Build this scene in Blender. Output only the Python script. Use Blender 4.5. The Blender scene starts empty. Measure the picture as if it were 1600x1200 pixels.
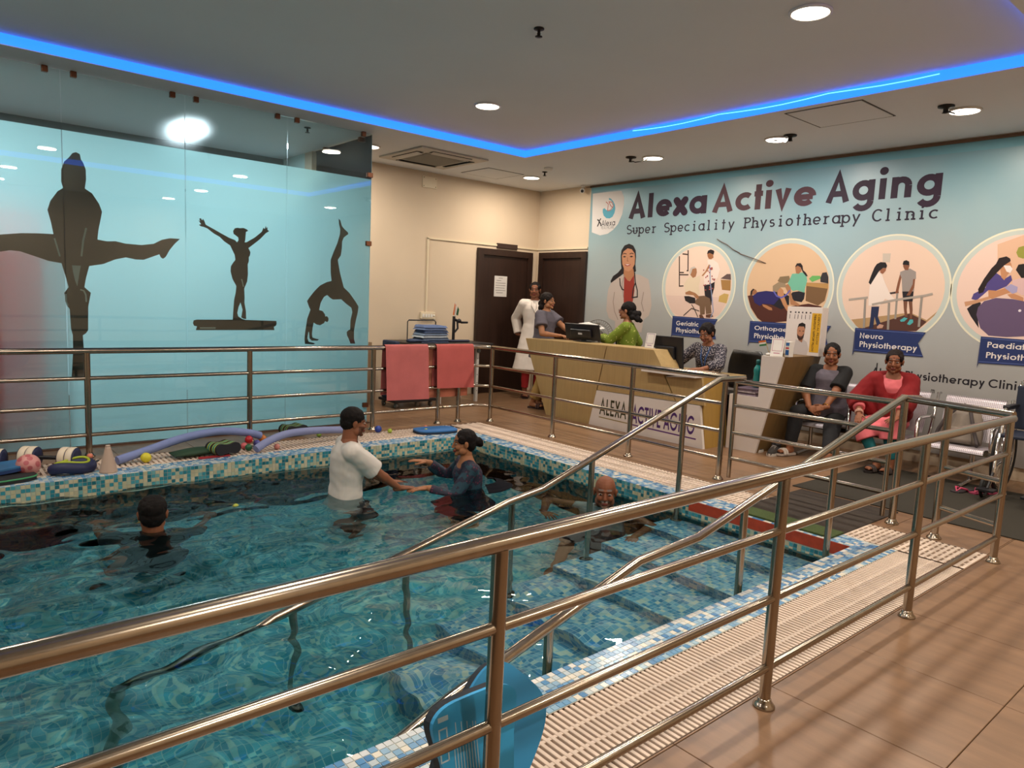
import bpy, bmesh, math, random
from mathutils import Vector, Matrix, Euler, noise
random.seed(7)
PI = math.pi
SC = bpy.context.scene
COL = SC.collection

# ------------------------------------------------------------------ camera
def add_camera():
    yaw, pit, rol = math.radians(49.37), math.radians(-6.786), math.radians(2.578)
    f = Vector((math.cos(pit)*math.cos(yaw), math.cos(pit)*math.sin(yaw), math.sin(pit)))
    r = Vector((math.sin(yaw), -math.cos(yaw), 0)); u = r.cross(f)
    r2 = r*math.cos(rol) + u*math.sin(rol); u2 = u*math.cos(rol) - r*math.sin(rol)
    cd = bpy.data.cameras.new('camera'); co = bpy.data.objects.new('camera', cd); COL.objects.link(co)
    m = Matrix((r2, u2, -f)).transposed().to_4x4(); m.translation = Vector((0, 0, 1.42))
    co.matrix_world = m
    cd.sensor_width = 36; cd.lens = 36*1112.9/1600; cd.clip_start = .05
    SC.camera = co
add_camera()

# ------------------------------------------------------------------ world, exposure
W = bpy.data.worlds.new('world'); SC.world = W; W.use_nodes = True
W.node_tree.nodes['Background'].inputs[0].default_value = (.8, .85, 1, 1)
W.node_tree.nodes['Background'].inputs[1].default_value = .05
SC.view_settings.view_transform = 'Standard'; SC.view_settings.look = 'None'
SC.view_settings.exposure = 0.0; SC.view_settings.gamma = 1
SC.view_settings.use_curve_mapping = False
SC.cycles.max_bounces = 10; SC.cycles.diffuse_bounces = 4; SC.cycles.glossy_bounces = 4
SC.cycles.transmission_bounces = 6; SC.cycles.transparent_max_bounces = 12; SC.cycles.volume_bounces = 0
SC.cycles.caustics_reflective = False; SC.cycles.caustics_refractive = True
SC.cycles.sample_clamp_indirect = 4; SC.cycles.use_denoising = True

# ------------------------------------------------------------------ dimensions (metres)
CE = 3.08                       # ceiling border
XR, YD, YG = 7.57, 8.35, 6.885  # reception wall, door wall, glass partition
XL, Y0 = -3.2, -2.2             # walls behind the camera
YB = 10.2                       # back wall of the room behind the glass
PX0, PX1, PY0, PY1 = -2.4, 4.39, 1.84, 5.79   # pool
WZ = -.125                      # water level
FZ = -1.05                      # pool floor
RAILZ = (.86, .64, .41, .18)

# ------------------------------------------------------------------ helpers
def lin(c):
    if isinstance(c, str):
        c = tuple(int(c[i:i+2], 16)/255 for i in (0, 2, 4))
        return tuple((x/12.92 if x <= .04045 else ((x+.055)/1.055)**2.4) for x in c)
    return tuple(c[:3])

MATS = {}
def mat(name, col=None, rough=.6, metal=0, spec=.5, vary=0, scale=8, bump=0, bscale=60, emit=None, estr=0, stretch=None, attr=None, coat=0, col2=None, detail=4, coords='Object'):
    if name in MATS: return MATS[name]
    m = bpy.data.materials.new(name); m.use_nodes = True; MATS[name] = m
    nt = m.node_tree; b = nt.nodes['Principled BSDF']
    N, L = nt.nodes.new, nt.links.new
    b.inputs['Roughness'].default_value = rough; b.inputs['Metallic'].default_value = metal
    b.inputs['Specular IOR Level'].default_value = spec
    if coat: b.inputs['Coat Weight'].default_value = coat; b.inputs['Coat Roughness'].default_value = .05
    c = lin(col) if col is not None else (1, 1, 1)
    b.inputs['Base Color'].default_value = (*c, 1)
    tc = None
    if vary or bump or attr:
        tc = N('ShaderNodeTexCoord')
        src = tc.outputs[coords]
        if stretch:
            mp = N('ShaderNodeMapping'); mp.inputs['Scale'].default_value = stretch
            L(src, mp.inputs['Vector']); src = mp.outputs['Vector']
    cs = None
    if attr:
        a = N('ShaderNodeAttribute'); a.attribute_name = attr; cs = a.outputs['Color']
    if vary or col2 is not None:
        n = N('ShaderNodeTexNoise'); n.inputs['Scale'].default_value = scale; n.inputs['Detail'].default_value = detail
        L(src, n.inputs['Vector'])
        if col2 is not None:
            r = N('ShaderNodeValToRGB'); r.color_ramp.elements[0].position = .38; r.color_ramp.elements[1].position = .62
            r.color_ramp.elements[0].color = (*c, 1); r.color_ramp.elements[1].color = (*lin(col2), 1)
            L(n.outputs['Fac'], r.inputs['Fac']); L(r.outputs['Color'], b.inputs['Base Color'])
        else:
            h = N('ShaderNodeHueSaturation'); mr = N('ShaderNodeMapRange')
            mr.inputs['From Min'].default_value = .25; mr.inputs['From Max'].default_value = .75
            mr.inputs['To Min'].default_value = 1-vary; mr.inputs['To Max'].default_value = 1+vary
            L(n.outputs['Fac'], mr.inputs['Value']); L(mr.outputs['Result'], h.inputs['Value'])
            if cs is not None: L(cs, h.inputs['Color'])
            else: h.inputs['Color'].default_value = (*c, 1)
            L(h.outputs['Color'], b.inputs['Base Color'])
    elif cs is not None:
        L(cs, b.inputs['Base Color'])
    if bump:
        n2 = N('ShaderNodeTexNoise'); n2.inputs['Scale'].default_value = bscale; n2.inputs['Detail'].default_value = 3
        L(src, n2.inputs['Vector'])
        bp = N('ShaderNodeBump'); bp.inputs['Strength'].default_value = bump; bp.inputs['Distance'].default_value = .01
        L(n2.outputs['Fac'], bp.inputs['Height']); L(bp.outputs['Normal'], b.inputs['Normal'])
    if emit is not None:
        b.inputs['Emission Color'].default_value = (*lin(emit), 1); b.inputs['Emission Strength'].default_value = estr
    return m

class MB:
    """collects shapes; build() links them as one mesh object"""
    def __init__(s): s.v = []; s.f = []; s.c = []; s.sm = []; s.col = None
    def add(s, vs, fs, smooth=False, col=None):
        o = len(s.v); s.v += [tuple(v) for v in vs]
        for f in fs: s.f.append([i+o for i in f]); s.c.append(col or s.col); s.sm.append(smooth)
        return s
    def box(s, a, b, col=None, bev=0, rot=None, piv=None):
        x0, y0, z0 = a; x1, y1, z1 = b
        if x0 > x1: x0, x1 = x1, x0
        if y0 > y1: y0, y1 = y1, y0
        if z0 > z1: z0, z1 = z1, z0
        if bev:
            bm = bmesh.new(); bmesh.ops.create_cube(bm, size=1)
            for v in bm.verts: v.co = ((x0+x1)/2+v.co.x*(x1-x0), (y0+y1)/2+v.co.y*(y1-y0), (z0+z1)/2+v.co.z*(z1-z0))
            bmesh.ops.bevel(bm, geom=bm.edges[:], offset=bev, segments=2, profile=.6, affect='EDGES')
            vs = [v.co.copy() for v in bm.verts]; fs = [[v.index for v in f.verts] for f in bm.faces]; bm.free()
        else:
            vs = [Vector(p) for p in ((x0,y0,z0),(x1,y0,z0),(x1,y1,z0),(x0,y1,z0),(x0,y0,z1),(x1,y0,z1),(x1,y1,z1),(x0,y1,z1))]
            fs = [(3,2,1,0),(4,5,6,7),(0,1,5,4),(1,2,6,5),(2,3,7,6),(3,0,4,7)]
        if rot is not None:
            p = Vector(piv) if piv is not None else Vector(((x0+x1)/2,(y0+y1)/2,(z0+z1)/2))
            m = rot if isinstance(rot, Matrix) else Euler(rot).to_matrix()
            vs = [p + m @ (v-p) for v in vs]
        return s.add(vs, fs, False, col)
    def tube(s, pts, r, seg=12, col=None, closed=False, caps=True, smooth=True):
        P = [Vector(p) for p in pts]; n = len(P)
        R = r if isinstance(r, (list, tuple)) else [r]*n
        T = []
        for i in range(n):
            a = P[i-1] if (i or closed) else P[i]; b = P[(i+1) % n] if (i < n-1 or closed) else P[i]
            T.append((b-a).normalized())
        up = Vector((0,0,1)) if abs(T[0].z) < .9 else Vector((1,0,0))
        U = (up - T[0]*up.dot(T[0])).normalized()
        vs, fs = [], []
        for i in range(n):
            U = (U - T[i]*U.dot(T[i])).normalized(); V = T[i].cross(U)
            k = 1
            if 0 < i < n-1 or closed:
                d1 = (P[i]-P[i-1]).normalized(); c = max(.5, T[i].dot(d1)); k = 1/c
            # widen in the bend plane
            bend = None
            if k > 1.001:
                bend = ((P[(i+1) % n]-P[i]).normalized() - (P[i]-P[i-1]).normalized())
                if bend.length > 1e-6: bend.normalize()
                else: bend = None
            for j in range(seg):
                a = 2*PI*j/seg; d = U*math.cos(a)+V*math.sin(a)
                if bend is not None: d = d + bend*(d.dot(bend)*(k-1))
                vs.append(P[i]+d*R[i])
        m = n if closed else n-1
        for i in range(m):
            for j in range(seg):
                a = i*seg+j; b = i*seg+(j+1) % seg; c = ((i+1) % n)*seg
                fs.append((a, b, c+(j+1) % seg, c+j))
        s.add(vs, fs, smooth, col)
        if caps and not closed:
            s.add(vs[:seg], [tuple(range(seg))[::-1]], False, col); s.add(vs[-seg:], [tuple(range(seg))], False, col)
        return s
    def lathe(s, prof, c=(0,0,0), axis=(0,0,1), seg=20, col=None, smooth=True):
        A = Vector(axis).normalized(); c = Vector(c)
        U = A.orthogonal().normalized(); V = A.cross(U)
        vs, fs = [], []; n = len(prof)
        for (r, h) in prof:
            for j in range(seg):
                a = 2*PI*j/seg; vs.append(c + A*h + (U*math.cos(a)+V*math.sin(a))*max(r, 1e-5))
        for i in range(n-1):
            for j in range(seg):
                fs.append((i*seg+j, i*seg+(j+1) % seg, (i+1)*seg+(j+1) % seg, (i+1)*seg+j))
        fs.append(tuple(range(seg))[::-1]); fs.append(tuple(range((n-1)*seg, n*seg)))
        return s.add(vs, fs, smooth, col)
    def ball(s, c, r, col=None, rot=None, seg=16, rings=10, smooth=True):
        c = Vector(c); rr = (r, r, r) if isinstance(r, (int, float)) else r
        m = rot if isinstance(rot, Matrix) else (Euler(rot).to_matrix() if rot is not None else Matrix.Identity(3))
        vs = [c + m @ Vector((0,0,rr[2]))]
        for i in range(1, rings):
            t = PI*i/rings
            for j in range(seg):
                a = 2*PI*j/seg
                vs.append(c + m @ Vector((rr[0]*math.sin(t)*math.cos(a), rr[1]*math.sin(t)*math.sin(a), rr[2]*math.cos(t))))
        vs.append(c + m @ Vector((0,0,-rr[2])))
        fs = [(0, 1+j, 1+(j+1) % seg) for j in range(seg)]
        for i in range(rings-2):
            for j in range(seg):
                a = 1+i*seg; fs.append((a+j, a+seg+j, a+seg+(j+1) % seg, a+(j+1) % seg))
        e = 1+(rings-2)*seg; k = len(vs)-1
        fs += [(e+j, k, e+(j+1) % seg) for j in range(seg)]
        return s.add(vs, fs, smooth, col)
    def limb(s, p0, p1, r0, r1, seg=12, ends=True, col=None):
        s.tube([p0, p1], [r0, r1], seg, col)
        if ends: s.ball(p0, r0, col, seg=seg, rings=8); s.ball(p1, r1, col, seg=seg, rings=8)
        return s
    def loft(s, rings, seg=20, col=None):
        """rings: (centre, U half-axis, V half-axis)"""
        vs, fs = [], []; n = len(rings)
        for c, U, V in rings:
            for j in range(seg):
                a = 2*PI*j/seg; vs.append(Vector(c)+Vector(U)*math.cos(a)+Vector(V)*math.sin(a))
        for i in range(n-1):
            for j in range(seg): fs.append((i*seg+j, i*seg+(j+1) % seg, (i+1)*seg+(j+1) % seg, (i+1)*seg+j))
        fs.append(tuple(range(seg))[::-1]); fs.append(tuple(range((n-1)*seg, n*seg)))
        return s.add(vs, fs, True, col)
    def prism(s, poly, d0, d1, place, col=None):
        """poly 2-D outline, extruded from depth d0 to d1; place(a, b, d) -> point"""
        n = len(poly)
        vs = [place(a, b, d0) for a, b in poly] + [place(a, b, d1) for a, b in poly]
        fs = [tuple(range(n))[::-1], tuple(range(n, 2*n))] + [(i, (i+1) % n, n+(i+1) % n, n+i) for i in range(n)]
        return s.add(vs, fs, False, col)
    def mesh(s, name):
        me = bpy.data.meshes.new(name); me.from_pydata(s.v, [], s.f); me.update()
        if any(s.sm): me.polygons.foreach_set('use_smooth', s.sm)
        if any(c is not None for c in s.c):
            ca = me.color_attributes.new('Col', 'FLOAT_COLOR', 'CORNER')
            for p in me.polygons:
                c = lin(s.c[p.index]) if s.c[p.index] is not None else (.8, .8, .8)
                for li in p.loop_indices: ca.data[li].color = (*c, 1)
        return me
    def build(s, name, m, parent=None, fix=True):
        me = s.mesh(name)
        if fix:
            bm = bmesh.new(); bm.from_mesh(me); bmesh.ops.recalc_face_normals(bm, faces=bm.faces[:]); bm.to_mesh(me); bm.free()
        return link(name, me, m, parent)

def link(name, me, m, parent=None):
    o = bpy.data.objects.new(name, me); COL.objects.link(o)
    if m is not None:
        me.materials.clear()
        me.materials.append(m)
    if parent is not None:
        o.parent = parent
        o.matrix_parent_inverse = inv_world(parent)
    return o
def inv_world(p): return _wm(p).inverted()
def _wm(p):
    m = p.matrix_parent_inverse @ p.matrix_basis if p.parent else p.matrix_basis.copy()
    return (_wm(p.parent) @ m) if p.parent else m
def tag(o, label=None, cat=None, group=None, kind=None):
    if label: o['label'] = label
    if cat: o['category'] = cat
    if group: o['group'] = group
    if kind: o['kind'] = kind
    return o
def thing(name, label, cat, loc=(0,0,0), group=None, kind=None):
    o = bpy.data.objects.new(name, None); COL.objects.link(o); o.location = loc; o.empty_display_size = .1
    return tag(o, label, cat, group, kind)
def inst(src, parent, loc, rotz=0, name=None):
    """a copy that shares mesh data; loc is the world offset"""
    o = src.copy(); COL.objects.link(o); o.parent = parent
    o.matrix_parent_inverse = inv_world(parent) if parent is not None else Matrix.Identity(4)
    o.location = loc; o.rotation_euler = (0, 0, rotz)
    return o
def struct(name, mb, m, label=None):
    o = mb.build(name, m); tag(o, label, None, None, 'structure'); return o
# ================================================================== materials of the setting
def shader_mat(name, fn):
    if name in MATS: return MATS[name]
    m = bpy.data.materials.new(name); m.use_nodes = True; MATS[name] = m
    nt = m.node_tree; nt.nodes.clear(); out = nt.nodes.new('ShaderNodeOutputMaterial')
    fn(nt, nt.nodes.new, nt.links.new, out); return m

def glassy(name, tint, gloss_col=(1,1,1), ior=1.45, rough=0.0, bump=None, absorb=None):
    def fn(nt, N, L, out):
        t = N('ShaderNodeBsdfTransparent'); t.inputs[0].default_value = (*tint, 1)
        g = N('ShaderNodeBsdfGlossy'); g.inputs['Roughness'].default_value = rough; g.inputs[0].default_value = (*gloss_col, 1)
        fr = N('ShaderNodeFresnel'); fr.inputs[0].default_value = ior
        mx = N('ShaderNodeMixShader'); L(fr.outputs[0], mx.inputs[0]); L(t.outputs[0], mx.inputs[1]); L(g.outputs[0], mx.inputs[2])
        L(mx.outputs[0], out.inputs['Surface'])
        if bump:
            tc = N('ShaderNodeTexCoord'); n = N('ShaderNodeTexNoise'); n.inputs['Scale'].default_value = bump[0]; n.inputs['Detail'].default_value = 2
            L(tc.outputs['Object'], n.inputs['Vector'])
            b = N('ShaderNodeBump'); b.inputs['Strength'].default_value = bump[1]; b.inputs['Distance'].default_value = .02
            L(n.outputs['Fac'], b.inputs['Height']); L(b.outputs[0], g.inputs['Normal']); L(b.outputs[0], fr.inputs['Normal'])
        if absorb:
            va = N('ShaderNodeVolumeAbsorption'); va.inputs['Color'].default_value = (*absorb[0], 1); va.inputs['Density'].default_value = absorb[1]
            L(va.outputs[0], out.inputs['Volume'])
    return shader_mat(name, fn)

def film(name, col, mixr=.25, rough=.55, scale=None):
    def fn(nt, N, L, out):
        t = N('ShaderNodeBsdfTranslucent'); t.inputs[0].default_value = (*col, 1)
        d = N('ShaderNodeBsdfDiffuse'); d.inputs[0].default_value = (*[c*.55 for c in col], 1)
        r = N('ShaderNodeBsdfRefraction'); r.inputs[0].default_value = (*col, 1); r.inputs['Roughness'].default_value = rough; r.inputs['IOR'].default_value = 1.25
        m1 = N('ShaderNodeMixShader'); m1.inputs[0].default_value = .16; L(t.outputs[0], m1.inputs[1]); L(d.outputs[0], m1.inputs[2])
        m2 = N('ShaderNodeMixShader'); m2.inputs[0].default_value = mixr; L(m1.outputs[0], m2.inputs[1]); L(r.outputs[0], m2.inputs[2])
        L(m2.outputs[0], out.inputs['Surface'])
    return shader_mat(name, fn)

def mosaic_mat(name, cols, grout, pitch=.03, rough=.25):
    """small square glass tiles, colour drawn per tile, on axis-aligned faces"""
    def fn(nt, N, L, out):
        b = N('ShaderNodeBsdfPrincipled'); b.inputs['Roughness'].default_value = rough
        tc = N('ShaderNodeTexCoord'); ge = N('ShaderNodeNewGeometry')
        mu = N('ShaderNodeVectorMath'); mu.operation = 'MULTIPLY_ADD'
        mu.inputs[1].default_value = (1/pitch,)*3; mu.inputs[2].default_value = (.37, .41, .45); L(tc.outputs['Object'], mu.inputs[0])
        fl = N('ShaderNodeVectorMath'); fl.operation = 'FLOOR'; L(mu.outputs[0], fl.inputs[0])
        fc = N('ShaderNodeVectorMath'); fc.operation = 'FRACTION'; L(mu.outputs[0], fc.inputs[0])
        wn = N('ShaderNodeTexWhiteNoise'); wn.noise_dimensions = '3D'; L(fl.outputs[0], wn.inputs['Vector'])
        cr = N('ShaderNodeValToRGB'); cr.color_ramp.interpolation = 'CONSTANT'
        e = cr.color_ramp.elements
        while len(e) < len(cols): e.new(.5)
        for i, c in enumerate(cols): e[i].position = i/len(cols); e[i].color = (*lin(c), 1)
        L(wn.outputs['Value'], cr.inputs['Fac'])
        ab = N('ShaderNodeVectorMath'); ab.operation = 'ABSOLUTE'; L(ge.outputs['True Normal'], ab.inputs[0])
        sf, sn = N('ShaderNodeSeparateXYZ'), N('ShaderNodeSeparateXYZ'); L(fc.outputs[0], sf.inputs[0]); L(ab.outputs[0], sn.inputs[0])
        tot = None
        for i in range(3):
            lt = N('ShaderNodeMath'); lt.operation = 'LESS_THAN'; lt.inputs[1].default_value = .1; L(sf.outputs[i], lt.inputs[0])
            nn = N('ShaderNodeMath'); nn.operation = 'LESS_THAN'; nn.inputs[1].default_value = .5; L(sn.outputs[i], nn.inputs[0])
            ml = N('ShaderNodeMath'); ml.operation = 'MULTIPLY'; L(lt.outputs[0], ml.inputs[0]); L(nn.outputs[0], ml.inputs[1])
            if tot is None: tot = ml
            else:
                mx = N('ShaderNodeMath'); mx.operation = 'MAXIMUM'; L(tot.outputs[0], mx.inputs[0]); L(ml.outputs[0], mx.inputs[1]); tot = mx
        mi = N('ShaderNodeMix'); mi.data_type = 'RGBA'; L(tot.outputs[0], mi.inputs[0]); L(cr.outputs['Color'], mi.inputs[6]); mi.inputs[7].default_value = (*lin(grout), 1)
        L(mi.outputs[2], b.inputs['Base Color']); L(b.outputs[0], out.inputs['Surface'])
    return shader_mat(name, fn)

WALL = mat('cream_paint', 'cdbaa2', .85, vary=.05, scale=1.2, bump=.05, bscale=40)
CEIL = mat('ceiling_paint', 'dfe2e6', .9, vary=.03, scale=.8)
TEALW = mat('pale_teal_paint', 'bcd6d6', .9)
STEEL = mat('brushed_steel', (.36, .305, .245), .19, metal=1, vary=.08, scale=30, stretch=(1, 1, .2))
CHROME = mat('polished_chrome', (.62, .60, .58), .12, metal=1)
WHITE = mat('white_plastic', 'dcd8d2', .45)
GRATE = mat('grating_plastic', 'd8c4b3', .5, vary=.06, scale=14)
BLACKP = mat('black_plastic', '15151a', .4)
DARKM = mat('dark_metal', '2a2622', .45, metal=.6)
WOOD = mat('beech_laminate', 'a3895c', .5, vary=.10, scale=3, stretch=(6, 18, 1), bump=.03, bscale=30)
WOOD2 = mat('olive_brown_laminate', '705632', .5, vary=.12, scale=2.5, stretch=(8, 8, 1))
DOORM = mat('dark_walnut', '2c1a12', .42, vary=.30, scale=2.2, stretch=(9, 9, .7))
TILE = mat('wood_grain_porcelain', '7f6148', .36, vary=.24, scale=2.2, stretch=(7, 1.0, 1), bump=.02, bscale=40)
GROUT = mat('dark_grout', '4a3a2c', .9)
PRINT = mat('printed_ink', attr='Col', rough=.6, spec=.3)
POOLC = mosaic_mat('pool_mosaic', ['4c9dab', '3f93a5', '79b4b6', '36879a', '93bdb6', '53a2b2', '60a8b5', '3d8ea2'], '86b0b2', .03)
STEPC = mosaic_mat('step_mosaic', ['5c97b8', '8fb4c6', '3f80a6', 'b7c6c4', '6fa5bf', 'd2cfbf', '4b8bb0', '7facc4'], 'aec4ca', .03)

# ================================================================== lamps of the room
def lamp(x, y, z, label, warm=True, strength=330, r=.105, stub=None):
    t = thing('ceiling_lamp', label, 'ceiling lamp', (x, y, z), 'recessed round ceiling lamps')
    MB().lathe([(r*1.16, -.001), (r*1.16, -.010), (r*1.05, -.016), (r, -.012), (r, -.001)], (x, y, z), seg=32).build('trim_ring', WHITE, t)
    c = 'fff0dc' if warm == 1 else ('fff6ec' if warm == 2 else 'dff3ff')
    m = mat('lamp_diffuser_'+str(warm), 'ffffff', .5, emit=c, estr=8)
    ld = bpy.data.lights.new('lamp_glow', 'AREA'); ld.shape = 'DISK'; ld.size = 2*r; ld.color = lin(c); ld.energy = strength*PI*PI*r*r
    lo = bpy.data.objects.new('lamp_glow', ld); COL.objects.link(lo); lo.parent = t; lo.location = (0, 0, -.03)
    ld.cycles.is_caustics_light = True
    MB().lathe([(r*.98, -.006), (r*.98, -.013), (r*.5, -.0145), (.001, -.015)], (x, y, z), seg=32).build('diffuser', m, t)
    if stub:
        sx, sy = stub
        b = MB(); b.lathe([(.06, -.001), (.06, -.012), (.02, -.02), (.02, -.05), (.028, -.055), (.001, -.06)], (sx, sy, z), seg=16)
        b.tube([(sx, sy, z-.04), (sx+.02, sy+.05*math.copysign(1, y-sy), z-.06), ((sx+x)/2, (sy+y)/2, z-.045), (x-.05, y+.02, z-.016)], .006, 6)
        b.build('wire_stub', DARKM, t)
    return t
LS = 290
TZ = 3.16   # raised middle of the ceiling
lamp(4.10, 2.26, TZ, 'warm round lamp in the raised ceiling, nearest the top edge', strength=LS)
lamp(4.13, 5.33, TZ, 'warm round lamp in the raised ceiling above the pool corner', strength=LS)
lamp(6.53, 2.21, CE, 'warm round lamp hanging askew above the seated women', strength=LS, stub=(6.31, 2.27))
lamp(6.54, 3.83, CE, 'whitish round lamp above the white counter, between two warm ones', warm=2, strength=LS, stub=(6.47, 3.66))
lamp(6.53, 5.34, CE, 'warm round lamp beside a loose fitting above the reception desk', strength=LS, stub=(6.36, 5.52))
lamp(6.60, 7.48, CE, 'warm round lamp near the two dark doors', strength=LS)
lamp(4.13, 7.49, CE, 'warm round lamp seen at the end of the glass partition', strength=LS)
for i, (x, y, z) in enumerate(((1.55, 2.26, TZ), (1.30, .42, CE), (4.05, .50, CE), (6.53, .42, CE), (.42, 5.56, TZ), (-1.4, 5.33, TZ), (-1.4, 2.26, TZ), (4.0, -1.3, CE), (1.3, -1.3, CE))):
    lamp(x, y, z, ('warm round lamp over the near pool half, reflected in the water', 'warm round lamp over the walkway left of the viewer', 'warm round lamp over the walkway in front of the viewer', 'warm round lamp over the walkway beyond the wheelchair', 'warm round lamp at the top left corner of the picture', 'warm round lamp over the far end of the pool', 'warm round lamp over the near end of the pool', 'warm round lamp behind the viewer on the reception side', 'warm round lamp straight behind the viewer')[i], strength=LS)
lamp(2.38, 8.2, CE, 'bright cool white lamp glaring through the clear glass strip', warm=0, strength=430, r=.13)
lamp(.2, 8.2, CE, 'cool white lamp behind the glass near the frame edge', warm=0, strength=430, r=.13)
lamp(-1.9, 8.2, CE, 'cool white lamp far along the room behind the glass', warm=0, strength=430, r=.13)

# ================================================================== room shell
TX0, TX1, TY0, TY1 = -2.3, 5.66, 1.36, 6.55
b = MB()
b.box((XL-.2, Y0-.2, CE), (TX0, YB+.2, CE+.2)); b.box((TX1, Y0-.2, CE), (XR+.2, YB+.2, CE+.2))
b.box((TX0, Y0-.2, CE), (TX1, TY0, CE+.2)); b.box((TX0, TY1, CE), (TX1, YB+.2, CE+.2)); b.box((TX0, TY0, TZ), (TX1, TY1, CE+.2))
ceiling = struct('ceiling', b, CEIL, 'grey white ceiling with raised middle')
BLUE = mat('blue_light_tape', '2040ff', .5, emit='2474ff', estr=2.1)
t = thing('light_tape', 'glowing blue light tape running around the raised ceiling', 'led strip', (TX1, TY1, CE))
e = .004
for a, c in (((TX0, TY1-e, CE+.006), (TX1, TY1, TZ)), ((TX1-e, TY0, CE+.006), (TX1, TY1-e, TZ)), ((TX0, TY0, CE+.006), (TX1, TY0+e, TZ)), ((TX0, TY0, CE+.006), (TX0+e, TY1, TZ))):
    MB().box(a, c).build('tape', BLUE, t)
# loose sagging run of the tape
pts = [(TX1-.012, 4.9-.2*i, TZ-.012-.02*abs(math.sin(i*.62))) for i in range(15)]
MB().tube(pts, .004, 6).build('loose_tape', mat('bright_blue_tape', '2060ff', .5, emit='5aa8ff', estr=3.0), t)

H = .12
walls = {}
walls['r'] = struct('wall_right', MB().box((XR, Y0-.2, -.2), (XR+.2, YD+.2, CE)), WALL, 'cream wall behind the reception')
walls['b'] = struct('wall_back', MB().box((3.83, YD, -.2), (XR, YD+.2, CE)), WALL, 'cream wall with the dark doors')
struct('wall_left', MB().box((XL-.2, Y0-.2, -.2), (XL, YB+.2, CE)), WALL)
struct('wall_front', MB().box((XL-.2, Y0-.2, -.2), (XR+.2, Y0, CE)), WALL)
struct('wall_far', MB().box((XL-.2, YB, -.2), (3.95, YB+.2, CE)), TEALW)
struct('wall_side', MB().box((3.83, YD+.2, -.2), (3.95, YB, CE)), TEALW)

# ---- floor slab and its tiles
GY0, GY1 = 1.28, 1.64      # near grating
GX0, GX1 = 4.58, 4.99      # reception grating
GF0, GF1 = 5.99, 6.38      # far grating
b = MB()
b.box((XL, Y0, -.3), (XR, GY0, -.006)); b.box((GX1, GY0, -.3), (XR, YD, -.006)); b.box((XL, GF1, -.3), (GX1, YB, -.006))
b.box((XL, GY0, -.3), (PX0-.8, GF1, -.006))
floor = struct('floor', b, GROUT, 'brown wood look tile floor')
tl = {}
def tile(x0, y0, x1, y1):
    k = (round(x1-x0, 3), round(y1-y0, 3))
    if k not in tl:
        w, d = k; g = .0015; c = .0015
        q = MB(); vs = [(g, g, -.006), (w-g, g, -.006), (w-g, d-g, -.006), (g, d-g, -.006), (g, g, -c), (w-g, g, -c), (w-g, d-g, -c), (g, d-g, -c), (g+c, g+c, 0), (w-g-c, g+c, 0), (w-g-c, d-g-c, 0), (g+c, d-g-c, 0)]
        fs = [(i, (i+1) % 4, 4+(i+1) % 4, 4+i) for i in range(4)] + [(4+i, 4+(i+1) % 4, 8+(i+1) % 4, 8+i) for i in range(4)] + [(8, 9, 10, 11)]
        q.add(vs, fs); o = q.build('tile', TILE, floor); o.location = (x0, y0, 0); tl[k] = o
        return o
    return inst(tl[k], floor, (x0, y0, 0))
def tiles(x0, x1, y0, y1, ox, oy, s=.6):
    xs = [x0]; x = ox
    while x < x1-1e-4:
        if x > x0+.02: xs.append(x)
        x += s
    xs.append(x1); ys = [y0]; y = oy
    while y < y1-1e-4:
        if y > y0+.02: ys.append(y)
        y += s
    ys.append(y1)
    for i in range(len(xs)-1):
        for j in range(len(ys)-1): tile(xs[i], ys[j], xs[i+1], ys[j+1])
tiles(-.0, XR, -1.73, GY0, .06, -1.73)
tiles(GX1, XR, GY0, YD, 5.46, 1.87)
tiles(-.5, GX1, GF1, YG-.02, -.5, GF1)
tiles(3.86, GX1, YG-.02, YD, 4.46, YG-.02)

# ================================================================== pool
b = MB()
w = .2
b.box((PX0-.8, PY0-.2, FZ-.1), (PX1+.19, PY1+.2, FZ))            # bottom
b.box((PX0-.8, PY0-.2, FZ), (PX1+.19, PY0-.004, -.004)); b.box((PX0-.8, PY1+.004, FZ), (PX1+.19, PY1+.2, -.004))
b.box((PX1+.004, PY0-.004, FZ), (PX1+.19, PY1+.004, -.004)); b.box((PX0-.8, PY0-.004, FZ), (PX0, PY1+.004, -.004))
pool = struct('pool_basin', b, POOLC, 'mosaic tiled pool basin')
# channels below the gratings
CH = mat('channel_dark', '0c0a08', .9)
b = MB(); b.box((XL, GY0, -.12), (GX1, GY1, -.08)); b.box((GX0, GY1, -.12), (GX1, GF1, -.08)); b.box((XL, GF0, -.12), (GX0, GF1, -.08))
struct('trim_1', b, CH, 'dark drain channel under the gratings')
# steps
NOS = [4.05, 3.60, 3.15, 2.68, 2.22, 1.80]; SZ = [-.27, -.40, -.53, -.66, -.79, -.92]
for i, (x, z) in enumerate(zip(NOS, SZ)):
    x1 = PX1+.002 if i == 0 else NOS[i-1]+.05
    MB().box((x, PY0-.002, FZ+.001), (x1, 3.17, z)).build('step', STEPC, pool)
# pale grout bed behind the mosaic
b = MB()
b.box((PX0-.8, PY0-.2, -.004), (PX1+.19, PY0-.003, -.0022)); b.box((PX0-.8, PY1+.003, -.004), (PX1+.19, PY1+.2, -.0022)); b.box((PX1+.003, PY0-.003, -.004), (PX1+.19, PY1+.003, -.0022))
b.box((PX0, PY1+.0022, -.18), (PX1+.003, PY1+.004, -.003)); b.box((PX1+.0022, PY0, -.18), (PX1+.004, PY1+.003, -.003)); b.box((PX0, PY0-.004, -.18), (PX1+.003, PY0-.0022, -.003))
b.build('grout_bed', mat('pale_grout', 'c3c6bb', .8), pool)
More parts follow.
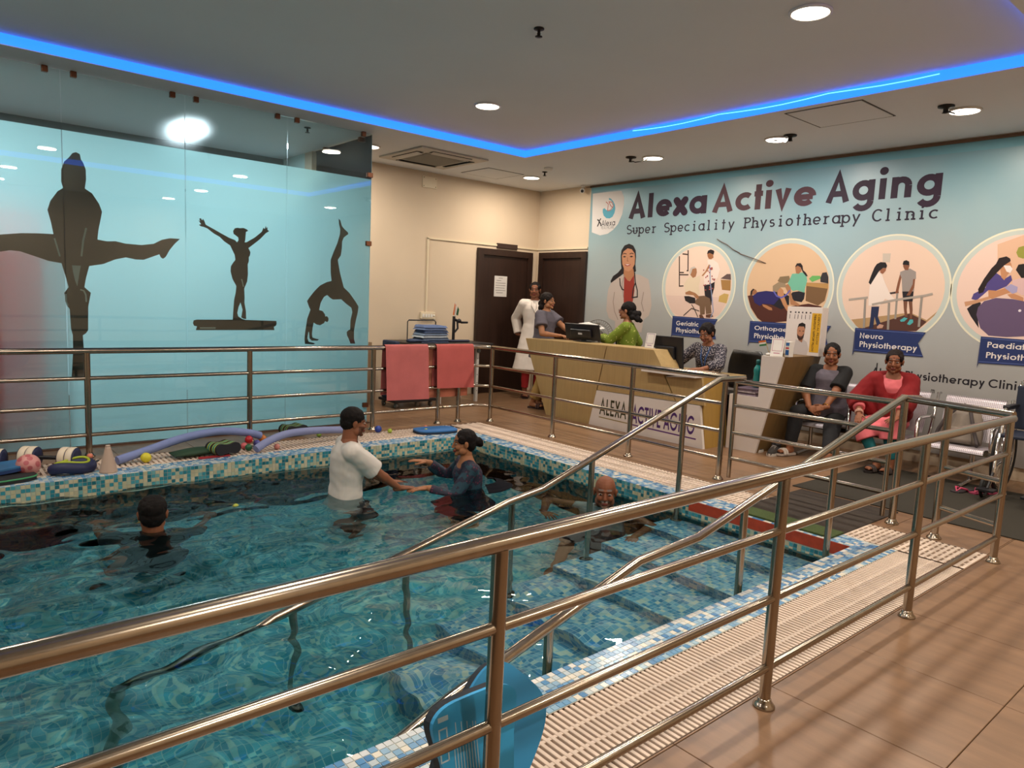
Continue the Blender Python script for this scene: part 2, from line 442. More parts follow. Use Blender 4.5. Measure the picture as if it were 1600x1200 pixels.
# mosaic: raised single tiles on the copings and on the wall above the water
PITCH = .0285; TS = .0250
CT = ['8fb0c8', '6f9cc0', 'b9c6cc', '5b8db8', 'cdd0cc', '7fa6c4', 'd9d4c6', '4d7fae', '9cb8c8']
CW = ['c2c0a0', '2f8394', 'cfc8a8', '3a93a4', 'b6c0a8', '4fa0ae', '27707f', 'd2cbb0', '76b0b2', 'bdb99c']
NAMED = {}
def mosaic(org, du, dv, nu, nv, nrm, cols, single=None, bcols=None):
    """grid of small tiles; single(i, j) -> True builds the tile as an object of its own"""
    global MOS
    o = Vector(org); du = Vector(du); dv = Vector(dv); n = Vector(nrm)
    c = .004
    for i in range(nu):
        for j in range(nv):
            col = random.choice(bcols if (bcols and j == 0) else cols)
            p = o + du*(i*PITCH) + dv*(j*PITCH)
            base = [p, p+du*TS, p+du*TS+dv*TS, p+dv*TS]
            vs = [q - n*c for q in base] + [q + n*.0006 for q in base]
            fs = [(4, 5, 6, 7), (0, 1, 5, 4), (1, 2, 6, 5), (2, 3, 7, 6), (3, 0, 4, 7)]
            if single and single(i, j):
                key = col
                if key not in NAMED:
                    q = MB(); q.col = col
                    q.add([v - p for v in vs], fs); me = q.mesh('mosaic_tile'); NAMED[key] = me
                    me.materials.append(MOSM)
                ob = bpy.data.objects.new('mosaic_tile', NAMED[key]); COL.objects.link(ob); ob.parent = pool; ob.location = p
            else:
                MOS.add(vs, fs, False, col)
MOSM = mat('glass_mosaic', attr='Col', rough=.22)
MOS = MB()
# near coping: 300 of its tiles, the largest in the picture, are single objects
n = int((PX1+.19-PX0)/PITCH)
i0 = int((1.18-PX0)/PITCH)
mosaic((PX0, PY0, 0), (1,0,0), (0,-1,0), n, 7, (0,0,1), CT, single=lambda i, j: i0 <= i < i0+75 and j < 4, bcols=['c9cfd2', '6f9cc0', 'd9d8d2', '5b8db8'])
mosaic((PX0, PY1, 0), (1,0,0), (0,1,0), n, 7, (0,0,1), CT)
ny = int((PY1-PY0)/PITCH)
mosaic((PX1, PY0, 0), (0,1,0), (1,0,0), ny, 7, (0,0,1), CT)
nx = int((PX1-PX0)/PITCH)
mosaic((PX0, PY1, -.003), (1,0,0), (0,0,-1), nx, 6, (0,-1,0), CW)
RED = ['b3401f', 'a83a1c', 'bb4a28']
ir = int((3.06-PY0)/PITCH)
for (a, k, cs) in ((0, ny-ir, CW), ):
    mosaic((PX1, PY0+ir*PITCH, -.003), (0,1,0), (0,0,-1), ny-ir, 6, (-1,0,0), CW)
mosaic((PX1, PY0, -.003-3*PITCH), (0,1,0), (0,0,-1), ir, 3, (-1,0,0), CW)
mosaic((PX0, PY0, -.003), (1,0,0), (0,0,-1), nx, 6, (0,1,0), CW)
mo = MOS.build('mosaic', MOSM, pool, fix=False); tag(mo, kind='stuff')
MB().box((PX1-.004, PY0+.004, -.078), (PX1+.004, PY0+ir*PITCH-.004, -.002)).build('red_warning_strip', mat('red_paint', 'a83c20', .5, vary=.2, scale=25), pool)
MB().box((PX0, PY1-.02, WZ-.052), (PX1, PY1+.004, WZ-.044)).build('ledge_line', mat('pale_trim', 'c9cfc6', .4), pool)

# water
def make_water():
    nx, ny = 300, 176
    x0, x1, y0, y1 = PX0-.05, PX1+.004, PY0-.004, PY1+.004
    vs = []; fs = []
    for j in range(ny+1):
        for i in range(nx+1):
            x = x0+(x1-x0)*i/nx; y = y0+(y1-y0)*j/ny
            h = .042*noise.noise((x*1.5, y*2.0, .3)) + .025*noise.noise((x*3.9+3, y*5.0, 1.7)) + .0085*noise.noise((x*8.5, y*10, 4.2))
            calm = min(1, max(.14, (3.7-x)/2.6))*(.62+.38*min(1, max(0, (y-1.8)/1.6)))
            vs.append((x, y, WZ + h*calm))
    for j in range(ny):
        for i in range(nx):
            a = j*(nx+1)+i; fs.append((a, a+1, a+nx+2, a+nx+1))
    q = MB(); q.add(vs, fs, True)
    # closed below
    ring = [i for i in range(nx+1)] + [(j)*(nx+1)+nx for j in range(1, ny+1)] + [ny*(nx+1)+i for i in range(nx-1, -1, -1)] + [j*(nx+1) for j in range(ny-1, 0, -1)]
    k = len(ring); low = [(vs[i][0], vs[i][1], FZ-.02) for i in ring]; o = len(q.v); q.v += low
    for i in range(k): q.f.append([ring[i], o+i, o+(i+1) % k, ring[(i+1) % k]]); q.c.append(None); q.sm.append(False)
    q.f.append([o+i for i in range(k)][::-1]); q.c.append(None); q.sm.append(False)
    def fn(nt, N, L, out):
        b = N('ShaderNodeBsdfRefraction'); b.inputs[0].default_value = (.74, .96, .99, 1); b.inputs['IOR'].default_value = 1.33; b.inputs['Roughness'].default_value = 0
        g = N('ShaderNodeBsdfGlossy'); g.inputs['Roughness'].default_value = 0; fr = N('ShaderNodeFresnel'); fr.inputs[0].default_value = 1.33
        mx = N('ShaderNodeMixShader'); L(fr.outputs[0], mx.inputs[0]); L(b.outputs[0], mx.inputs[1]); L(g.outputs[0], mx.inputs[2]); L(mx.outputs[0], out.inputs['Surface'])
    m = shader_mat('pool_water', fn)
    o = q.build('pool_water', m, None)
    tag(o, 'clear teal rippled water filling the pool', 'water', None, 'stuff'); o.cycles.is_caustics_caster = True
make_water()

# gratings: every slat is a piece
def grating(name, label, along, a0, a1, c0, c1, pitch, sw, spines, direction):
    loc = ((a0+a1)/2, (c0+c1)/2, 0) if along == 'x' else ((c0+c1)/2, (a0+a1)/2, 0)
    t = thing(name, label, 'grating', loc, 'white plastic overflow gratings')
    L_ = c1-c0-.006; q = MB()
    if direction == 'bar': q.box((0, 0, -.02), (sw, L_, 0), bev=.003) if along == 'x' else q.box((0, 0, -.02), (L_, sw, 0), bev=.003)
    me = q.mesh('slat'); me.materials.append(GRATE)
    n = int((a1-a0)/pitch)
    for i in range(n):
        o = bpy.data.objects.new('slat', me); COL.objects.link(o); o.parent = t; o.matrix_parent_inverse = inv_world(t)
        o.location = (a0+i*pitch, c0+.003, 0) if along == 'x' else (c0+.003, a0+i*pitch, 0)
    for sp in spines:
        c = c0 + sp*(c1-c0)
        q = MB()
        if along == 'x': q.box((a0, c-.007, -.024), (a1, c+.007, -.002))
        else: q.box((c-.007, a0, -.024), (c+.007, a1, -.002))
        q.build('spine', GRATE, t)
    q = MB()
    if along == 'x': q.box((a0, c1-.004, -.05), (a1, c1, -.001)); q.box((a0, c0, -.05), (a1, c0+.003, -.001))
    else: q.box((c1-.004, a0, -.05), (c1, a1, -.001)); q.box((c0, a0, -.05), (c0+.003, a1, -.001))
    q.build('edge_angle', mat('grating_edge', '5a4636', .7), t)
    return t
grating('drain_grating', 'white slatted grating between the near railing and the pool', 'x', -2.4, GX0-.01, GY0, GY1, .0262, .0148, (.2, .45, .72), 'bar')
grating('drain_grating', 'pale grating strip between the pool and the reception floor', 'y', GY0, GF1, GX0, GX1, .036, .022, (.08, .26, .44, .62, .8, .94), 'bar')
grating('drain_grating', 'pale grating strip under the pool toys along the glass', 'x', -2.4, GX0-.01, GF0, GF1, .04, .024, (.12, .4, .68, .92), 'bar')

# ================================================================== glass partition and the room behind it
GLASS = glassy('clear_glass', (.93, .97, .96), ior=1.5)
FILM = film('frosted_film', (.74, .90, .90), .35, .5)
def grime_fn(nt, N, L, out):
    t = N('ShaderNodeBsdfTransparent'); r = N('ShaderNodeBsdfRefraction'); r.inputs['Roughness'].default_value = .65; r.inputs['IOR'].default_value = 1.12
    tc = N('ShaderNodeTexCoord'); n = N('ShaderNodeTexNoise'); n.inputs['Scale'].default_value = 3; n.inputs['Detail'].default_value = 8; L(tc.outputs['Object'], n.inputs['Vector'])
    mr = N('ShaderNodeMapRange'); mr.inputs['To Min'].default_value = .02; mr.inputs['To Max'].default_value = .10; L(n.outputs['Fac'], mr.inputs['Value'])
    mx = N('ShaderNodeMixShader'); L(mr.outputs[0], mx.inputs[0]); L(t.outputs[0], mx.inputs[1]); L(r.outputs[0], mx.inputs[2]); L(mx.outputs[0], out.inputs['Surface'])
GRIME = shader_mat('grimy_glass', grime_fn)
COPPER = mat('copper_clamp', '7a4f38', .35, metal=.8)
SEAM = [3.83, 2.91, 1.97, 1.03, .09, -.85, -1.79, -2.73]
LBL = ['frosted glass panel with the back bend figure, at the free end', 'frosted glass panel with the balance beam figure', 'frosted glass panel between the two seams right of the split figure', 'frosted glass panel with the leg of the split figure at the frame edge', 'frosted glass panel just out of the frame edge', 'frosted glass panel two seams out of the frame', 'frosted glass panel at the far end of the pool']
for i in range(7):
    x1, x0 = SEAM[i]-.003, SEAM[i+1]+.003
    t = thing('glass_partition', LBL[i], 'glass panel', ((x0+x1)/2, YG, 0), 'frosted glass partition panels')
    MB().box((x0, YG, .012), (x1, YG+.010, CE-.012)).build('pane', GLASS, t)
    MB().box((x0, YG+.0165, .012), (x1, YG+.0175, 2.61)).build('frosted_film', FILM, t)
    MB().box((x0, YG+.0165, 2.615), (x1, YG+.0172, CE-.012)).build('grimy_strip', GRIME, t)
    for cx in (x0+.09, x1-.10):
        MB().box((cx-.022, YG-.012, CE-.05), (cx+.022, YG+.03, CE-.002), bev=.005).build('clamp', COPPER, t)
    if i == 0:
        for z in (.2, 1.94, 2.65): MB().box((x1-.05, YG-.012, z-.025), (x1+.012, YG+.03, z+.025), bev=.005).build('clamp', COPPER, t)
t = thing('glass_partition', 'side glass panel returning to the cream wall', 'glass panel', (3.83, 7.6, 0))
MB().box((3.835, YG+.035, .012), (3.845, YD-.005, CE-.012)).build('pane', GLASS, t)
MB().box((3.830, YG+.02, .012), (3.831, YD-.005, 2.61)).build('frosted_film', FILM, t)
for y in (7.15, 8.0): MB().box((3.81, y-.022, CE-.05), (3.86, y+.022, CE-.002), bev=.005).build('clamp', COPPER, t)
struct('trim_2', MB().box((XL, YG-.03, -.006), (3.85, YG+.05, .012)), mat('brown_threshold', '5a4234', .6), 'low threshold under the glass')
# in the room behind: dark beam, red curtain
struct('trim_3', MB().box((XL, 9.2, 2.55), (3.83, 9.5, CE)), mat('grey_beam', '6b7273', .8), 'grey beam across the room behind the glass')
q = MB(); pts = []
n = 60
for i in range(n+1):
    x = -.35 + 1.25*i/n; pts.append((x, 7.16+.035*math.sin(i*.9)))
vs = [(x, y, z) for z in (.15, 1.95) for x, y in pts]
fs = [(i, i+1, n+2+i, n+1+i) for i in range(n)]
q.add(vs, fs, True); q.add([(x, y+.004, z) for x, y, z in vs], fs, True)
o = q.build('curtain', film('red_cloth', (.95, .10, .07), .02), None, fix=False); tag(o, 'blurred red curtain behind the frosted glass', 'curtain')
# ================================================================== railings
def V3(x, y, z): return (x, y, z)
def post(t, x, y, z0, z1, r=.0235, base=True, lean=(0, 0)):
    b = MB(); b.tube([(x, y, z0), (x+lean[0], y+lean[1], z1)], r, 16); o = b.build('post', STEEL, t)
    if base: MB().lathe([(r*1.9, 0), (r*1.9, .006), (r*1.5, .016), (r*1.25, .022), (r*1.2, .03), (r, .034)], (x, y, z0), seg=20).build('base_flange', STEEL, o)
    return o
def railing(name, label, pts, posts, r=.024, rb=.0165, zs=RAILZ, rp=.0235):
    """pts: plan polyline of the rails; posts: plan positions"""
    c = pts[len(pts)//2]
    t = thing(name, label, 'railing', (c[0], c[1], 0), 'stainless steel railings round the pool')
    MB().tube([(x, y, zs[0]) for x, y in pts], r, 18).build('top_rail', STEEL, t)
    for z in zs[1:]: MB().tube([(x, y, z) for x, y in pts], rb, 12).build('rail_bar', STEEL, t)
    for x, y in posts: post(t, x, y, 0, zs[0]-r*.6, r=rp)
    return t
railing('railing', 'long steel railing in the foreground running along the near walkway', [(-2.6, 1.215), (4.90, 1.215)], [(-1.53, 1.215), (-.25, 1.215), (1.03, 1.215), (2.31, 1.215), (3.59, 1.215), (4.86, 1.215)], r=.0225, rb=.0150, zs=(.86, .655, .41, .15), rp=.0205)
railing('railing', 'steel railing in front of the frosted glass behind the pool toys', [(-2.4, 6.5), (4.55, 6.5)], [(-1.4, 6.5), (-.15, 6.5), (1.10, 6.5), (2.40, 6.5), (3.68, 6.5), (4.50, 6.5)])
# rounded corner link
t = thing('railing', 'short slanted steel railing joining the two runs at the far corner', 'railing', (4.95, 6.47, 0), 'stainless steel railings round the pool')
MB().tube([(4.57, 6.5, .86), (4.93, 6.5, .86), (5.05, 6.47, .86), (5.135, 6.39, .86)], .024, 18).build('top_rail', STEEL, t)
for z in RAILZ[1:]: MB().tube([(4.57, 6.5, z), (4.93, 6.5, z), (5.05, 6.47, z), (5.135, 6.39, z)], .0165, 12).build('rail_bar', STEEL, t)
post(t, 4.78, 6.5, 0, .85)
railing('railing', 'steel railing in front of the wood reception desk', [(5.14, 6.36), (5.14, 3.27)], [(5.14, 6.36), (5.14, 5.31), (5.14, 4.27), (5.14, 3.29)])
# gate between the two stair rails
t = thing('railing_gate', 'steel gate section with slim end posts between the stair handrails', 'gate', (5.15, 2.6, 0))
for z, r in ((.835, .021), (.635, .0165), (.41, .0165), (.195, .0165)): MB().tube([(5.17, 3.21, z), (5.17, 1.98, z)], r, 12).build('rail_bar', STEEL, t)
for y in (3.21, 1.98): MB().tube([(5.17, y, .03), (5.17, y, .85)], .0165, 12).build('end_post', STEEL, t)
t = thing('railing', 'short steel railing closing the walkway corner beside the wheelchair', 'railing', (5.0, 1.55, 0), 'stainless steel railings round the pool')
MB().tube([(5.14, 1.92, .875), (4.93, 1.22, .875)], .024, 18).build('top_rail', STEEL, t)
for z in (.475, .21): MB().tube([(5.05, 1.60, z), (4.92, 1.225, z)], .0165, 12).build('rail_bar', STEEL, t)
post(t, 5.045, 1.60, 0, .865)
post(t, 5.14, 1.90, 0, .865)

def handrail(label, path, posts, y):
    t = thing('handrail', label, 'handrail', (posts[0][0], y, posts[0][1]), 'pool stair handrails')
    MB().tube([(x, y, z) for x, z in path], .0225, 16).build('rail', STEEL, t)
    for x, z0, z1 in posts:
        o = MB().tube([(x, y, z0), (x, y, z1)], .0195, 14).build('post', STEEL, t)
        MB().lathe([(.045, 0), (.045, .006), (.03, .016), (.0195, .02)], (x, y, z0), seg=18).build('base_flange', STEEL, o)
handrail('steel stair handrail sloping from the reception railing down into the water', [(5.14, .87), (4.79, .875), (2.96, .26), (2.69, .22), (1.99, .05), (1.27, -.12), (.66, -.385), (.61, -.42), (.60, -.5), (.60, FZ+.0)], [(4.36, -.27, .72), (3.40, -.53, .40), (2.72, -.66, .21), (1.99, -.92, .04), (1.36, FZ, -.10)], 3.12)
handrail('steel stair handrail sloping past the near pool edge beside the gate', [(5.37, .86), (5.08, .88), (2.82, .335), (2.39, .31), (1.39, .02), (.5, -.33)], [(4.17, -.27, .65), (3.22, -.53, .42), (1.87, -.92, .15)], 1.89)

# ================================================================== doors and wall fittings
def door(name, place, w, h, label, sign=None):
    """place(a, b, d): a along the wall, b up, d out of the wall"""
    fr = MB()
    for poly in ([(0, 0), (.09, 0), (.09, h), (0, h)], [(w-.09, 0), (w, 0), (w, h), (w-.09, h)], [(.09, h-.09), (w-.09, h-.09), (w-.09, h), (.09, h)]):
        fr.prism(poly, 0, .055, place)
    root = fr.build(name, DOORM); tag(root, label, None, None, 'structure')
    MB().prism([(.093, .008), (w-.093, .008), (w-.093, h-.093), (.093, h-.093)], 0, .022, place).build('door_leaf', DOORM, root)
    hb = MB(); p0 = Vector(place(w-.16, 1.0, .022)); p1 = Vector(place(w-.16, 1.0, .06)); p2 = Vector(place(w-.28, 1.0, .06))
    hb.tube([p0, p1, p2], .009, 8); hb.prism([(w-.185, .93), (w-.135, .93), (w-.135, 1.07), (w-.185, 1.07)], .022, .026, place)
    hb.build('door_handle', STEEL, root)
    return root
pd1 = lambda a, b, d: (6.38+a, YD-d, b)
d1 = door('door_1', pd1, 1.05, 2.14, 'dark brown door with a white notice taped on it')
q = MB(); q.prism([(.33, 1.45), (.575, 1.45), (.575, 1.755), (.33, 1.755)], .0225, .0235, pd1); q.build('notice', mat('paper', 'cfc9c4', .8), d1)
q = MB(); q.col = '50484a'
for k, (x0, x1) in enumerate(((.41, .49), (.37, .46), (.355, .55), (.355, .545), (.355, .53), (.355, .55), (.37, .5))):
    zz = 1.72-.036*k; q.prism([(x0, zz), (x1, zz), (x1, zz+.006), (x0, zz+.006)], .0236, .0239, pd1)
q.build('notice_lines', PRINT, d1)
pd2 = lambda a, b, d: (XR-d, 8.26-a, b)
door('door_2', pd2, 1.0, 2.15, 'dark brown door beside the wall banner')
o = MB().box((6.74, YD-.03, 2.165), (7.13, YD, 2.235), bev=.004).build('door_sign', mat('dark_sign', '33211c', .4)); tag(o, 'small blank dark sign plate above the door with the notice', 'sign')
t = thing('wall_conduit', 'thin cream cable conduit bent along the wall above the doors', 'conduit', (5.53, YD, 1.2))
CRM = mat('cream_plastic', 'd8c8ac', .5)
MB().box((5.515, YD-.018, 1.19), (5.54, YD, 2.20)).build('conduit_run', CRM, t)
MB().box((5.515, YD-.018, 2.19), (7.555, YD, 2.215)).build('conduit_run', CRM, t)
MB().box((XR-.018, 7.27, 2.19), (XR, YD-.018, 2.215)).build('conduit_run', CRM, t)
t = thing('switch_board', 'cream electrical switch board above the treatment table', 'switch', (5.55, YD, 1.14))
MB().box((5.43, YD-.03, 1.095), (5.67, YD, 1.19), bev=.006).build('plate', CRM, t)
for k in range(4): MB().box((5.455+.045*k, YD-.036, 1.12), (5.485+.045*k, YD-.029, 1.165)).build('switch', WHITE, t)
MB().lathe([(.015, 0), (.012, .006)], (5.645, YD-.03, 1.143), axis=(0,-1,0), seg=12).build('socket', WHITE, t)
t = thing('cover_plate', 'square cream cover plate high on the wall', 'cover plate', (5.52, YD, 2.95))
MB().box((5.41, YD-.012, 2.87), (5.64, YD, 3.02), bev=.004).build('plate', CRM, t)
for a in (5.43, 5.62):
    for z in (2.89, 3.0): MB().lathe([(.006, 0), (.004, .004)], (a, YD-.012, z), axis=(0,-1,0), seg=8).build('screw', DARKM, t)
# security camera
t = thing('security_camera', 'small white security camera beside the banner top', 'security camera', (7.5, 7.37, 3.02))
MB().lathe([(.035, 0), (.035, -.012), (.02, -.03)], (7.5, 7.37, CE), seg=16).build('mount', WHITE, t)
MB().lathe([(.001, -.045), (.03, -.042), (.034, -.02), (.034, .03), (.028, .042), (.001, .045)], (7.48, 7.36, 3.01), axis=(-.75, -.55, -.35), seg=18).build('body', WHITE, t)
MB().lathe([(.022, .043), (.02, .05), (.001, .051)], (7.48, 7.36, 3.01), axis=(-.75, -.55, -.35), seg=16).build('lens', BLACKP, t)
MB().tube([(7.52, 7.33, 3.05), (7.55, 7.1, 3.06), (7.56, 6.8, 3.065)], .004, 6).build('cable', BLACKP, t)

# ================================================================== ceiling fittings
def hatch(x0, x1, y0, y1, label):
    t = thing('ceiling_hatch', label, 'ceiling hatch', ((x0+x1)/2, (y0+y1)/2, CE))
    q = MB(); g = .012
    for a, c in (((x0, y0), (x1, y0+g)), ((x0, y1-g), (x1, y1)), ((x0, y0), (x0+g, y1)), ((x1-g, y0), (x1, y1))): q.box((*a, CE-.003), (*c, CE-.0005))
    q.build('frame', mat('hatch_gap', '3a3430', .8), t)
    MB().box((x0+g*1.4, y0+g*1.4, CE-.005), (x1-g*1.4, y1-g*1.4, CE-.0005)).build('hatch_panel', CEIL, t)
hatch(5.79, 6.40, 7.40, 8.0, 'square ceiling hatch beside the air conditioner')
hatch(5.74, 6.37, 2.67, 3.32, 'square ceiling hatch above the reception, beside the blue light')
t = thing('air_conditioner', 'square ceiling cassette air conditioner near the glass end', 'air conditioner', (5.0, 7.45, CE))
AC = mat('ac_plastic', 'b9b2a8', .5)
x0, x1, y0, y1 = 4.50, 5.46, 6.98, 7.93
q = MB(); q.box((x0, y0, CE-.022), (x1, y1, CE-.001), bev=.01); q.build('panel', AC, t)
q = MB(); cx, cy = (x0+x1)/2, (y0+y1)/2
for k in range(17): q.box((cx-.26, cy-.26+.0325*k, CE-.034), (cx+.26, cy-.26+.0325*k+.018, CE-.024))
q.box((cx-.28, cy-.28, CE-.030), (cx+.28, cy+.28, CE-.021)); q.build('intake_grille', mat('ac_grille', '8e8a80', .6), t)
for sx, sy, w, d in ((0, -1, .28, .045), (0, 1, .28, .045), (-1, 0, .045, .28), (1, 0, .045, .28)):
    c = (cx+sx*.37, cy+sy*.37)
    o = MB().box((c[0]-w, c[1]-d, CE-.026), (c[0]+w, c[1]+d, CE-.021)).build('air_slot', mat('slot_dark', '1c1a18', .8), t)
    MB().box((c[0]-w+.01-(.0), c[1]-d+.012, CE-.036), (c[0]+w-.01, c[1]+d-.012, CE-.03), rot=(.25*(sy), -.25*sx, 0)).build('louvre', AC, o)
def sprinkler(x, y, z, label):
    t = thing('sprinkler', label, 'sprinkler', (x, y, z), 'dark ceiling sprinklers')
    MB().lathe([(.034, -.001), (.034, -.008), (.018, -.012), (.010, -.014), (.010, -.03)], (x, y, z), seg=16).build('rosette', DARKM, t)
    MB().lathe([(.009, -.03), (.013, -.035), (.006, -.048), (.024, -.050), (.024, -.054), (.001, -.056)], (x, y, z), seg=14).build('deflector', DARKM, t)
sprinkler(3.20, 3.62, TZ, 'dark sprinkler head alone in the raised ceiling')
sprinkler(6.42, 7.02, CE, 'dark sprinkler head beside the lamp near the doors')
sprinkler(3.25, 7.2, CE, 'dark sprinkler head seen through the clear glass strip')
o = MB().lathe([(.055, -.001), (.055, -.018), (.045, -.03), (.001, -.034)], (6.26, 6.78, CE), seg=20).build('smoke_detector', WHITE); tag(o, 'round pale smoke detector on the ceiling by the doors', 'smoke detector')
# ================================================================== lettering drawn as strokes
def arc(cx, cy, rx, ry, a0, a1, n=14):
    return [(cx+rx*math.cos(math.radians(a0+(a1-a0)*i/n)), cy+ry*math.sin(math.radians(a0+(a1-a0)*i/n))) for i in range(n+1)]
def glyph(ch, w):
    """strokes (centre lines) for cap height 1, x-height .7; returns strokes, advance"""
    h = w/2; X = .70; r = X/2-h; cy = X/2
    S = lambda *p: list(p)
    g = {
    'a': ([arc(.06+r+h, cy, r, r, 0, 360, 22), S((.06+2*r+h, 0), (.06+2*r+h, X))], .06*2+2*r+2*h),
    'c': ([arc(.05+r+h, cy, r, r, 48, 312, 18)], .08+2*r+h*1.2),
    'd': ([arc(.06+r+h, cy, r, r, 0, 360, 22), S((.06+2*r+h, 0), (.06+2*r+h, 1.0))], .12+2*r+2*h),
    'e': ([arc(.06+r+h, cy, r, r, 0, 318, 20), S((.06+h, cy-.02), (.06+2*r+h, cy-.02))], .12+2*r+2*h),
    'g': ([arc(.06+r+h, cy, r, r, 0, 360, 22), S((.06+2*r+h, X), (.06+2*r+h, -.02)), arc(.06+r+h, -.02, r, .24, 0, -150, 10)], .12+2*r+2*h),
    'h': ([S((.08+h, 0), (.08+h, 1.0)), arc(.08+h+.2, X-h-.2, .2, .2, 180, 0, 10), S((.48+h, X-h-.2), (.48+h, 0))], .56+2*h),
    'i': ([S((.08+h, 0), (.08+h, X)), arc(.08+h, .93, .028, .028, 0, 360, 8)], .16+2*h),
    'l': ([S((.08+h, 0), (.08+h, 1.0))], .16+2*h),
    'm': ([S((.08+h, 0), (.08+h, X)), arc(.08+h+.17, X-h-.17, .17, .17, 180, 0, 10), S((.42+h, X-h-.17), (.42+h, 0)), arc(.42+h+.17, X-h-.17, .17, .17, 180, 0, 10), S((.76+h, X-h-.17), (.76+h, 0))], .84+2*h),
    'n': ([S((.08+h, 0), (.08+h, X)), arc(.08+h+.2, X-h-.2, .2, .2, 180, 0, 10), S((.48+h, X-h-.2), (.48+h, 0))], .56+2*h),
    'o': ([arc(.06+r+h, cy, r, r, 0, 360, 22)], .12+2*r+2*h),
    'p': ([arc(.06+r+h, cy, r, r, 0, 360, 22), S((.06+h, X), (.06+h, -.3))], .12+2*r+2*h),
    'r': ([S((.08+h, 0), (.08+h, X)), arc(.08+h+.2, X-h-.2, .2, .2, 180, 70, 8)], .36+h),
    's': ([arc(.06+h+.14, X-h-.145, .14, .145, 35, 250, 10)+arc(.06+h+.14, h+.155, .16, .155, 80, -145, 12)], .44+h),
    't': ([S((.16, 0), (.16, .95)), S((.02, X-h), (.32, X-h))], .34),
    'u': ([S((.08+h, X), (.08+h, h+.2)), arc(.08+h+.2, h+.2, .2, .2, 180, 360, 10), S((.48+h, h+.2), (.48+h, X))], .56+2*h),
    'v': ([S((.03+h, X), (.3, h*.7), (.57-h, X))], .6),
    'x': ([S((.05+h, .02), (.55-h, X-.02)), S((.05+h, X-.02), (.55-h, .02))], .6),
    'y': ([S((.03+h, X), (.3, h*.7)), S((.57-h, X), (.16, -.3))], .6),
    'A': ([S((.02+h, 0), (.42, 1-h*.6), (.82-h, 0)), S((.18+h, .3), (.66-h, .3))], .84),
    'C': ([arc(.5, .5, .5-h, .5-h, 42, 318, 22)], .92),
    'E': ([S((.08+h, 0), (.08+h, 1)), S((.08, h), (.56, h)), S((.08, 1-h), (.56, 1-h)), S((.08, .53), (.52, .53))], .62),
    'G': ([arc(.5, .5, .5-h, .5-h, 42, 355, 24), S((.55, .46), (1-h*.4, .46))], 1.05),
    'H': ([S((.08+h, 0), (.08+h, 1)), S((.6, 0), (.6, 1)), S((.08, .5), (.6, .5))], .7),
    'I': ([S((.08+h, 0), (.08+h, 1))], .16+2*h),
    'L': ([S((.08+h, 0), (.08+h, 1)), S((.08, h), (.5, h))], .54),
    'N': ([S((.08+h, 0), (.08+h, 1-h*.3), (.66-h*.2, h*.3), (.66-h*.2, 1))], .78),
    'O': ([arc(.5, .5, .5-h, .5-h, 0, 360, 26)], 1.02),
    'P': ([S((.08+h, 0), (.08+h, 1)), S((.08, 1-h), (.34, 1-h)), arc(.34, .76-h*.4, .2, .24-h*.6, 90, -90, 10), S((.34, .52+.0), (.08, .52))], .6),
    'R': ([S((.08+h, 0), (.08+h, 1)), S((.08, 1-h), (.34, 1-h)), arc(.34, .76-h*.4, .2, .24-h*.6, 90, -90, 10), S((.34, .52), (.08, .52)), S((.3, .5), (.58-h*.3, 0))], .64),
    'S': ([arc(.3, .75-h*.5, .22, .25-h*.5, 35, 250, 10)+arc(.3, .26+h*.2, .25, .26-h*.8, 80, -145, 12)], .62),
    'T': ([S((.3, 0), (.3, 1)), S((.02, 1-h), (.58, 1-h))], .6),
    'U': ([S((.08+h, 1), (.08+h, .3)), arc(.34, .3, .26-h, .3-h, 180, 360, 10), S((.6-h, .3), (.6-h, 1))], .68),
    'V': ([S((.02+h, 1), (.4, h*.6), (.78-h, 1))], .8),
    'W': ([S((.02+h, 1), (.3, h*.6), (.52, .9), (.74, h*.6), (1.02-h, 1))], 1.04),
    'X': ([S((.04+h, 0), (.66-h, 1)), S((.04+h, 1), (.66-h, 0))], .7),
    }
    return g.get(ch, ([], .32))
def ribbon(pts, w):
    """flat band of width w along a 2-D polyline -> list of quads, mitred"""
    P = [Vector(p) for p in pts]; n = len(P); L, R = [], []
    closed = n > 3 and (P[0]-P[-1]).length < 1e-5
    for i in range(n):
        if closed: a, b = P[i]-P[i-1 if i else n-2], P[(i+1) if i < n-1 else 1]-P[i]
        else: a, b = P[i]-P[i-1] if i else P[1]-P[0], P[i+1]-P[i] if i < n-1 else P[i]-P[i-1]
        a, b = a.normalized(), b.normalized(); t = (a+b)
        if t.length < 1e-4: t = a
        t.normalize(); nn = Vector((-t.y, t.x)); k = 1/max(.45, nn.dot(Vector((-a.y, a.x))))
        L.append(P[i]+nn*w/2*k); R.append(P[i]-nn*w/2*k)
    return [(R[i], R[i+1], L[i+1], L[i]) for i in range(n-1)]
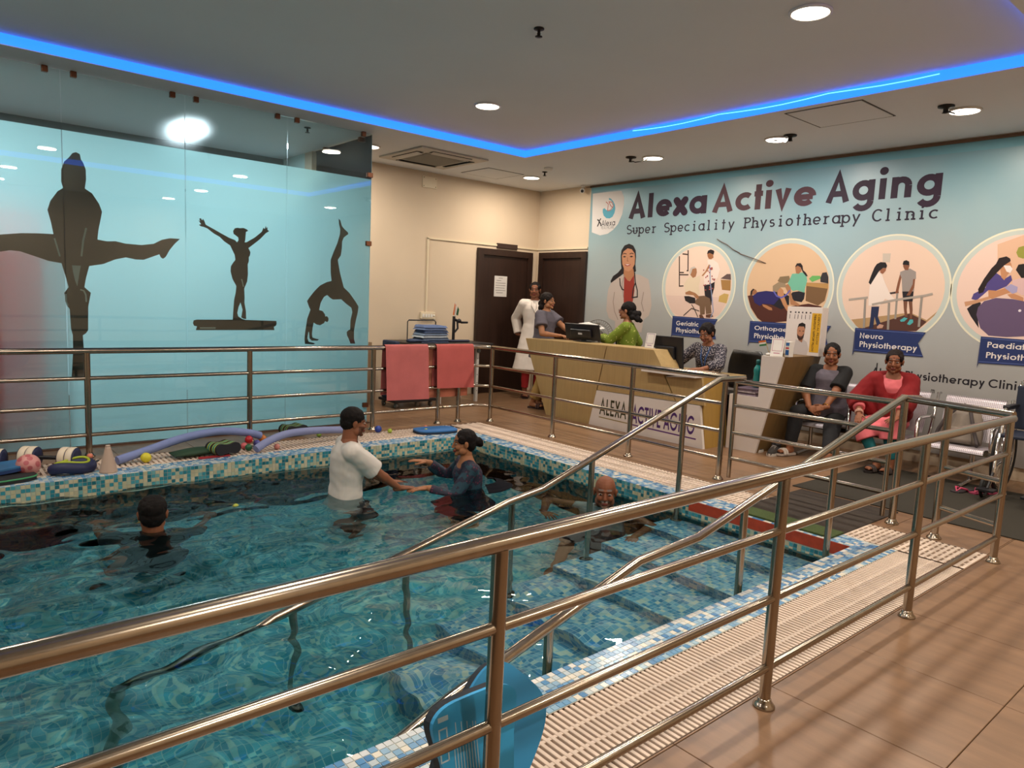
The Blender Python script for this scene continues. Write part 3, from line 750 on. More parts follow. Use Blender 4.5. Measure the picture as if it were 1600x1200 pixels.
def text(mb, s, x0, x1, y, cap, place, col, w=.15, serif=False, mono=False, special_x=False, d=0.0, slant=0):
    d0 = d
    adv = []; gl = []
    for ch in s:
        st, a = glyph(ch, w); 
        if mono:
            k = .62/max(a, .62); off = (.66-a*k)/2
            st = [[(off+px*k, py) for px, py in q] for q in st]; a = .66
        gl.append((ch, st)); adv.append(a)
    tot = sum(adv); sx = (x1-x0)/tot; x = 0
    for (ch, st), a in zip(gl, adv):
        if special_x and ch == 'x':
            st = []
            for sa, sb in ((-1, -1), (1, -1), (-1, 1), (1, 1)): st.append([(.3+.055*sa, .35+.075*sb), (.3+.18*sa, .35+.25*sb)])
        for qi, q in enumerate(st):
            d = d0 + .0003*qi
            if ch == 'i' and qi == 1:
                c = [(q[0][0]-.028+w*.66*math.cos(k*PI/7), .90+w*.2+w*.66*math.sin(k*PI/7)) for k in range(14)]
                mb.add([place(x0+(x+a_)*sx, y+b_*cap, d) for a_, b_ in c], [tuple(range(14))], False, col); continue
            for quad in ribbon(q, w*(1.25 if special_x and ch == 'x' else 1)):
                mb.add([place(x0+(x+p[0]+slant*p[1])*sx, y+p[1]*cap, d) for p in quad], [(0, 1, 2, 3)], False, col)
            if special_x and ch == 'x':
                for pi_, (px, py) in enumerate(q):
                    c = [(px+w*.62*math.cos(k*PI/5), py+w*.62*math.sin(k*PI/5)) for k in range(10)]
                    mb.add([place(x0+(x+a_)*sx, y+b_*cap, d+.0015+.0003*pi_) for a_, b_ in c], [tuple(range(10))], False, col)
            if serif:
                for e, o in ((q[0], q[1]), (q[-1], q[-2])):
                    if abs(e[0]-o[0]) < .02 and abs(e[1]-o[1]) > .15 and ch not in 't':
                        sgn = 1 if e[1] < o[1] else -1
                        l, r_ = (.13, .13) if sgn > 0 else (.13, .03)
                        mb.add([place(x0+(x+px+slant*py)*sx, y+py*cap, d+.0015) for px, py in ((e[0]-l, e[1]), (e[0]+r_, e[1]), (e[0]+r_, e[1]+sgn*w), (e[0]-l, e[1]+sgn*w))], [(0, 1, 2, 3)], False, col)
        x += a

TR = {
'split': [(0.446, 1.715), (0.599, 1.741), (0.736, 1.765), (0.851, 1.774), (0.954, 1.777), (0.939, 1.872), (0.918, 1.966), (0.94, 2.04), (0.991, 2.121), (1.03, 2.152), (1.018, 2.202), (1.021, 2.298), (1.043, 2.362), (1.075, 2.398), (1.102, 2.438), (1.128, 2.45), (1.155, 2.438), (1.161, 2.399), (1.177, 2.373), (1.194, 2.323), (1.195, 2.242), (1.184, 2.168), (1.235, 2.136), (1.285, 2.057), (1.306, 1.993), (1.293, 1.925), (1.276, 1.84), (1.267, 1.761), (1.339, 1.752), (1.403, 1.759), (1.477, 1.745), (1.604, 1.743), (1.701, 1.762), (1.768, 1.802), (1.835, 1.822), (1.919, 1.823), (1.871, 1.772), (1.83, 1.716), (1.799, 1.656), (1.776, 1.637), (1.758, 1.648), (1.746, 1.674), (1.683, 1.646), (1.618, 1.617), (1.554, 1.616), (1.478, 1.628), (1.397, 1.605), (1.305, 1.56), (1.202, 1.537), (1.175, 1.431), (1.163, 1.36), (1.209, 1.315), (1.187, 1.196), (1.182, 1), (1.165, 0.974), (1.142, 0.957), (1.147, 0.838), (1.149, 0.605), (1.053, 0.609), (1.069, 0.838), (1.069, 0.96), (1.058, 1.008), (1.052, 1.175), (1.036, 1.2), (1.017, 1.307), (1.049, 1.355), (1.03, 1.44), (1.004, 1.547), (0.914, 1.56), (0.818, 1.592), (0.725, 1.622), (0.66, 1.625), (0.594, 1.609), (0.441, 1.577)],
'split_gap': [(1.078, 1.535), (1.141, 1.536), (1.127, 1.462), (1.112, 1.364), (1.097, 1.41), (1.084, 1.476)],
'split_line': [(1.187, 1.848), (1.163, 1.747), (1.147, 1.613)],
'split_line2': [(0.96, 1.745), (0.977, 1.674), (0.994, 1.602)],
'split_line3': [(1.132, 1.338), (1.158, 1.33), (1.172, 1.296), (1.174, 1.237)],
'split_line4': [(1.027, 1.299), (1.028, 1.241), (1.04, 1.2)],
'balance': [(2.078, 2.004), (2.094, 1.997), (2.086, 2.019), (2.1, 2.025), (2.111, 2.005), (2.119, 2.022), (2.13, 2.004), (2.142, 1.971), (2.204, 1.942), (2.278, 1.906), (2.354, 1.871), (2.407, 1.855), (2.425, 1.837), (2.439, 1.855), (2.437, 1.882), (2.415, 1.898), (2.395, 1.91), (2.389, 1.937), (2.404, 1.963), (2.431, 1.972), (2.449, 1.969), (2.485, 1.975), (2.515, 1.966), (2.531, 1.952), (2.509, 1.94), (2.505, 1.894), (2.503, 1.864), (2.497, 1.842), (2.515, 1.844), (2.594, 1.896), (2.662, 1.956), (2.678, 1.997), (2.691, 1.983), (2.7, 2.018), (2.706, 1.991), (2.718, 2.008), (2.716, 1.98), (2.734, 1.969), (2.7, 1.945), (2.644, 1.884), (2.57, 1.821), (2.533, 1.791), (2.552, 1.754), (2.548, 1.723), (2.536, 1.704), (2.538, 1.668), (2.526, 1.637), (2.529, 1.547), (2.521, 1.474), (2.493, 1.406), (2.497, 1.327), (2.495, 1.272), (2.509, 1.193), (2.512, 1.116), (2.485, 1.119), (2.465, 1.131), (2.478, 1.204), (2.458, 1.274), (2.439, 1.228), (2.427, 1.173), (2.436, 1.14), (2.473, 1.116), (2.506, 1.107), (2.809, 1.102), (2.813, 1.074), (2.806, 1.055), (2.784, 1.042), (2.791, 1.011), (2.049, 1.006), (2.06, 1.041), (2.034, 1.047), (2.024, 1.07), (2.031, 1.096), (2.057, 1.103), (2.385, 1.108), (2.388, 1.166), (2.398, 1.299), (2.412, 1.36), (2.419, 1.426), (2.383, 1.491), (2.365, 1.561), (2.368, 1.609), (2.389, 1.644), (2.41, 1.672), (2.403, 1.719), (2.377, 1.77), (2.363, 1.801), (2.307, 1.835), (2.267, 1.872), (2.215, 1.897), (2.158, 1.938), (2.125, 1.949), (2.1, 1.952), (2.082, 1.965), (2.102, 1.972)],
'balance_slot': [(2.085, 1.033), (2.226, 1.035), (2.226, 1.021), (2.085, 1.02)],
'balance_line': [(2.468, 1.495), (2.478, 1.459), (2.485, 1.423)],
'bridge': [(3.463, 2.164), (3.481, 2.15), (3.5, 2.094), (3.532, 2.062), (3.571, 2.035), (3.574, 2.016), (3.552, 2.001), (3.524, 1.978), (3.507, 1.938), (3.504, 1.865), (3.494, 1.792), (3.46, 1.744), (3.487, 1.614), (3.533, 1.464), (3.601, 1.407), (3.677, 1.315), (3.709, 1.269), (3.702, 1.207), (3.679, 1.111), (3.661, 1.009), (3.663, 0.92), (3.679, 0.872), (3.623, 0.872), (3.603, 0.92), (3.58, 0.961), (3.576, 0.995), (3.596, 1.015), (3.616, 1.022), (3.618, 1.124), (3.638, 1.206), (3.626, 1.253), (3.558, 1.298), (3.506, 1.339), (3.412, 1.333), (3.383, 1.348), (3.347, 1.377), (3.311, 1.356), (3.277, 1.296), (3.26, 1.221), (3.299, 1.211), (3.325, 1.179), (3.329, 1.153), (3.346, 1.16), (3.365, 1.14), (3.365, 1.114), (3.351, 1.096), (3.329, 1.109), (3.315, 1.086), (3.273, 1.064), (3.231, 1.072), (3.203, 1.092), (3.192, 1.039), (3.185, 0.974), (3.191, 0.937), (3.233, 0.924), (3.264, 0.918), (3.247, 0.905), (3.184, 0.905), (3.16, 0.928), (3.154, 0.987), (3.148, 1), (3.135, 0.934), (3.15, 0.895), (3.205, 0.882), (3.222, 0.873), (3.199, 0.866), (3.111, 0.872), (3.105, 0.921), (3.114, 1.012), (3.133, 1.13), (3.166, 1.221), (3.152, 1.247), (3.128, 1.308), (3.158, 1.351), (3.206, 1.411), (3.268, 1.472), (3.338, 1.508), (3.394, 1.524), (3.383, 1.608), (3.381, 1.739), (3.411, 1.819), (3.452, 1.913), (3.48, 2.007), (3.483, 2.059), (3.468, 2.11)],
'p_hair': [(0.628, 2.077), (0.634, 2.152), (0.684, 2.217), (0.763, 2.239), (0.839, 2.213), (0.887, 2.147), (0.9, 2.054), (0.896, 1.962), (0.916, 1.869), (0.858, 1.832), (0.686, 1.831), (0.603, 1.774), (0.53, 1.726), (0.481, 1.696), (0.47, 1.735), (0.511, 1.802), (0.596, 1.85), (0.655, 1.907), (0.638, 1.983)],
'p_face': [(0.648, 2.077), (0.673, 2.137), (0.744, 2.178), (0.818, 2.163), (0.871, 2.11), (0.886, 2.045), (0.884, 1.962), (0.848, 1.897), (0.782, 1.864), (0.711, 1.888), (0.667, 1.964)],
'p_neck': [(0.7, 1.907), (0.864, 1.906), (0.896, 1.813), (0.794, 1.719), (0.701, 1.803)],
'p_coat': [(0.436, 1.619), (0.48, 1.706), (0.626, 1.793), (0.717, 1.822), (0.882, 1.841), (1.004, 1.814), (1.138, 1.763), (1.187, 1.596), (1.219, 1.414), (1.185, 1.284), (1.101, 1.225), (1.08, 1.056), (0.6, 1.025), (0.6, 1.18), (0.482, 1.212), (0.423, 1.327), (0.425, 1.521)],
'p_shirt': [(0.713, 1.803), (0.78, 1.742), (0.818, 1.734), (0.889, 1.817), (0.911, 1.609), (0.898, 1.496), (0.876, 1.326), (0.748, 1.321), (0.727, 1.51)],
'p_steth1': [(0.635, 1.774), (0.653, 1.68), (0.691, 1.623), (0.724, 1.614)],
'p_steth2': [(0.893, 1.851), (0.916, 1.721), (0.961, 1.61), (0.968, 1.526), (0.88, 1.514), (0.888, 1.627), (0.917, 1.711)],
'p_arm1': [(0.555, 1.582), (0.54, 1.447), (0.577, 1.314), (0.65, 1.202)],
'p_arm2': [(1.07, 1.593), (1.047, 1.445), (1.092, 1.335)],
'p_lapel': [(0.717, 1.813), (0.684, 1.699), (0.725, 1.51)],
'p_eye1': [(0.667, 2.065), (0.695, 2.076), (0.731, 2.066), (0.697, 2.055)],
'p_eye2': [(0.785, 2.065), (0.818, 2.076), (0.856, 2.066), (0.82, 2.055)],
'p_mouth': [(0.705, 1.963), (0.761, 1.97), (0.818, 1.966), (0.8, 1.944), (0.761, 1.937), (0.726, 1.944)],
'p_nose': [(0.756, 2.056), (0.751, 2.008), (0.776, 2.004)],
'l_disc': [(0.031, 2.962), (0.288, 2.964), (0.568, 2.959), (0.625, 2.862), (0.628, 2.769), (0.607, 2.64), (0.542, 2.513), (0.459, 2.438), (0.36, 2.388), (0.217, 2.371), (0.055, 2.42)],
'l_cres': [(0.346, 2.88), (0.386, 2.865), (0.427, 2.83), (0.462, 2.781), (0.477, 2.723), (0.466, 2.668), (0.432, 2.617), (0.382, 2.597), (0.317, 2.604), (0.267, 2.642), (0.244, 2.691), (0.243, 2.735), (0.274, 2.746), (0.302, 2.72), (0.361, 2.703), (0.416, 2.72), (0.44, 2.763), (0.424, 2.806), (0.388, 2.843), (0.348, 2.855)],
'l_fish': [(0.293, 2.83), (0.34, 2.799), (0.335, 2.704), (0.386, 2.71), (0.438, 2.764), (0.403, 2.819), (0.351, 2.826), (0.38, 2.777), (0.421, 2.746)],
'l_man': [(0.149, 2.594), (0.188, 2.573), (0.217, 2.606)],
'l_man2': [(0.188, 2.573), (0.18, 2.535), (0.157, 2.497)],
'l_man3': [(0.183, 2.569), (0.217, 2.533), (0.225, 2.5)],
'l_text': [(0.241, 2.499), (0.492, 2.5), (0.236, 2.567)],
'l_sub': [(0.229, 2.455), (0.478, 2.456), (0.227, 2.477)],
'wire': [(2.155, 2.253), (2.226, 2.215), (2.305, 2.181), (2.39, 2.12), (2.473, 2.081), (2.545, 2.053)],
'wire2': [(2.413, 2.108), (2.494, 2.067), (2.585, 2.04), (2.674, 2.012), (2.751, 1.986), (2.823, 1.958)],
'c1': [(1.373, 1.653), (1.916, 2.222), (2.452, 1.714)],
'c1i': [(1.421, 1.607), (1.919, 2.192), (2.403, 1.713)],
'c2': [(2.558, 1.647), (3.138, 2.224), (3.638, 1.698)],
'c2i': [(2.624, 1.592), (3.155, 2.166), (3.575, 1.758)],
'c3': [(3.68, 1.625), (4.248, 2.226), (4.764, 1.714)],
'c3i': [(3.727, 1.626), (4.285, 2.168), (4.695, 1.755)],
'c4': [(4.81, 1.699), (4.966, 2.111), (5.279, 2.242)],
'c4i': [(4.893, 1.534), (5.049, 2.108), (5.286, 2.182)],
'a_frame1': [(1.61, 2.058), (1.643, 1.68), (1.706, 1.684)],
'a_frame2': [(1.738, 2.129), (1.758, 1.875), (1.737, 1.875)],
'a_frame3': [(1.656, 2.086), (1.743, 2.076)],
'a_frame4': [(1.631, 1.824), (1.769, 1.824)],
'a_frame5': [(1.632, 1.852), (1.698, 1.852)],
'a_whair': [(2.021, 2.079), (2.031, 2.117), (2.068, 2.132), (2.108, 2.121), (2.125, 2.104), (2.113, 2.066), (2.06, 2.078)],
'a_wface': [(2.025, 2.079), (2.059, 2.089), (2.11, 2.07), (2.116, 2.033), (2.086, 2.012), (2.053, 2.018), (2.033, 2.046)],
'a_wtop': [(2.034, 2.007), (2.118, 2.006), (2.186, 1.967), (2.221, 1.891), (2.201, 1.798), (2.156, 1.738), (2.094, 1.709), (2.016, 1.703), (2, 1.797), (2.032, 1.886), (2.045, 1.952)],
'a_wleg': [(2.012, 1.697), (2.094, 1.709), (2.162, 1.743), (2.162, 1.666), (2.139, 1.567), (2.142, 1.456), (2.077, 1.454), (2.034, 1.575)],
'a_warm': [(2.059, 1.952), (2.014, 1.864), (1.966, 1.814), (1.986, 1.808), (2.04, 1.864), (2.086, 1.941)],
'a_mhead': [(1.785, 1.875), (1.803, 1.911), (1.849, 1.925), (1.885, 1.897), (1.893, 1.852), (1.88, 1.802), (1.841, 1.785), (1.797, 1.824)],
'a_mhair': [(1.779, 1.864), (1.796, 1.911), (1.849, 1.928), (1.877, 1.908), (1.824, 1.897), (1.809, 1.841), (1.797, 1.824)],
'a_mtop': [(1.747, 1.762), (1.798, 1.807), (1.875, 1.785), (1.939, 1.819), (1.951, 1.752), (1.937, 1.685), (1.96, 1.584), (1.895, 1.56), (1.798, 1.581), (1.74, 1.613), (1.711, 1.704)],
'a_marm': [(1.741, 1.602), (1.801, 1.626), (1.891, 1.6), (1.949, 1.562), (1.945, 1.528), (1.911, 1.533), (1.867, 1.571), (1.75, 1.577)],
'a_mleg': [(1.9, 1.498), (1.949, 1.562), (2.028, 1.569), (2.109, 1.538), (2.127, 1.489), (2.151, 1.357), (2.074, 1.342), (2.052, 1.442), (2.055, 1.341), (1.99, 1.327), (1.97, 1.439), (1.903, 1.465)],
'a_chair': [(1.728, 1.556), (1.8, 1.558), (1.897, 1.538), (1.91, 1.47), (1.822, 1.467), (1.75, 1.499)],
'a_cl1': [(1.739, 1.31), (1.854, 1.406), (1.972, 1.377)],
'a_cl2': [(1.85, 1.457), (1.903, 1.391), (1.958, 1.303)],
'a_shoe1': [(1.973, 1.332), (2.023, 1.329), (2.053, 1.291), (1.986, 1.287)],
'a_shoe2': [(2.072, 1.336), (2.152, 1.351), (2.181, 1.319), (2.131, 1.3), (2.075, 1.303)],
'a_pole': [(2.076, 1.941), (2.096, 1.753), (2.14, 1.556), (2.175, 1.38), (2.143, 1.306)],
'a_roof': [(2.239, 1.779), (2.324, 1.835), (2.376, 1.835), (2.386, 1.765)],
'a_table': [(2.245, 1.766), (2.383, 1.762), (2.389, 1.638), (2.272, 1.646)],
'a_yel': [(2.241, 1.569), (2.308, 1.604), (2.371, 1.594), (2.35, 1.485), (2.235, 1.503)],
'rib1': [(1.575, 1.299), (2.248, 1.289), (2.192, 1.192), (2.244, 1.046), (1.578, 1.051)],
't_ger': [(1.64, 1.183), (1.966, 1.188), (1.635, 1.239)],
't_phy1': [(1.639, 1.096), (2.303, 1.105), (1.634, 1.154)],
'b_mat': [(2.625, 1.581), (2.67, 1.593), (2.877, 1.543), (3.153, 1.477), (3.374, 1.516), (3.527, 1.49), (3.502, 1.313), (2.867, 1.273), (2.776, 1.329), (2.678, 1.448)],
'b_bench': [(3.329, 1.745), (3.572, 1.738), (3.576, 1.697), (3.553, 1.553), (3.484, 1.499), (3.338, 1.546)],
'b_benchtop': [(3.329, 1.745), (3.575, 1.733), (3.577, 1.682), (3.327, 1.709)],
'b_bag': [(3.481, 1.798), (3.497, 1.85), (3.544, 1.858), (3.568, 1.809), (3.575, 1.738), (3.486, 1.752)],
'b_green': [(3.353, 1.787), (3.388, 1.819), (3.479, 1.819), (3.482, 1.788), (3.394, 1.751)],
'b_cush': [(2.987, 1.758), (3.012, 1.806), (3.121, 1.817), (3.144, 1.754), (3.061, 1.721)],
'b_whair': [(3.181, 1.918), (3.198, 1.953), (3.242, 1.957), (3.267, 1.928), (3.277, 1.881), (3.314, 1.85), (3.339, 1.813), (3.317, 1.813), (3.274, 1.86), (3.26, 1.886), (3.224, 1.918), (3.202, 1.913)],
'b_wface': [(3.182, 1.913), (3.212, 1.928), (3.253, 1.907), (3.26, 1.87), (3.232, 1.839), (3.2, 1.844)],
'b_wtop': [(3.153, 1.839), (3.209, 1.844), (3.274, 1.855), (3.321, 1.829), (3.336, 1.766), (3.319, 1.682), (3.318, 1.635), (3.227, 1.66), (3.182, 1.648), (3.133, 1.69), (3.112, 1.732), (3.135, 1.786)],
'b_wleg': [(3.178, 1.637), (3.25, 1.649), (3.324, 1.635), (3.319, 1.567), (3.295, 1.529), (3.204, 1.542), (3.153, 1.605)],
'b_torso': [(2.69, 1.582), (2.748, 1.628), (2.856, 1.645), (2.94, 1.638), (3.04, 1.58), (2.966, 1.491), (2.833, 1.498), (2.793, 1.469), (2.722, 1.505)],
'b_hips': [(2.94, 1.632), (2.997, 1.655), (3.142, 1.594), (3.151, 1.498), (3.065, 1.441), (2.93, 1.49), (2.877, 1.543)],
'b_head': [(2.659, 1.626), (2.688, 1.666), (2.727, 1.655), (2.745, 1.628), (2.719, 1.6), (2.67, 1.593)],
'b_mhair': [(2.658, 1.593), (2.66, 1.637), (2.688, 1.667), (2.708, 1.661), (2.685, 1.638), (2.679, 1.593)],
'b_hand': [(2.822, 1.492), (2.871, 1.483), (2.946, 1.453), (2.954, 1.426), (2.912, 1.429), (2.836, 1.465)],
'b_leg1': [(2.991, 1.66), (3.029, 1.688), (3.067, 1.656), (3.086, 1.582), (3.129, 1.497), (3.19, 1.457), (3.188, 1.414), (3.136, 1.422), (3.077, 1.495), (3.042, 1.559), (3.002, 1.601)],
'b_leg2': [(3.073, 1.71), (3.118, 1.727), (3.15, 1.69), (3.162, 1.626), (3.192, 1.553), (3.287, 1.497), (3.255, 1.486), (3.169, 1.499), (3.142, 1.594), (3.114, 1.647)],
'b_shorts': [(2.934, 1.703), (3, 1.747), (3.083, 1.732), (3.099, 1.689), (3.029, 1.688), (2.988, 1.633), (2.939, 1.643)],
'b_band': [(2.951, 1.643), (2.992, 1.59), (3.052, 1.572), (3.107, 1.604), (3.147, 1.658)],
'rib2': [(2.686, 1.293), (3.653, 1.288), (3.599, 1.194), (3.637, 1.078), (2.691, 1.043)],
't_ort': [(2.752, 1.192), (3.252, 1.192), (2.747, 1.241)],
't_phy2': [(2.75, 1.098), (3.435, 1.11), (2.745, 1.154)],
'd_floor': [(3.857, 1.367), (4.028, 1.395), (4.276, 1.438), (4.359, 1.453), (4.442, 1.457), (4.58, 1.398), (4.681, 1.478), (4.656, 1.434), (4.502, 1.279), (4.01, 1.242), (3.907, 1.293)],
'd_mat': [(3.972, 1.28), (4.361, 1.431), (4.421, 1.456), (4.582, 1.382), (4.501, 1.284), (4.208, 1.266)],
'd_box': [(4.104, 2.045), (4.182, 2.044), (4.182, 1.955), (4.112, 1.961)],
'd_whair': [(4.057, 1.939), (4.093, 1.959), (4.142, 1.955), (4.16, 1.922), (4.153, 1.9), (4.121, 1.9), (4.086, 1.866), (4.054, 1.804), (4.017, 1.73), (3.995, 1.752), (4.013, 1.826), (4.038, 1.906)],
'd_wface': [(4.116, 1.894), (4.151, 1.9), (4.151, 1.872), (4.127, 1.84), (4.102, 1.851), (4.096, 1.877)],
'd_coat': [(4.04, 1.826), (4.081, 1.866), (4.116, 1.838), (4.158, 1.749), (4.212, 1.649), (4.272, 1.583), (4.247, 1.566), (4.174, 1.592), (4.127, 1.522), (4.016, 1.518), (4.011, 1.621), (4.009, 1.747)],
'd_leg': [(4.048, 1.508), (4.125, 1.513), (4.122, 1.409), (4.156, 1.342), (4.127, 1.306), (4.089, 1.407), (4.086, 1.292), (4.046, 1.284), (4.05, 1.405)],
'd_foot': [(4.121, 1.306), (4.146, 1.336), (4.188, 1.327), (4.177, 1.298), (4.128, 1.289)],
'd_mhead': [(4.309, 1.937), (4.327, 1.97), (4.358, 1.964), (4.37, 1.921), (4.362, 1.877), (4.331, 1.88), (4.314, 1.91)],
'd_mhair': [(4.305, 1.937), (4.311, 1.967), (4.336, 1.975), (4.364, 1.961), (4.368, 1.926), (4.31, 1.932)],
'd_mtop': [(4.316, 1.872), (4.376, 1.895), (4.436, 1.861), (4.443, 1.795), (4.429, 1.779), (4.438, 1.676), (4.329, 1.668), (4.311, 1.795), (4.29, 1.838), (4.291, 1.861)],
'd_marm1': [(4.29, 1.838), (4.309, 1.817), (4.299, 1.728), (4.291, 1.651), (4.265, 1.65), (4.276, 1.75)],
'd_marm2': [(4.418, 1.79), (4.436, 1.793), (4.436, 1.708), (4.403, 1.631), (4.372, 1.63), (4.398, 1.686), (4.418, 1.741)],
'd_mshort': [(4.329, 1.668), (4.435, 1.673), (4.435, 1.572), (4.347, 1.574)],
'd_mleg1': [(4.348, 1.58), (4.388, 1.574), (4.389, 1.488), (4.404, 1.422), (4.378, 1.421), (4.359, 1.509)],
'd_mleg2': [(4.397, 1.574), (4.432, 1.572), (4.444, 1.49), (4.446, 1.402), (4.427, 1.401), (4.416, 1.489)],
'd_sh1': [(4.337, 1.385), (4.374, 1.415), (4.406, 1.406), (4.378, 1.374), (4.347, 1.369)],
'd_sh2': [(4.406, 1.35), (4.428, 1.396), (4.456, 1.397), (4.463, 1.37), (4.433, 1.341)],
'd_bar1': [(3.809, 1.572), (4.002, 1.6)],
'd_bar2': [(4.051, 1.529), (4.272, 1.583), (4.536, 1.632), (4.608, 1.652)],
'd_bar3': [(4.212, 1.646), (4.296, 1.662)],
'd_p1': [(3.978, 1.586), (3.994, 1.287)],
'd_p2': [(4.216, 1.554), (4.233, 1.284)],
'd_p3': [(4.514, 1.623), (4.517, 1.329)],
'd_p4': [(4.284, 1.65), (4.291, 1.394)],
'rib3': [(3.908, 1.284), (4.588, 1.279), (4.528, 1.171), (4.588, 1.038), (3.913, 1.042)],
't_neu': [(3.959, 1.182), (4.198, 1.182), (3.954, 1.235)],
't_phy3': [(3.964, 1.091), (4.522, 1.101), (3.958, 1.149)],
'e_wall': [(5.096, 2.107), (5.286, 2.182), (5.49, 2.159), (5.551, 1.61), (5.142, 1.678)],
'e_whair': [(5.103, 1.933), (5.121, 1.984), (5.177, 1.999), (5.208, 1.979), (5.214, 1.956), (5.169, 1.919), (5.148, 1.893), (5.118, 1.853), (5.051, 1.758), (5.03, 1.676), (4.996, 1.662), (4.985, 1.702), (5.023, 1.798), (5.072, 1.893)],
'e_wface': [(5.145, 1.92), (5.204, 1.959), (5.221, 1.932), (5.236, 1.879), (5.206, 1.84), (5.183, 1.786), (5.157, 1.813), (5.142, 1.88)],
'e_mask': [(5.163, 1.919), (5.215, 1.916), (5.237, 1.886), (5.222, 1.85), (5.192, 1.864)],
'e_wtop': [(5.051, 1.812), (5.112, 1.853), (5.187, 1.8), (5.229, 1.833), (5.244, 1.787), (5.206, 1.733), (5.129, 1.692), (5.07, 1.697), (4.984, 1.6), (4.94, 1.612), (4.953, 1.661), (5.044, 1.717)],
'e_arm': [(5.067, 1.697), (5.135, 1.692), (5.207, 1.72), (5.254, 1.707), (5.246, 1.681), (5.102, 1.617), (5.076, 1.636)],
'e_arm2': [(4.885, 1.583), (4.983, 1.606), (5.087, 1.643), (5.101, 1.623), (4.998, 1.579), (4.898, 1.541)],
'e_glove': [(5.19, 1.72), (5.238, 1.754), (5.292, 1.728), (5.291, 1.682), (5.259, 1.668)],
'e_ch': [(5.261, 1.879), (5.276, 1.925), (5.313, 1.932), (5.411, 1.905), (5.421, 1.814), (5.311, 1.807)],
'e_cb': [(5.246, 1.787), (5.311, 1.807), (5.467, 1.789), (5.502, 1.66), (5.328, 1.656), (5.253, 1.721)],
'e_carm': [(5.22, 1.66), (5.27, 1.668), (5.345, 1.637), (5.349, 1.604), (5.252, 1.628)],
'e_leg': [(4.913, 1.521), (4.985, 1.593), (5.023, 1.58), (5.004, 1.47), (5.029, 1.347), (4.951, 1.453)],
'e_ball': [(4.996, 1.469), (5.003, 1.538), (5.045, 1.595), (5.136, 1.627), (5.264, 1.621), (5.349, 1.604), (5.503, 1.557), (5.569, 1.444), (5.516, 1.337), (5.383, 1.295), (5.255, 1.28), (5.114, 1.284), (5.041, 1.348)],
'e_emb': [(5.248, 2.031), (5.26, 2.076), (5.296, 2.088), (5.335, 2.074), (5.354, 2.029), (5.341, 1.99), (5.304, 1.977), (5.267, 1.991)],
'rib4': [(5.056, 1.273), (5.694, 1.261), (5.662, 1.179), (5.698, 1.041), (5.052, 1.027)],
't_pae': [(5.111, 1.176), (5.491, 1.171), (5.106, 1.228)],
't_phy4': [(5.11, 1.08), (5.63, 1.079), (5.104, 1.134)],
't_alexa': [(0.721, 2.56), (1.977, 2.59), (0.877, 2.888)],
't_active': [(2.052, 2.566), (3.347, 2.593), (2.212, 2.868)],
't_aging': [(3.462, 2.582), (4.596, 2.6), (3.564, 2.872)],
't_super': [(0.708, 2.369), (4.582, 2.369), (0.712, 2.463)],
't_superH': [(2.492, 2.359), (4.582, 2.369), (2.491, 2.462)],
't_clinic': [(4.118, 0.811), (5.43, 0.82), (4.128, 0.884)],
't_m': [(4.689, 0.703), (4.722, 0.705), (4.686, 0.734)],
'topband': [(0.034, 3.05), (5.192, 3.041), (0.04, 2.978), (5.204, 2.936)]}
# ================================================================== wall banner (flat print, thin layers of ink)
BX = XR-.012
def bp(u, z, d=0): return (BX-d, 7.26-u, z)
ban = thing('wall_banner', 'huge printed clinic banner covering the reception wall', 'banner', (XR, 4.0, .2))
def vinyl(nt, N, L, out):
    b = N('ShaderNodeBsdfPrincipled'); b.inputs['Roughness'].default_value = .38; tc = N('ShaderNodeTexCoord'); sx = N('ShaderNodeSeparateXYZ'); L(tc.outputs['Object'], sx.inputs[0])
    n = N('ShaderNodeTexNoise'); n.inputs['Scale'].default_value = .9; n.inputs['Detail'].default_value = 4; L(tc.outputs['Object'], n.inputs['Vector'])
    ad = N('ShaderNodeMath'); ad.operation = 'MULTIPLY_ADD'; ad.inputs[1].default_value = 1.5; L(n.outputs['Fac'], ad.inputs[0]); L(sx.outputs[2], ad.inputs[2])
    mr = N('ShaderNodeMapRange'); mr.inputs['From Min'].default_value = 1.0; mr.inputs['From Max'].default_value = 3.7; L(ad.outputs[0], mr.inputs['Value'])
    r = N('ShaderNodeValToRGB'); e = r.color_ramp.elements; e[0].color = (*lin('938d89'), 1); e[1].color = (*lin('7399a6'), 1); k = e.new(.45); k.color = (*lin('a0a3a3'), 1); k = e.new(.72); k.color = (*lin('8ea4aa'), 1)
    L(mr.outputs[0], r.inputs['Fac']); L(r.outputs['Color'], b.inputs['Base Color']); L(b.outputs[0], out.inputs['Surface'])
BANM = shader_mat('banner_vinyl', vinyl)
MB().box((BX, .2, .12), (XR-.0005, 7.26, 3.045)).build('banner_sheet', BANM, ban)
MB().box((BX-.008, .2, 3.045), (XR, 7.28, 3.072)).build('top_batten', mat('brown_batten', '6e5644', .6), ban)
INK = [.0006]
def layer(step=.0001): INK[0] += step; return INK[0]
def poly(mb, key, col, d=None):
    pts = TR[key] if isinstance(key, str) else key
    d = layer() if d is None else d
    vs = [bp(u, z, d) for u, z in pts]
    mb.add(vs, [tuple(range(len(vs)))], False, col)
def stroke(mb, key, w, col, d=None):
    pts = TR[key] if isinstance(key, str) else key; d = layer() if d is None else d
    for q in ribbon(pts, w): mb.add([bp(p[0], p[1], d) for p in q], [(0, 1, 2, 3)], False, col)
def disc(mb, u, z, r, col, d=None, n=40, clip=None):
    pts = [(u+r*math.cos(2*PI*i/n), z+r*math.sin(2*PI*i/n)) for i in range(n)]
    if clip: pts = [(a, max(b, clip)) for a, b in pts]
    poly(mb, pts, col, d)
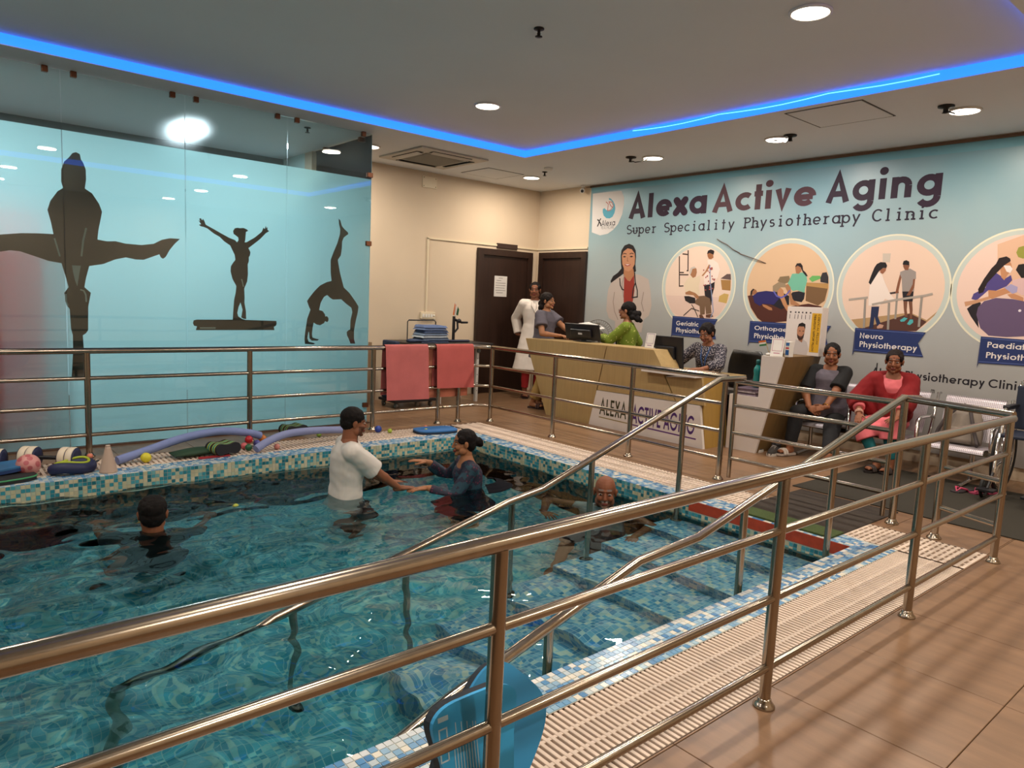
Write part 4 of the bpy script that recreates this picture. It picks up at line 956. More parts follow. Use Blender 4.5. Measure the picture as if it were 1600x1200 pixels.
def ringb(mb, u, z, r0, r1, col, d=None, n=64):
    d = layer() if d is None else d
    for i in range(n):
        a, b = 2*PI*i/n, 2*PI*(i+1)/n
        mb.add([bp(u+r*math.cos(t), z+r*math.sin(t), d) for r, t in ((r0, a), (r1, a), (r1, b), (r0, b))], [(0, 1, 2, 3)], False, col)
def pr(mb, name): return mb.build(name, PRINT, ban, fix=False)
def clip_circle(pts, u, z, r):
    out = []
    for a, b in pts:
        dx, dz = a-u, b-z; L_ = math.hypot(dx, dz)
        out.append((u+dx*r/L_, z+dz*r/L_) if L_ > r else (a, b))
    return out
INK[0] = .0006
m = MB(); poly(m, [(0, 2.985), (7, 2.95), (7, 3.045), (0, 3.045)], '6fa3b2'); pr(m, 'colour_band')
# headings
DK = '2b1a2c'
m = MB(); text(m, 'Alexa', .715, 1.985, 2.572, .315, bp, DK, w=.215, special_x=True, d=.001); text(m, 'Active', 2.035, 3.37, 2.572, .30, bp, '4a3038', w=.20, d=.001); text(m, 'Aging', 3.45, 4.60, 2.585, .295, bp, DK, w=.205, d=.001); pr(m, 'heading')
cw = (4.59-.70)/37; k0 = 0
for wd in 'Super Speciality Physiotherapy Clinic'.split():
    m = MB(); text(m, wd, .70+k0*cw, .70+(k0+len(wd))*cw, 2.365, .125, bp, '241a2a', w=.12, serif=True, mono=True, d=.001); tag(pr(m, 'subheading_word'), kind='stuff'); k0 += len(wd)+1
# logo
m = MB(); poly(m, 'l_disc', 'cfcac8'); poly(m, 'l_cres', '4f9db5'); stroke(m, 'l_fish', .012, 'b06a64')
for k in ('l_man', 'l_man2', 'l_man3'): stroke(m, k, .018, '1f1a20')
(a, z0), (c, _), (_, z1) = TR['l_text']; text(m, 'Alexa', a-.01, c, z0, (z1-z0)*1.15, bp, '2a2228', w=.12, d=layer())
(a, z0), (c, _), (_, z1) = TR['l_sub']; text(m, 'HEALTHCARE', a, c, z0, .045, bp, '8d8a8a', w=.1, d=layer()); pr(m, 'logo')
# portrait
SK = 'b98262'
m = MB(); poly(m, 'p_hair', '1c1416'); poly(m, 'p_coat', 'b3a49c'); poly(m, 'p_neck', 'a8714f'); poly(m, 'p_shirt', '8e2f24'); poly(m, 'p_face', SK)
for k in ('p_arm1', 'p_arm2', 'p_lapel'): stroke(m, k, .012, '8d7f78')
for k in ('p_steth1', 'p_steth2'): stroke(m, k, .018, '221d20')
for k in ('p_eye1', 'p_eye2'): poly(m, k, '20161a')
for k in ('p_eye1', 'p_eye2'): stroke(m, [(u, z+.035) for u, z in (TR[k][0], TR[k][1], TR[k][2])], .010, '2a1c1a')
stroke(m, 'p_nose', .009, '8d5a42'); poly(m, [(u, z-.002) for u, z in TR['p_mouth']], '9c4a44'); poly(m, [(TR['p_mouth'][0][0]+.015, TR['p_mouth'][0][1]-.003), (TR['p_mouth'][1][0], TR['p_mouth'][1][1]-.008), (TR['p_mouth'][2][0]-.015, TR['p_mouth'][2][1]-.005), (TR['p_mouth'][4][0], TR['p_mouth'][4][1]+.012)], 'e8e2dc')
poly(m, [(TR['p_face'][k][0], TR['p_face'][k][1]) for k in (0, 1, 2, 3)] + [(TR['p_face'][3][0]-.02, TR['p_face'][3][1]+.03), (TR['p_face'][1][0], TR['p_face'][1][1]+.045)], '1c1416'); pr(m, 'portrait')
# picture discs
CEN = [(1.912, 1.686), (3.098, 1.686), (4.218, 1.686), (5.300, 1.700)]; RO = (.54, .54, .544, .54)
PICBG = ['d9c0b0', 'c9a888', 'd6baa8', 'd8bcb0']
def pic(i):
    u, z = CEN[i]; m = MB(); INK[0] = .0008
    disc(m, u, z, RO[i], 'b4bdb8'); ringb(m, u, z, RO[i]-.012, RO[i]+.004, 'd6d2bc'); disc(m, u, z, .49, PICBG[i]); return m
def cp(m, i, key, col): poly(m, clip_circle(TR[key], CEN[i][0], CEN[i][1], .489), col)
def cs(m, i, key, w, col): stroke(m, clip_circle(TR[key], CEN[i][0], CEN[i][1], .485), w, col)
m = pic(0)
poly(m, clip_circle([(1.4, 1.55), (2.4, 1.55), (2.4, 1.2), (1.9, 1.15), (1.4, 1.2)], *CEN[0], .489), 'd2b6aa')
for k in ('a_frame1', 'a_frame2', 'a_frame3', 'a_frame4', 'a_frame5'): cs(m, 0, k, .016, '3a2a26')
for k, c in (('a_yel', 'b99a58'), ('a_table', '9a7240'), ('a_roof', '5d4a48'), ('a_wleg', '201a20'), ('a_wtop', 'e0cdc4'), ('a_warm', 'a5714c'), ('a_whair', '201518'), ('a_wface', '94603f'), ('a_chair', '201a1c'), ('a_mleg', '6d5440'), ('a_mtop', 'd2bfa6'), ('a_marm', '9a6a48'), ('a_mhead', '9c6c4c'), ('a_mhair', 'b7aca4'), ('a_shoe1', '5a3a2a'), ('a_shoe2', '5a3a2a')): cp(m, 0, k, c)
for k in ('a_cl1', 'a_cl2'): cs(m, 0, k, .012, '4a403c')
cs(m, 0, 'a_pole', .012, '7f8fb0')
rr = random.Random(3)
for _ in range(26): disc(m, 2.03+rr.uniform(-.04, .13), 1.79+rr.uniform(-.16, .14), .010, '9a4a48', n=6)
pr(m, 'picture_disc')
m = pic(1)
for k, c in (('b_mat', '4a241c'), ('b_bench', '6e5236'), ('b_benchtop', 'a8804c'), ('b_bag', '2c2a2e'), ('b_green', '5fa058'), ('b_cush', '7a664c'), ('b_wleg', '1c1a22'), ('b_wtop', '69a890'), ('b_whair', '1c1416'), ('b_wface', '9a6848'), ('b_hips', '1b1820'), ('b_torso', '26205a'), ('b_head', '8f5f42'), ('b_mhair', '1c1416'), ('b_hand', 'a5714c'), ('b_leg2', 'a0704e'), ('b_leg1', 'b07d58'), ('b_shorts', '8d7a62')): cp(m, 1, k, c)
cs(m, 1, 'b_band', .016, '5a5aa8'); pr(m, 'picture_disc')
m = pic(2)
for k, c in (('d_floor', 'a58660'), ('d_mat', '4e3028'), ('d_box', 'b9aca0')): cp(m, 2, k, c)
cs(m, 2, 'd_bar3', .02, '3a3030'); cs(m, 2, 'd_p4', .02, '8d857e')
for k, c in (('d_mleg1', '6d4634'), ('d_mleg2', '6d4634'), ('d_mshort', '1c1a20'), ('d_marm1', '7a4c36'), ('d_mtop', '8d8480'), ('d_marm2', '7a4c36'), ('d_mhead', '7a4c36'), ('d_mhair', '161214'), ('d_sh1', '4aa0a4'), ('d_sh2', '4aa0a4'), ('d_leg', '1f2848'), ('d_foot', 'b48c78'), ('d_coat', 'dccdc4'), ('d_wface', '8d5a42'), ('d_whair', '18141a')): cp(m, 2, k, c)
for k in ('d_bar1', 'd_bar2'): cs(m, 2, k, .022, '9c938a')
for k in ('d_p1', 'd_p2', 'd_p3'): cs(m, 2, k, .022, '8d857e')
pr(m, 'picture_disc')
m = pic(3)
for k, c in (('e_wall', 'cfa88e'), ('e_emb', '8a8a3a'), ('e_leg', '201a20'), ('e_wtop', '4a3f7a'), ('e_cb', 'c9a8a8'), ('e_ch', '1a1416'), ('e_ball', '5d4c6a'), ('e_arm2', 'b98a6a'), ('e_arm', 'b5805c'), ('e_wface', 'b5805c'), ('e_mask', 'dcd2d0'), ('e_whair', '1f1416'), ('e_glove', '9a94b8'), ('e_carm', 'b5805c')): cp(m, 3, k, c)
disc(m, 5.33, 1.52, .012, 'd8d0d8', n=8); pr(m, 'picture_disc')
# blue name ribbons
NAVY = '22305f'; TX = 'd8d0cc'
def rib(key, lines, d0=.006):
    m = MB(); INK[0] = d0; poly(m, key, NAVY)
    a = TR[key]; stroke(m, [(a[0][0]+.01, a[0][1]-.014), (a[1][0]-.02, a[1][1]-.014)], .004, '5a68a0'); stroke(m, [(a[4][0]+.01, a[4][1]+.014), (a[3][0]-.01, a[3][1]+.014)], .004, '5a68a0')
    poly(m, [(a[0][0], a[0][1]), (a[0][0]-.004, a[4][1]-.05), (a[4][0]+.012, a[4][1])], '3a4060')
    for s, k, x1 in lines:
        (x0, z), (xe, _), (_, zt) = TR[k]; text(m, s, x0, x1, z, zt-z, bp, TX, w=.15, d=layer())
    pr(m, 'name_ribbon')
rib('rib1', (('Geriatric', 't_ger', 1.985), ('Physiotherapy', 't_phy1', 2.21)))
rib('rib2', (('Orthopaedic', 't_ort', 3.29), ('Physiotherapy', 't_phy2', 3.32)))
rib('rib3', (('Neuro', 't_neu', 4.20), ('Physiotherapy', 't_phy3', 4.525)))
rib('rib4', (('Paediatric', 't_pae', 5.50), ('Physiotherapy', 't_phy4', 5.67)))
wds = 'Alexa Physiotherapy Clinic'.split(); aw = [sum(glyph(c_, .16)[1] for c_ in w_) for w_ in wds]; un = (5.445-4.115)/(sum(aw)+.64); x_ = 4.115
for w_, a_ in zip(wds, aw):
    m = MB(); text(m, w_, x_, x_+a_*un, .812, .078, bp, '1c1820', w=.16, d=.001); tag(pr(m, 'small_heading_word'), kind='stuff'); x_ += (a_+.32)*un
m = MB(); text(m, 'm', 4.686, 4.725, .70, .05, bp, '2a2428', w=.12, d=.001); pr(m, 'small_heading_word')
o = MB().tube([bp(u, z, .012+.01*math.sin(i)) for i, (u, z) in enumerate(TR['wire'][:-1]+TR['wire2'])], .005, 6).build('loose_wire', mat('brown_wire', '5a4438', .6)); tag(o, 'thin loose wire hanging across the banner between two picture discs', 'wire')

# ================================================================== dark gymnast figures on the glass
GF = mat('dark_film', '373d3a', .35)
def gp(x, z, d=0): return (x, YG+.0135-d, z)
def decal(label, keys, lines):
    t = thing('glass_decal', label, 'decal', (TR[keys][0][0], YG, TR[keys][0][1]), 'gymnast figures on the glass')
    q = MB(); q.prism(TR[keys], 0, .0012, gp); q.build('figure', GF, t)
    for k, w in lines:
        q = MB()
        if w:
            for r_ in ribbon(TR[k], w): q.add([gp(p[0], p[1], .0016) for p in r_], [(0, 1, 2, 3)])
        else: q.prism(TR[k], .0013, .0017, gp)
        q.build('cut_line', mat('pale_film', '9cb6b4', .5), t)
decal('dark doing-the-splits gymnast figure on the frosted glass', 'split', (('split_gap', 0), ('split_line', .014), ('split_line2', .012), ('split_line3', .012), ('split_line4', .012)))
decal('dark figure with raised arms on a balance beam', 'balance', (('balance_slot', 0), ('balance_line', .010)))
decal('dark figure in a back bend with one leg raised', 'bridge', ())
# ================================================================== reception desk
DX = 6.10
def dp(y, z, d=0): return (DX-d, y, z)
WF = mat('white_laminate', 'd5cdc8', .4)
desk = thing('reception_desk', 'long beech reception desk with slanted panels and a lettered white sign', 'reception desk', (6.35, 5.4, 0))
def panel(poly, d0, d1, m, name='front_panel', parent=None): 
    q = MB(); q.prism(poly, d0, d1, dp); return q.build(name, m, parent or desk)
panel([(6.88, .93), (5.485, .94), (5.60, .42), (5.68, .0), (6.43, 0)], -.03, 0, WOOD)
panel([(5.472, .94), (4.81, .95), (4.70, .80), (4.645, .68), (4.485, .44), (5.585, .42)], -.03, 0, WOOD)
panel([(4.627, .68), (4.18, .715), (4.125, .44), (4.472, .44)], -.03, 0, WOOD)
sg = panel([(5.59, .415), (5.685, 0), (4.10, 0), (4.175, .435)], -.03, .006, WF, 'sign_panel')
q = MB(); text(q, 'ALEXA', 5.53, 5.12, .145, .185, lambda a, b, d: dp(a, b, .0066+d), '3a3822', w=.15); q.build('lettering', PRINT, sg, fix=False)
q = MB(); text(q, 'ACTIVE AGING', 5.045, 4.21, .125, .195, lambda a, b, d: dp(a, b, .0066+d), '4a2a68', w=.16); q.build('lettering', PRINT, sg, fix=False)
q = MB(); q.add([dp(*p, .0066) for p in ((5.53, .118), (5.10, .11), (5.10, .098), (5.53, .106))], [(0, 1, 2, 3)], col='8a7a4a'); q.add([dp(*p, .0066) for p in ((5.04, .108), (4.19, .095), (4.19, .08), (5.04, .093))], [(0, 1, 2, 3)], col='5a3070'); q.build('underline', PRINT, sg, fix=False)
# body behind the panels
q = MB(); q.prism([(6.88, .93), (4.81, .95), (4.81, .925), (6.865, .905)], -.36, -.03, dp); q.build('counter_top', WOOD, desk)
q = MB(); q.prism([(4.81, .95), (4.70, .80), (4.645, .68), (4.665, .68), (4.72, .80), (4.83, .95)], -.30, -.03, dp); q.build('slanted_end', WOOD, desk)
q = MB(); q.prism([(4.18, .715), (4.10, 0), (4.12, 0), (4.20, .715)], -.42, -.03, dp); q.build('end_panel', mat('light_beech', '9c7a3a', .5, vary=.08, scale=3, stretch=(6, 6, 1)), desk)
MB().box((6.35, 4.2, .69), (6.95, 6.3, .715)).build('work_surface', WOOD, desk)
MB().box((6.35, 6.32, 0), (6.93, 6.35, .69)).build('end_panel', WOOD, desk)
MB().box((6.00, 4.19, .716), (6.45, 4.88, .742), bev=.004).build('ledge', WF, desk)
# side counter
cn = thing('side_counter', 'white stepped counter with an olive wood slanted side', 'counter', (6.7, 3.75, 0))
def cpn(y, z, d=0): return (6.42+d, y, z)
q = MB(); q.prism([(4.05, 0), (4.05, .56), (3.73, .56), (3.73, .98), (3.50, .98), (3.715, 0)], 0, .03, cpn); q.build('front_panel', WF, cn)
q = MB(); q.prism([(3.50, .98), (3.715, 0), (3.735, 0), (3.52, .98)], .03, .75, cpn); q.build('side_panel', WOOD2, cn)
q = MB(); q.prism([(3.735, .98), (3.50, .98), (3.505, .955), (3.735, .955)], .03, .75, cpn); q.build('counter_top', WOOD2, cn)
MB().box((6.45, 3.735, .535), (7.0, 4.05, .56)).build('low_shelf', WF, cn)
MB().box((6.95, 3.735, .0), (7.17, 3.87, .955)).build('rear_support', WOOD2, cn)
MB().box((6.95, 3.737, .955), (7.17, 3.87, .98)).build('rear_top', WOOD2, cn)

# ---- things on the desk
def rotz(a): return Matrix.Rotation(a, 3, 'Z')
def monitor(label, c, w, h, ang, tilt, zb, mark):
    t = thing('monitor', label, 'monitor', (c[0], c[1], zb), 'black screens seen from behind')
    R = rotz(ang) @ Matrix.Rotation(tilt, 3, 'Y')
    o = Vector((c[0], c[1], zb))
    def T_(p): return o + R @ Vector(p)
    q = MB(); q.box((-.012, -w/2, .02), (.012, w/2, .02+h), bev=.006); q.v = [tuple(T_(v)) for v in q.v]; q.build('screen_shell', BLACKP, t)
    q = MB(); q.box((-.05, -w*.3, .06), (-.012, w*.3, .02+h*.7), bev=.012); q.v = [tuple(T_(v)) for v in q.v]; q.build('rear_housing', BLACKP, t)
    q = MB(); q.box((-.0525, -.03, .05+h*.25), (-.05, .03, .05+h*.25+.022)); q.v = [tuple(T_(v)) for v in q.v]; q.build('maker_mark', mat('silver_mark', 'b8b8bc', .4), t)
    q = MB(); q.box((-.01, -.03, .0), (.02, .03, .05)); q.box((-.07, -.11, 0), (.09, .11, .008), bev=.003); q.build('stand', BLACKP, t)
    for ob in t.children:
        if ob.name.startswith('stand'):
            for v in ob.data.vertices: v.co = o + rotz(ang) @ v.co
    return t
monitor('low black screen on the desk before the standing grey-shirt woman', (6.36, 6.10), .52, .20, .12, -.25, .945, 1)
monitor('tall black screen beside the woman writing', (6.42, 4.87), .46, .36, .0, -.12, .716, 1)
def card_stand(label, x, y, z, w, h, ang, lean=.22, border='b06080'):
    t = thing('payment_card', label, 'card stand', (x, y, z), 'white payment cards on stands')
    R = rotz(ang) @ Matrix.Rotation(lean, 3, 'Y'); o = Vector((x, y, z))
    q = MB(); q.box((0, -w/2, 0), (.006, w/2, h), bev=.002); q.v = [tuple(o+R @ Vector(v)) for v in q.v]; q.build('card', WHITE, t)
    q = MB()
    for a in ((-w*.38, h*.93, w*.38, h*.955), (-w*.38, h*.30, w*.38, h*.32), (-w*.40, h*.30, -w*.37, h*.955), (w*.37, h*.30, w*.40, h*.955), (-w*.25, h*.16, w*.25, h*.2)):
        q.add([o+R @ Vector(p) for p in ((-.0006, a[0], a[1]), (-.0006, a[2], a[1]), (-.0006, a[2], a[3]), (-.0006, a[0], a[3]))], [(0, 1, 2, 3)], col=border)
    q.build('print', PRINT, t, fix=False)
    q = MB(); q.box((.0, -w*.4, 0), (.075, w*.4, .006)); q.v = [tuple(o+rotz(ang) @ Vector(v)) for v in q.v]; q.build('foot', WHITE, t)
card_stand('white card standing on the desk before the tall screen', 6.28, 5.02, .950, .115, .17, .1, border='7a4a90')
card_stand('white card with a pink border on the white counter', 6.46, 3.60, .981, .12, .18, .25)
def sheet(t, x, y, z, w, h, ang, m, name='sheet', bend=0):
    q = MB(); n = 6; vs = []
    for i in range(n+1):
        a = -w/2+w*i/n
        for b_ in (-h/2, h/2): vs.append((a, b_, bend*math.cos(PI*a/w)))
    fs = [(2*i, 2*i+2, 2*i+3, 2*i+1) for i in range(n)]
    R = rotz(ang); o = Vector((x, y, z))
    q.add([o+R @ Vector(v) for v in vs], fs); q.add([o+R @ Vector(v)+Vector((0, 0, .0012)) for v in vs], fs)
    return q.build(name, m, t)
PAPER = MATS['paper'] if 'paper' in MATS else mat('paper', 'cfc9c4', .8)
PAPW = mat('white_paper', 'd6d0cc', .8); PAPP = mat('pink_paper', 'cdb4b4', .8)
t = thing('paper_pile', 'loose papers spread on the white ledge', 'papers', (6.2, 4.5, .743))
for k, (x, y, a, m) in enumerate(((6.16, 4.42, .1, PAPW), (6.2, 4.55, -.15, PAPP), (6.24, 4.36, .25, PAPW), (6.22, 4.65, .05, PAPW))): sheet(t, x, y, .7445+.002*k, .20, .28, a, m)
o = MB().box((6.25, 4.22, .743), (6.45, 4.44, .762), bev=.003).build('ledger', mat('brown_card', '7a6450', .7)); tag(o, 'closed brown ledger at the end of the desk', 'book')
for k in range(5):
    z = .562+.014*k
    o = MB().box((6.44+.012*(k % 2), 3.76+.01*(k % 3), z), (6.72, 4.02-.008*(k % 2), z+.012), rot=rotz(.03*(k-2))).build('magazine', mat('magazine_cover_%d' % (k % 3), ('8a7a88', '5a4a58', 'b0a4a8')[k % 3], .4, vary=.5, scale=18))
    tag(o, ('bottom', 'second', 'middle', 'fourth', 'top')[k] + ' magazine of the pile on the low white shelf', 'magazine', 'magazines on the low shelf')
t = thing('water_bottle', 'teal water bottle standing on the low white shelf', 'bottle', (6.66, 3.90, .632))
TEAL = mat('teal_plastic', '147a78', .25, coat=.3)
MB().lathe([(.001, 0), (.036, .002), (.038, .02), (.038, .10), (.034, .13), (.040, .17), (.036, .20), (.02, .225), (.016, .235)], (6.66, 3.90, .632), seg=22).build('body', TEAL, t)
MB().lathe([(.02, .236), (.021, .275), (.016, .285), (.001, .287)], (6.66, 3.90, .632), seg=18).build('cap', mat('teal_cap', '0f5f60', .4), t)
# flags
def flag_set(x, y, z):
    t = thing('desk_flags', 'two small crossed tricolour flags on the white counter', 'flags', (x, y, z))
    MB().lathe([(.001, 0), (.03, .001), (.028, .02), (.01, .026)], (x, y, z), seg=16).build('base', WHITE, t)
    for s in (1, -1):
        q = MB(); q.tube([(x, y, z+.02), (x, y+s*.05, z+.15)], .0025, 6); q.build('staff', mat('brass', 'b89a50', .3, metal=.8), t)
        q = MB()
        for k, c in enumerate(('c8642a', 'dcd6cc', '2a6a3a')):
            a = Vector((x, y+s*.05-s*.006*k, z+.148-.017*k)); d1 = Vector((0, s*.075, -.015)); d2 = Vector((0, -s*.006, -.017))
            q.add([a, a+d1, a+d1+d2, a+d2], [(0, 1, 2, 3)], col=c); q.add([v+Vector((.001, 0, 0)) for v in (a, a+d1, a+d1+d2, a+d2)], [(0, 1, 2, 3)], col=c)
        q.build('flag', PRINT, t, fix=False)
flag_set(6.50, 3.70, .981)
t = thing('leaflet_box', 'small dark and teal leaflet box behind the crossed flags', 'box', (6.62, 3.72, .981))
MB().box((6.57, 3.63, .981), (6.66, 3.72, 1.14), bev=.003).build('body', mat('black_card', '1c1a22', .5), t)
MB().box((6.566, 3.63, 1.10), (6.571, 3.72, 1.145)).build('band', mat('teal_card', '1f7a78', .5), t)
t = thing('leaflet_box', 'small blue and white carton beside the pink-bordered card', 'box', (6.55, 3.5, .985))
MB().box((6.52, 3.50, .981), (6.60, 3.545, 1.13), bev=.002).build('body', WHITE, t)
q = MB()
for z0, z1, c in ((1.0, 1.05, '2a5a9a'), (1.06, 1.075, 'c04048'), (1.09, 1.12, '3a6aa8')): q.add([(6.5194, y, z) for y, z in ((3.505, z0), (3.54, z0), (3.54, z1), (3.505, z1))], [(0, 1, 2, 3)], col=c)
q.build('print', PRINT, t, fix=False)
# pillow carton
t = thing('pillow_carton', 'tall white carton with a bearded man and a yellow band', 'carton', (7.08, 3.64, .98))
MB().box((7.02, 3.455, .982), (7.15, 3.83, 1.475), bev=.003).build('carton', mat('white_card', 'd2c8c2', .5), t)
def kp(u, z, d): return (7.0195-d, 3.83-u, z)
q = MB()
def kpoly(pts, c, d): q.add([kp(u, z, d) for u, z in pts], [tuple(range(len(pts)))], False, c)
kpoly([(.272, 1.02), (.37, 1.02), (.37, 1.415), (.272, 1.415)], 'c99a26', .0003)
kpoly([(.10, .99), (.25, .99), (.265, 1.05), (.24, 1.12), (.19, 1.15), (.165, 1.12), (.12, 1.14)], 'b8b0ae', .0003)
kpoly([(.145, 1.16), (.15, 1.13), (.19, 1.11), (.20, 1.17)], '9a6a50', .0006)
kpoly([(.125, 1.24), (.13, 1.18), (.155, 1.14), (.18, 1.14), (.205, 1.19), (.21, 1.26), (.17, 1.29), (.135, 1.28)], 'b07c60', .0008)
kpoly([(.13, 1.20), (.135, 1.16), (.155, 1.135), (.18, 1.135), (.20, 1.16), (.205, 1.21), (.185, 1.175), (.15, 1.175)], '3a2822', .0010)
kpoly([(.128, 1.26), (.14, 1.30), (.175, 1.315), (.21, 1.30), (.212, 1.25), (.195, 1.275), (.145, 1.275)], '1f1816', .0010)
for u in (.148, .185): kpoly([(u, 1.225), (u+.016, 1.225), (u+.016, 1.232), (u, 1.232)], '2a1c18', .0012)
kpoly([(.158, 1.165), (.178, 1.165), (.175, 1.17), (.161, 1.17)], '8a4a40', .0012)
rot = lambda a, b, d: kp(b, a, .0006)
text(q, 'CERVICAL PILLOW', 1.405, 1.10, .335, .022, lambda a, b, d: kp(b, a, .0006+d), '5a4420', w=.16)
text(q, 'THERAPEUTIC SUPPORT PILLOW', 1.405, 1.03, .295, .022, lambda a, b, d: kp(b, a, .0006+d), '3a2c18', w=.16)
for k, u in enumerate((.03, .085, .12, .16, .20, .245)):
    for z0, z1 in ((1.41, 1.425), (1.35, 1.395)):
        kpoly([(u, z0), (u+(.016 if z0 > 1.4 else .005), z0), (u+(.016 if z0 > 1.4 else .005), z1), (u, z1)], '5a5458' if k % 2 else '2a2428', .0004)
q.build('print', PRINT, t, fix=False)

# fan behind the desk
def fan(x, y, z):
    t = thing('table_fan', 'round wire cage fan behind the reception desk', 'fan', (x, y, .0))
    ax = Vector((-.85, -.5, .0)).normalized(); U = Vector((0, 0, 1)); V = ax.cross(U); c = Vector((x, y, z))
    GR = mat('fan_wire', '6a625a', .4, metal=.5)
    q = MB()
    for r_, d in ((.20, 0), (.15, .035), (.10, .05)):
        q.tube([c+ax*d+(U*math.cos(a)+V*math.sin(a))*r_ for a in [2*PI*k/40 for k in range(40)]], .004 if r_ > .18 else .002, 6, closed=True)
    for k in range(36):
        a = 2*PI*k/36; q.tube([c+ax*.055+(U*math.cos(a)+V*math.sin(a))*.04, c+ax*.05+(U*math.cos(a)+V*math.sin(a))*.12, c+(U*math.cos(a)+V*math.sin(a))*.20, c-ax*.06+(U*math.cos(a)+V*math.sin(a))*.13], .0015, 4)
    q.build('cage', GR, t)
    MB().lathe([(.001, .065), (.038, .062), (.042, .052), (.04, .048)], c, axis=ax, seg=20).build('hub_badge', mat('fan_cream', 'cfc6b4', .4), t)
    for k in range(3):
        q = MB(); a = 2*PI*k/3
        pts = []
        for i in range(9):
            tt = i/8; ang = a + .9*math.sin(tt*PI)*.5
            pts.append((.03+.13*tt, ang))
        vs = []
        for r_, ang in pts:
            w = .25+.5*math.sin(PI*min(1, (r_-.03)/.14))
            for s in (-1, 1): vs.append(c+ax*(.01+.012*s)+(U*math.cos(ang+s*w*.5)+V*math.sin(ang+s*w*.5))*r_)
        q.add(vs, [(2*i, 2*i+2, 2*i+3, 2*i+1) for i in range(8)], True); q.build('blade', mat('fan_blade', '8a8478', .4), t, fix=False)
    MB().lathe([(.001, -.14), (.05, -.13), (.055, -.04), (.03, -.02)], c, axis=ax, seg=18).build('motor', mat('fan_grey', '55504a', .5), t)
    MB().tube([c-ax*.08, c-ax*.08-Vector((0, 0, .12)), (x+.07, y+.04, .03)], .018, 12).build('pole', MATS['fan_grey'], t)
    MB().lathe([(.17, 0), (.17, .015), (.05, .04), (.02, .06)], (x+.07, y+.04, 0), seg=24).build('base', MATS['fan_grey'], t)
fan(7.05, 6.50, 1.0)
# office chair of the writing woman
t = thing('office_chair', 'black padded office chair behind the woman writing', 'chair', (7.0, 4.45, 0))
BLK = mat('black_leather', '16120f', .38, bump=.1, bscale=90)
q = MB(); q.box((6.80, 4.2, .42), (7.22, 4.68, .50), bev=.03); q.build('seat', BLK, t)
q = MB(); n = 10
rings = []
for i in range(9):
    s_ = i/8; z = .52+.44*s_; w = .25*(1-.55*abs(s_-.45)**2.2*2); rings.append(((7.26+.03*math.sin(s_*PI), 4.40, z), (0, max(.06, w), 0), (.035, 0, 0)))
q.loft(rings, 24); q.build('backrest', BLK, t)
for s in (-1, 1):
    q = MB(); q.tube([(7.16, 4.44+s*.25, .46), (7.14, 4.44+s*.28, .66), (6.92, 4.44+s*.28, .66)], .016, 10); q.build('armrest', BLACKP, t)
MB().tube([(7.0, 4.44, .08), (7.0, 4.44, .42)], .028, 14).build('gas_column', BLACKP, t)
for k in range(5):
    a = 2*PI*k/5; q = MB(); q.tube([(7.0, 4.44, .10), (7.0+.26*math.cos(a), 4.44+.26*math.sin(a), .065)], [.025, .015], 8); o = q.build('base_arm', BLACKP, t)
    MB().ball((7.0+.26*math.cos(a), 4.44+.26*math.sin(a), .03), .029).build('caster', BLACKP, o)

# ================================================================== waiting bench (perforated steel)
def perf_mat():
    def fn(nt, N, L, out):
        b = N('ShaderNodeBsdfPrincipled'); b.inputs['Metallic'].default_value = .55; b.inputs['Roughness'].default_value = .38
        tc = N('ShaderNodeTexCoord'); vm = N('ShaderNodeVectorMath'); vm.operation = 'MULTIPLY'; vm.inputs[1].default_value = (70, 70, 70); L(tc.outputs['Object'], vm.inputs[0])
        fr = N('ShaderNodeVectorMath'); fr.operation = 'FRACTION'; L(vm.outputs[0], fr.inputs[0])
        sb = N('ShaderNodeVectorMath'); sb.operation = 'SUBTRACT'; sb.inputs[1].default_value = (.5, .5, .5); L(fr.outputs[0], sb.inputs[0])
        sx = N('ShaderNodeSeparateXYZ'); L(sb.outputs[0], sx.inputs[0]); ge = N('ShaderNodeNewGeometry'); sn = N('ShaderNodeSeparateXYZ'); L(ge.outputs['True Normal'], sn.inputs[0])
        ab = N('ShaderNodeMath'); ab.operation = 'ABSOLUTE'; L(sn.outputs[2], ab.inputs[0]); gt = N('ShaderNodeMath'); gt.operation = 'GREATER_THAN'; gt.inputs[1].default_value = .6; L(ab.outputs[0], gt.inputs[0])
        mx = N('ShaderNodeMix'); L(gt.outputs[0], mx.inputs[0]); L(sx.outputs[2], mx.inputs[2]); L(sx.outputs[0], mx.inputs[3])
        cv = N('ShaderNodeCombineXYZ'); L(mx.outputs[0], cv.inputs[0]); L(sx.outputs[1], cv.inputs[1])
        ln = N('ShaderNodeVectorMath'); ln.operation = 'LENGTH'; L(cv.outputs[0], ln.inputs[0])
        lt = N('ShaderNodeMath'); lt.operation = 'LESS_THAN'; lt.inputs[1].default_value = .27; L(ln.outputs['Value'], lt.inputs[0])
        mc = N('ShaderNodeMix'); mc.data_type = 'RGBA'; L(lt.outputs[0], mc.inputs[0]); mc.inputs[6].default_value = (*lin('cbc2c8'), 1); mc.inputs[7].default_value = (*lin('4a4246'), 1)
        L(mc.outputs[2], b.inputs['Base Color']); L(b.outputs[0], out.inputs['Surface'])
    return shader_mat('perforated_steel', fn)
PERF = perf_mat()
bench = thing('waiting_bench', 'three seat perforated steel waiting bench against the banner wall', 'bench', (7.2, 2.7, 0))
SY = (3.33, 2.72, 2.11)
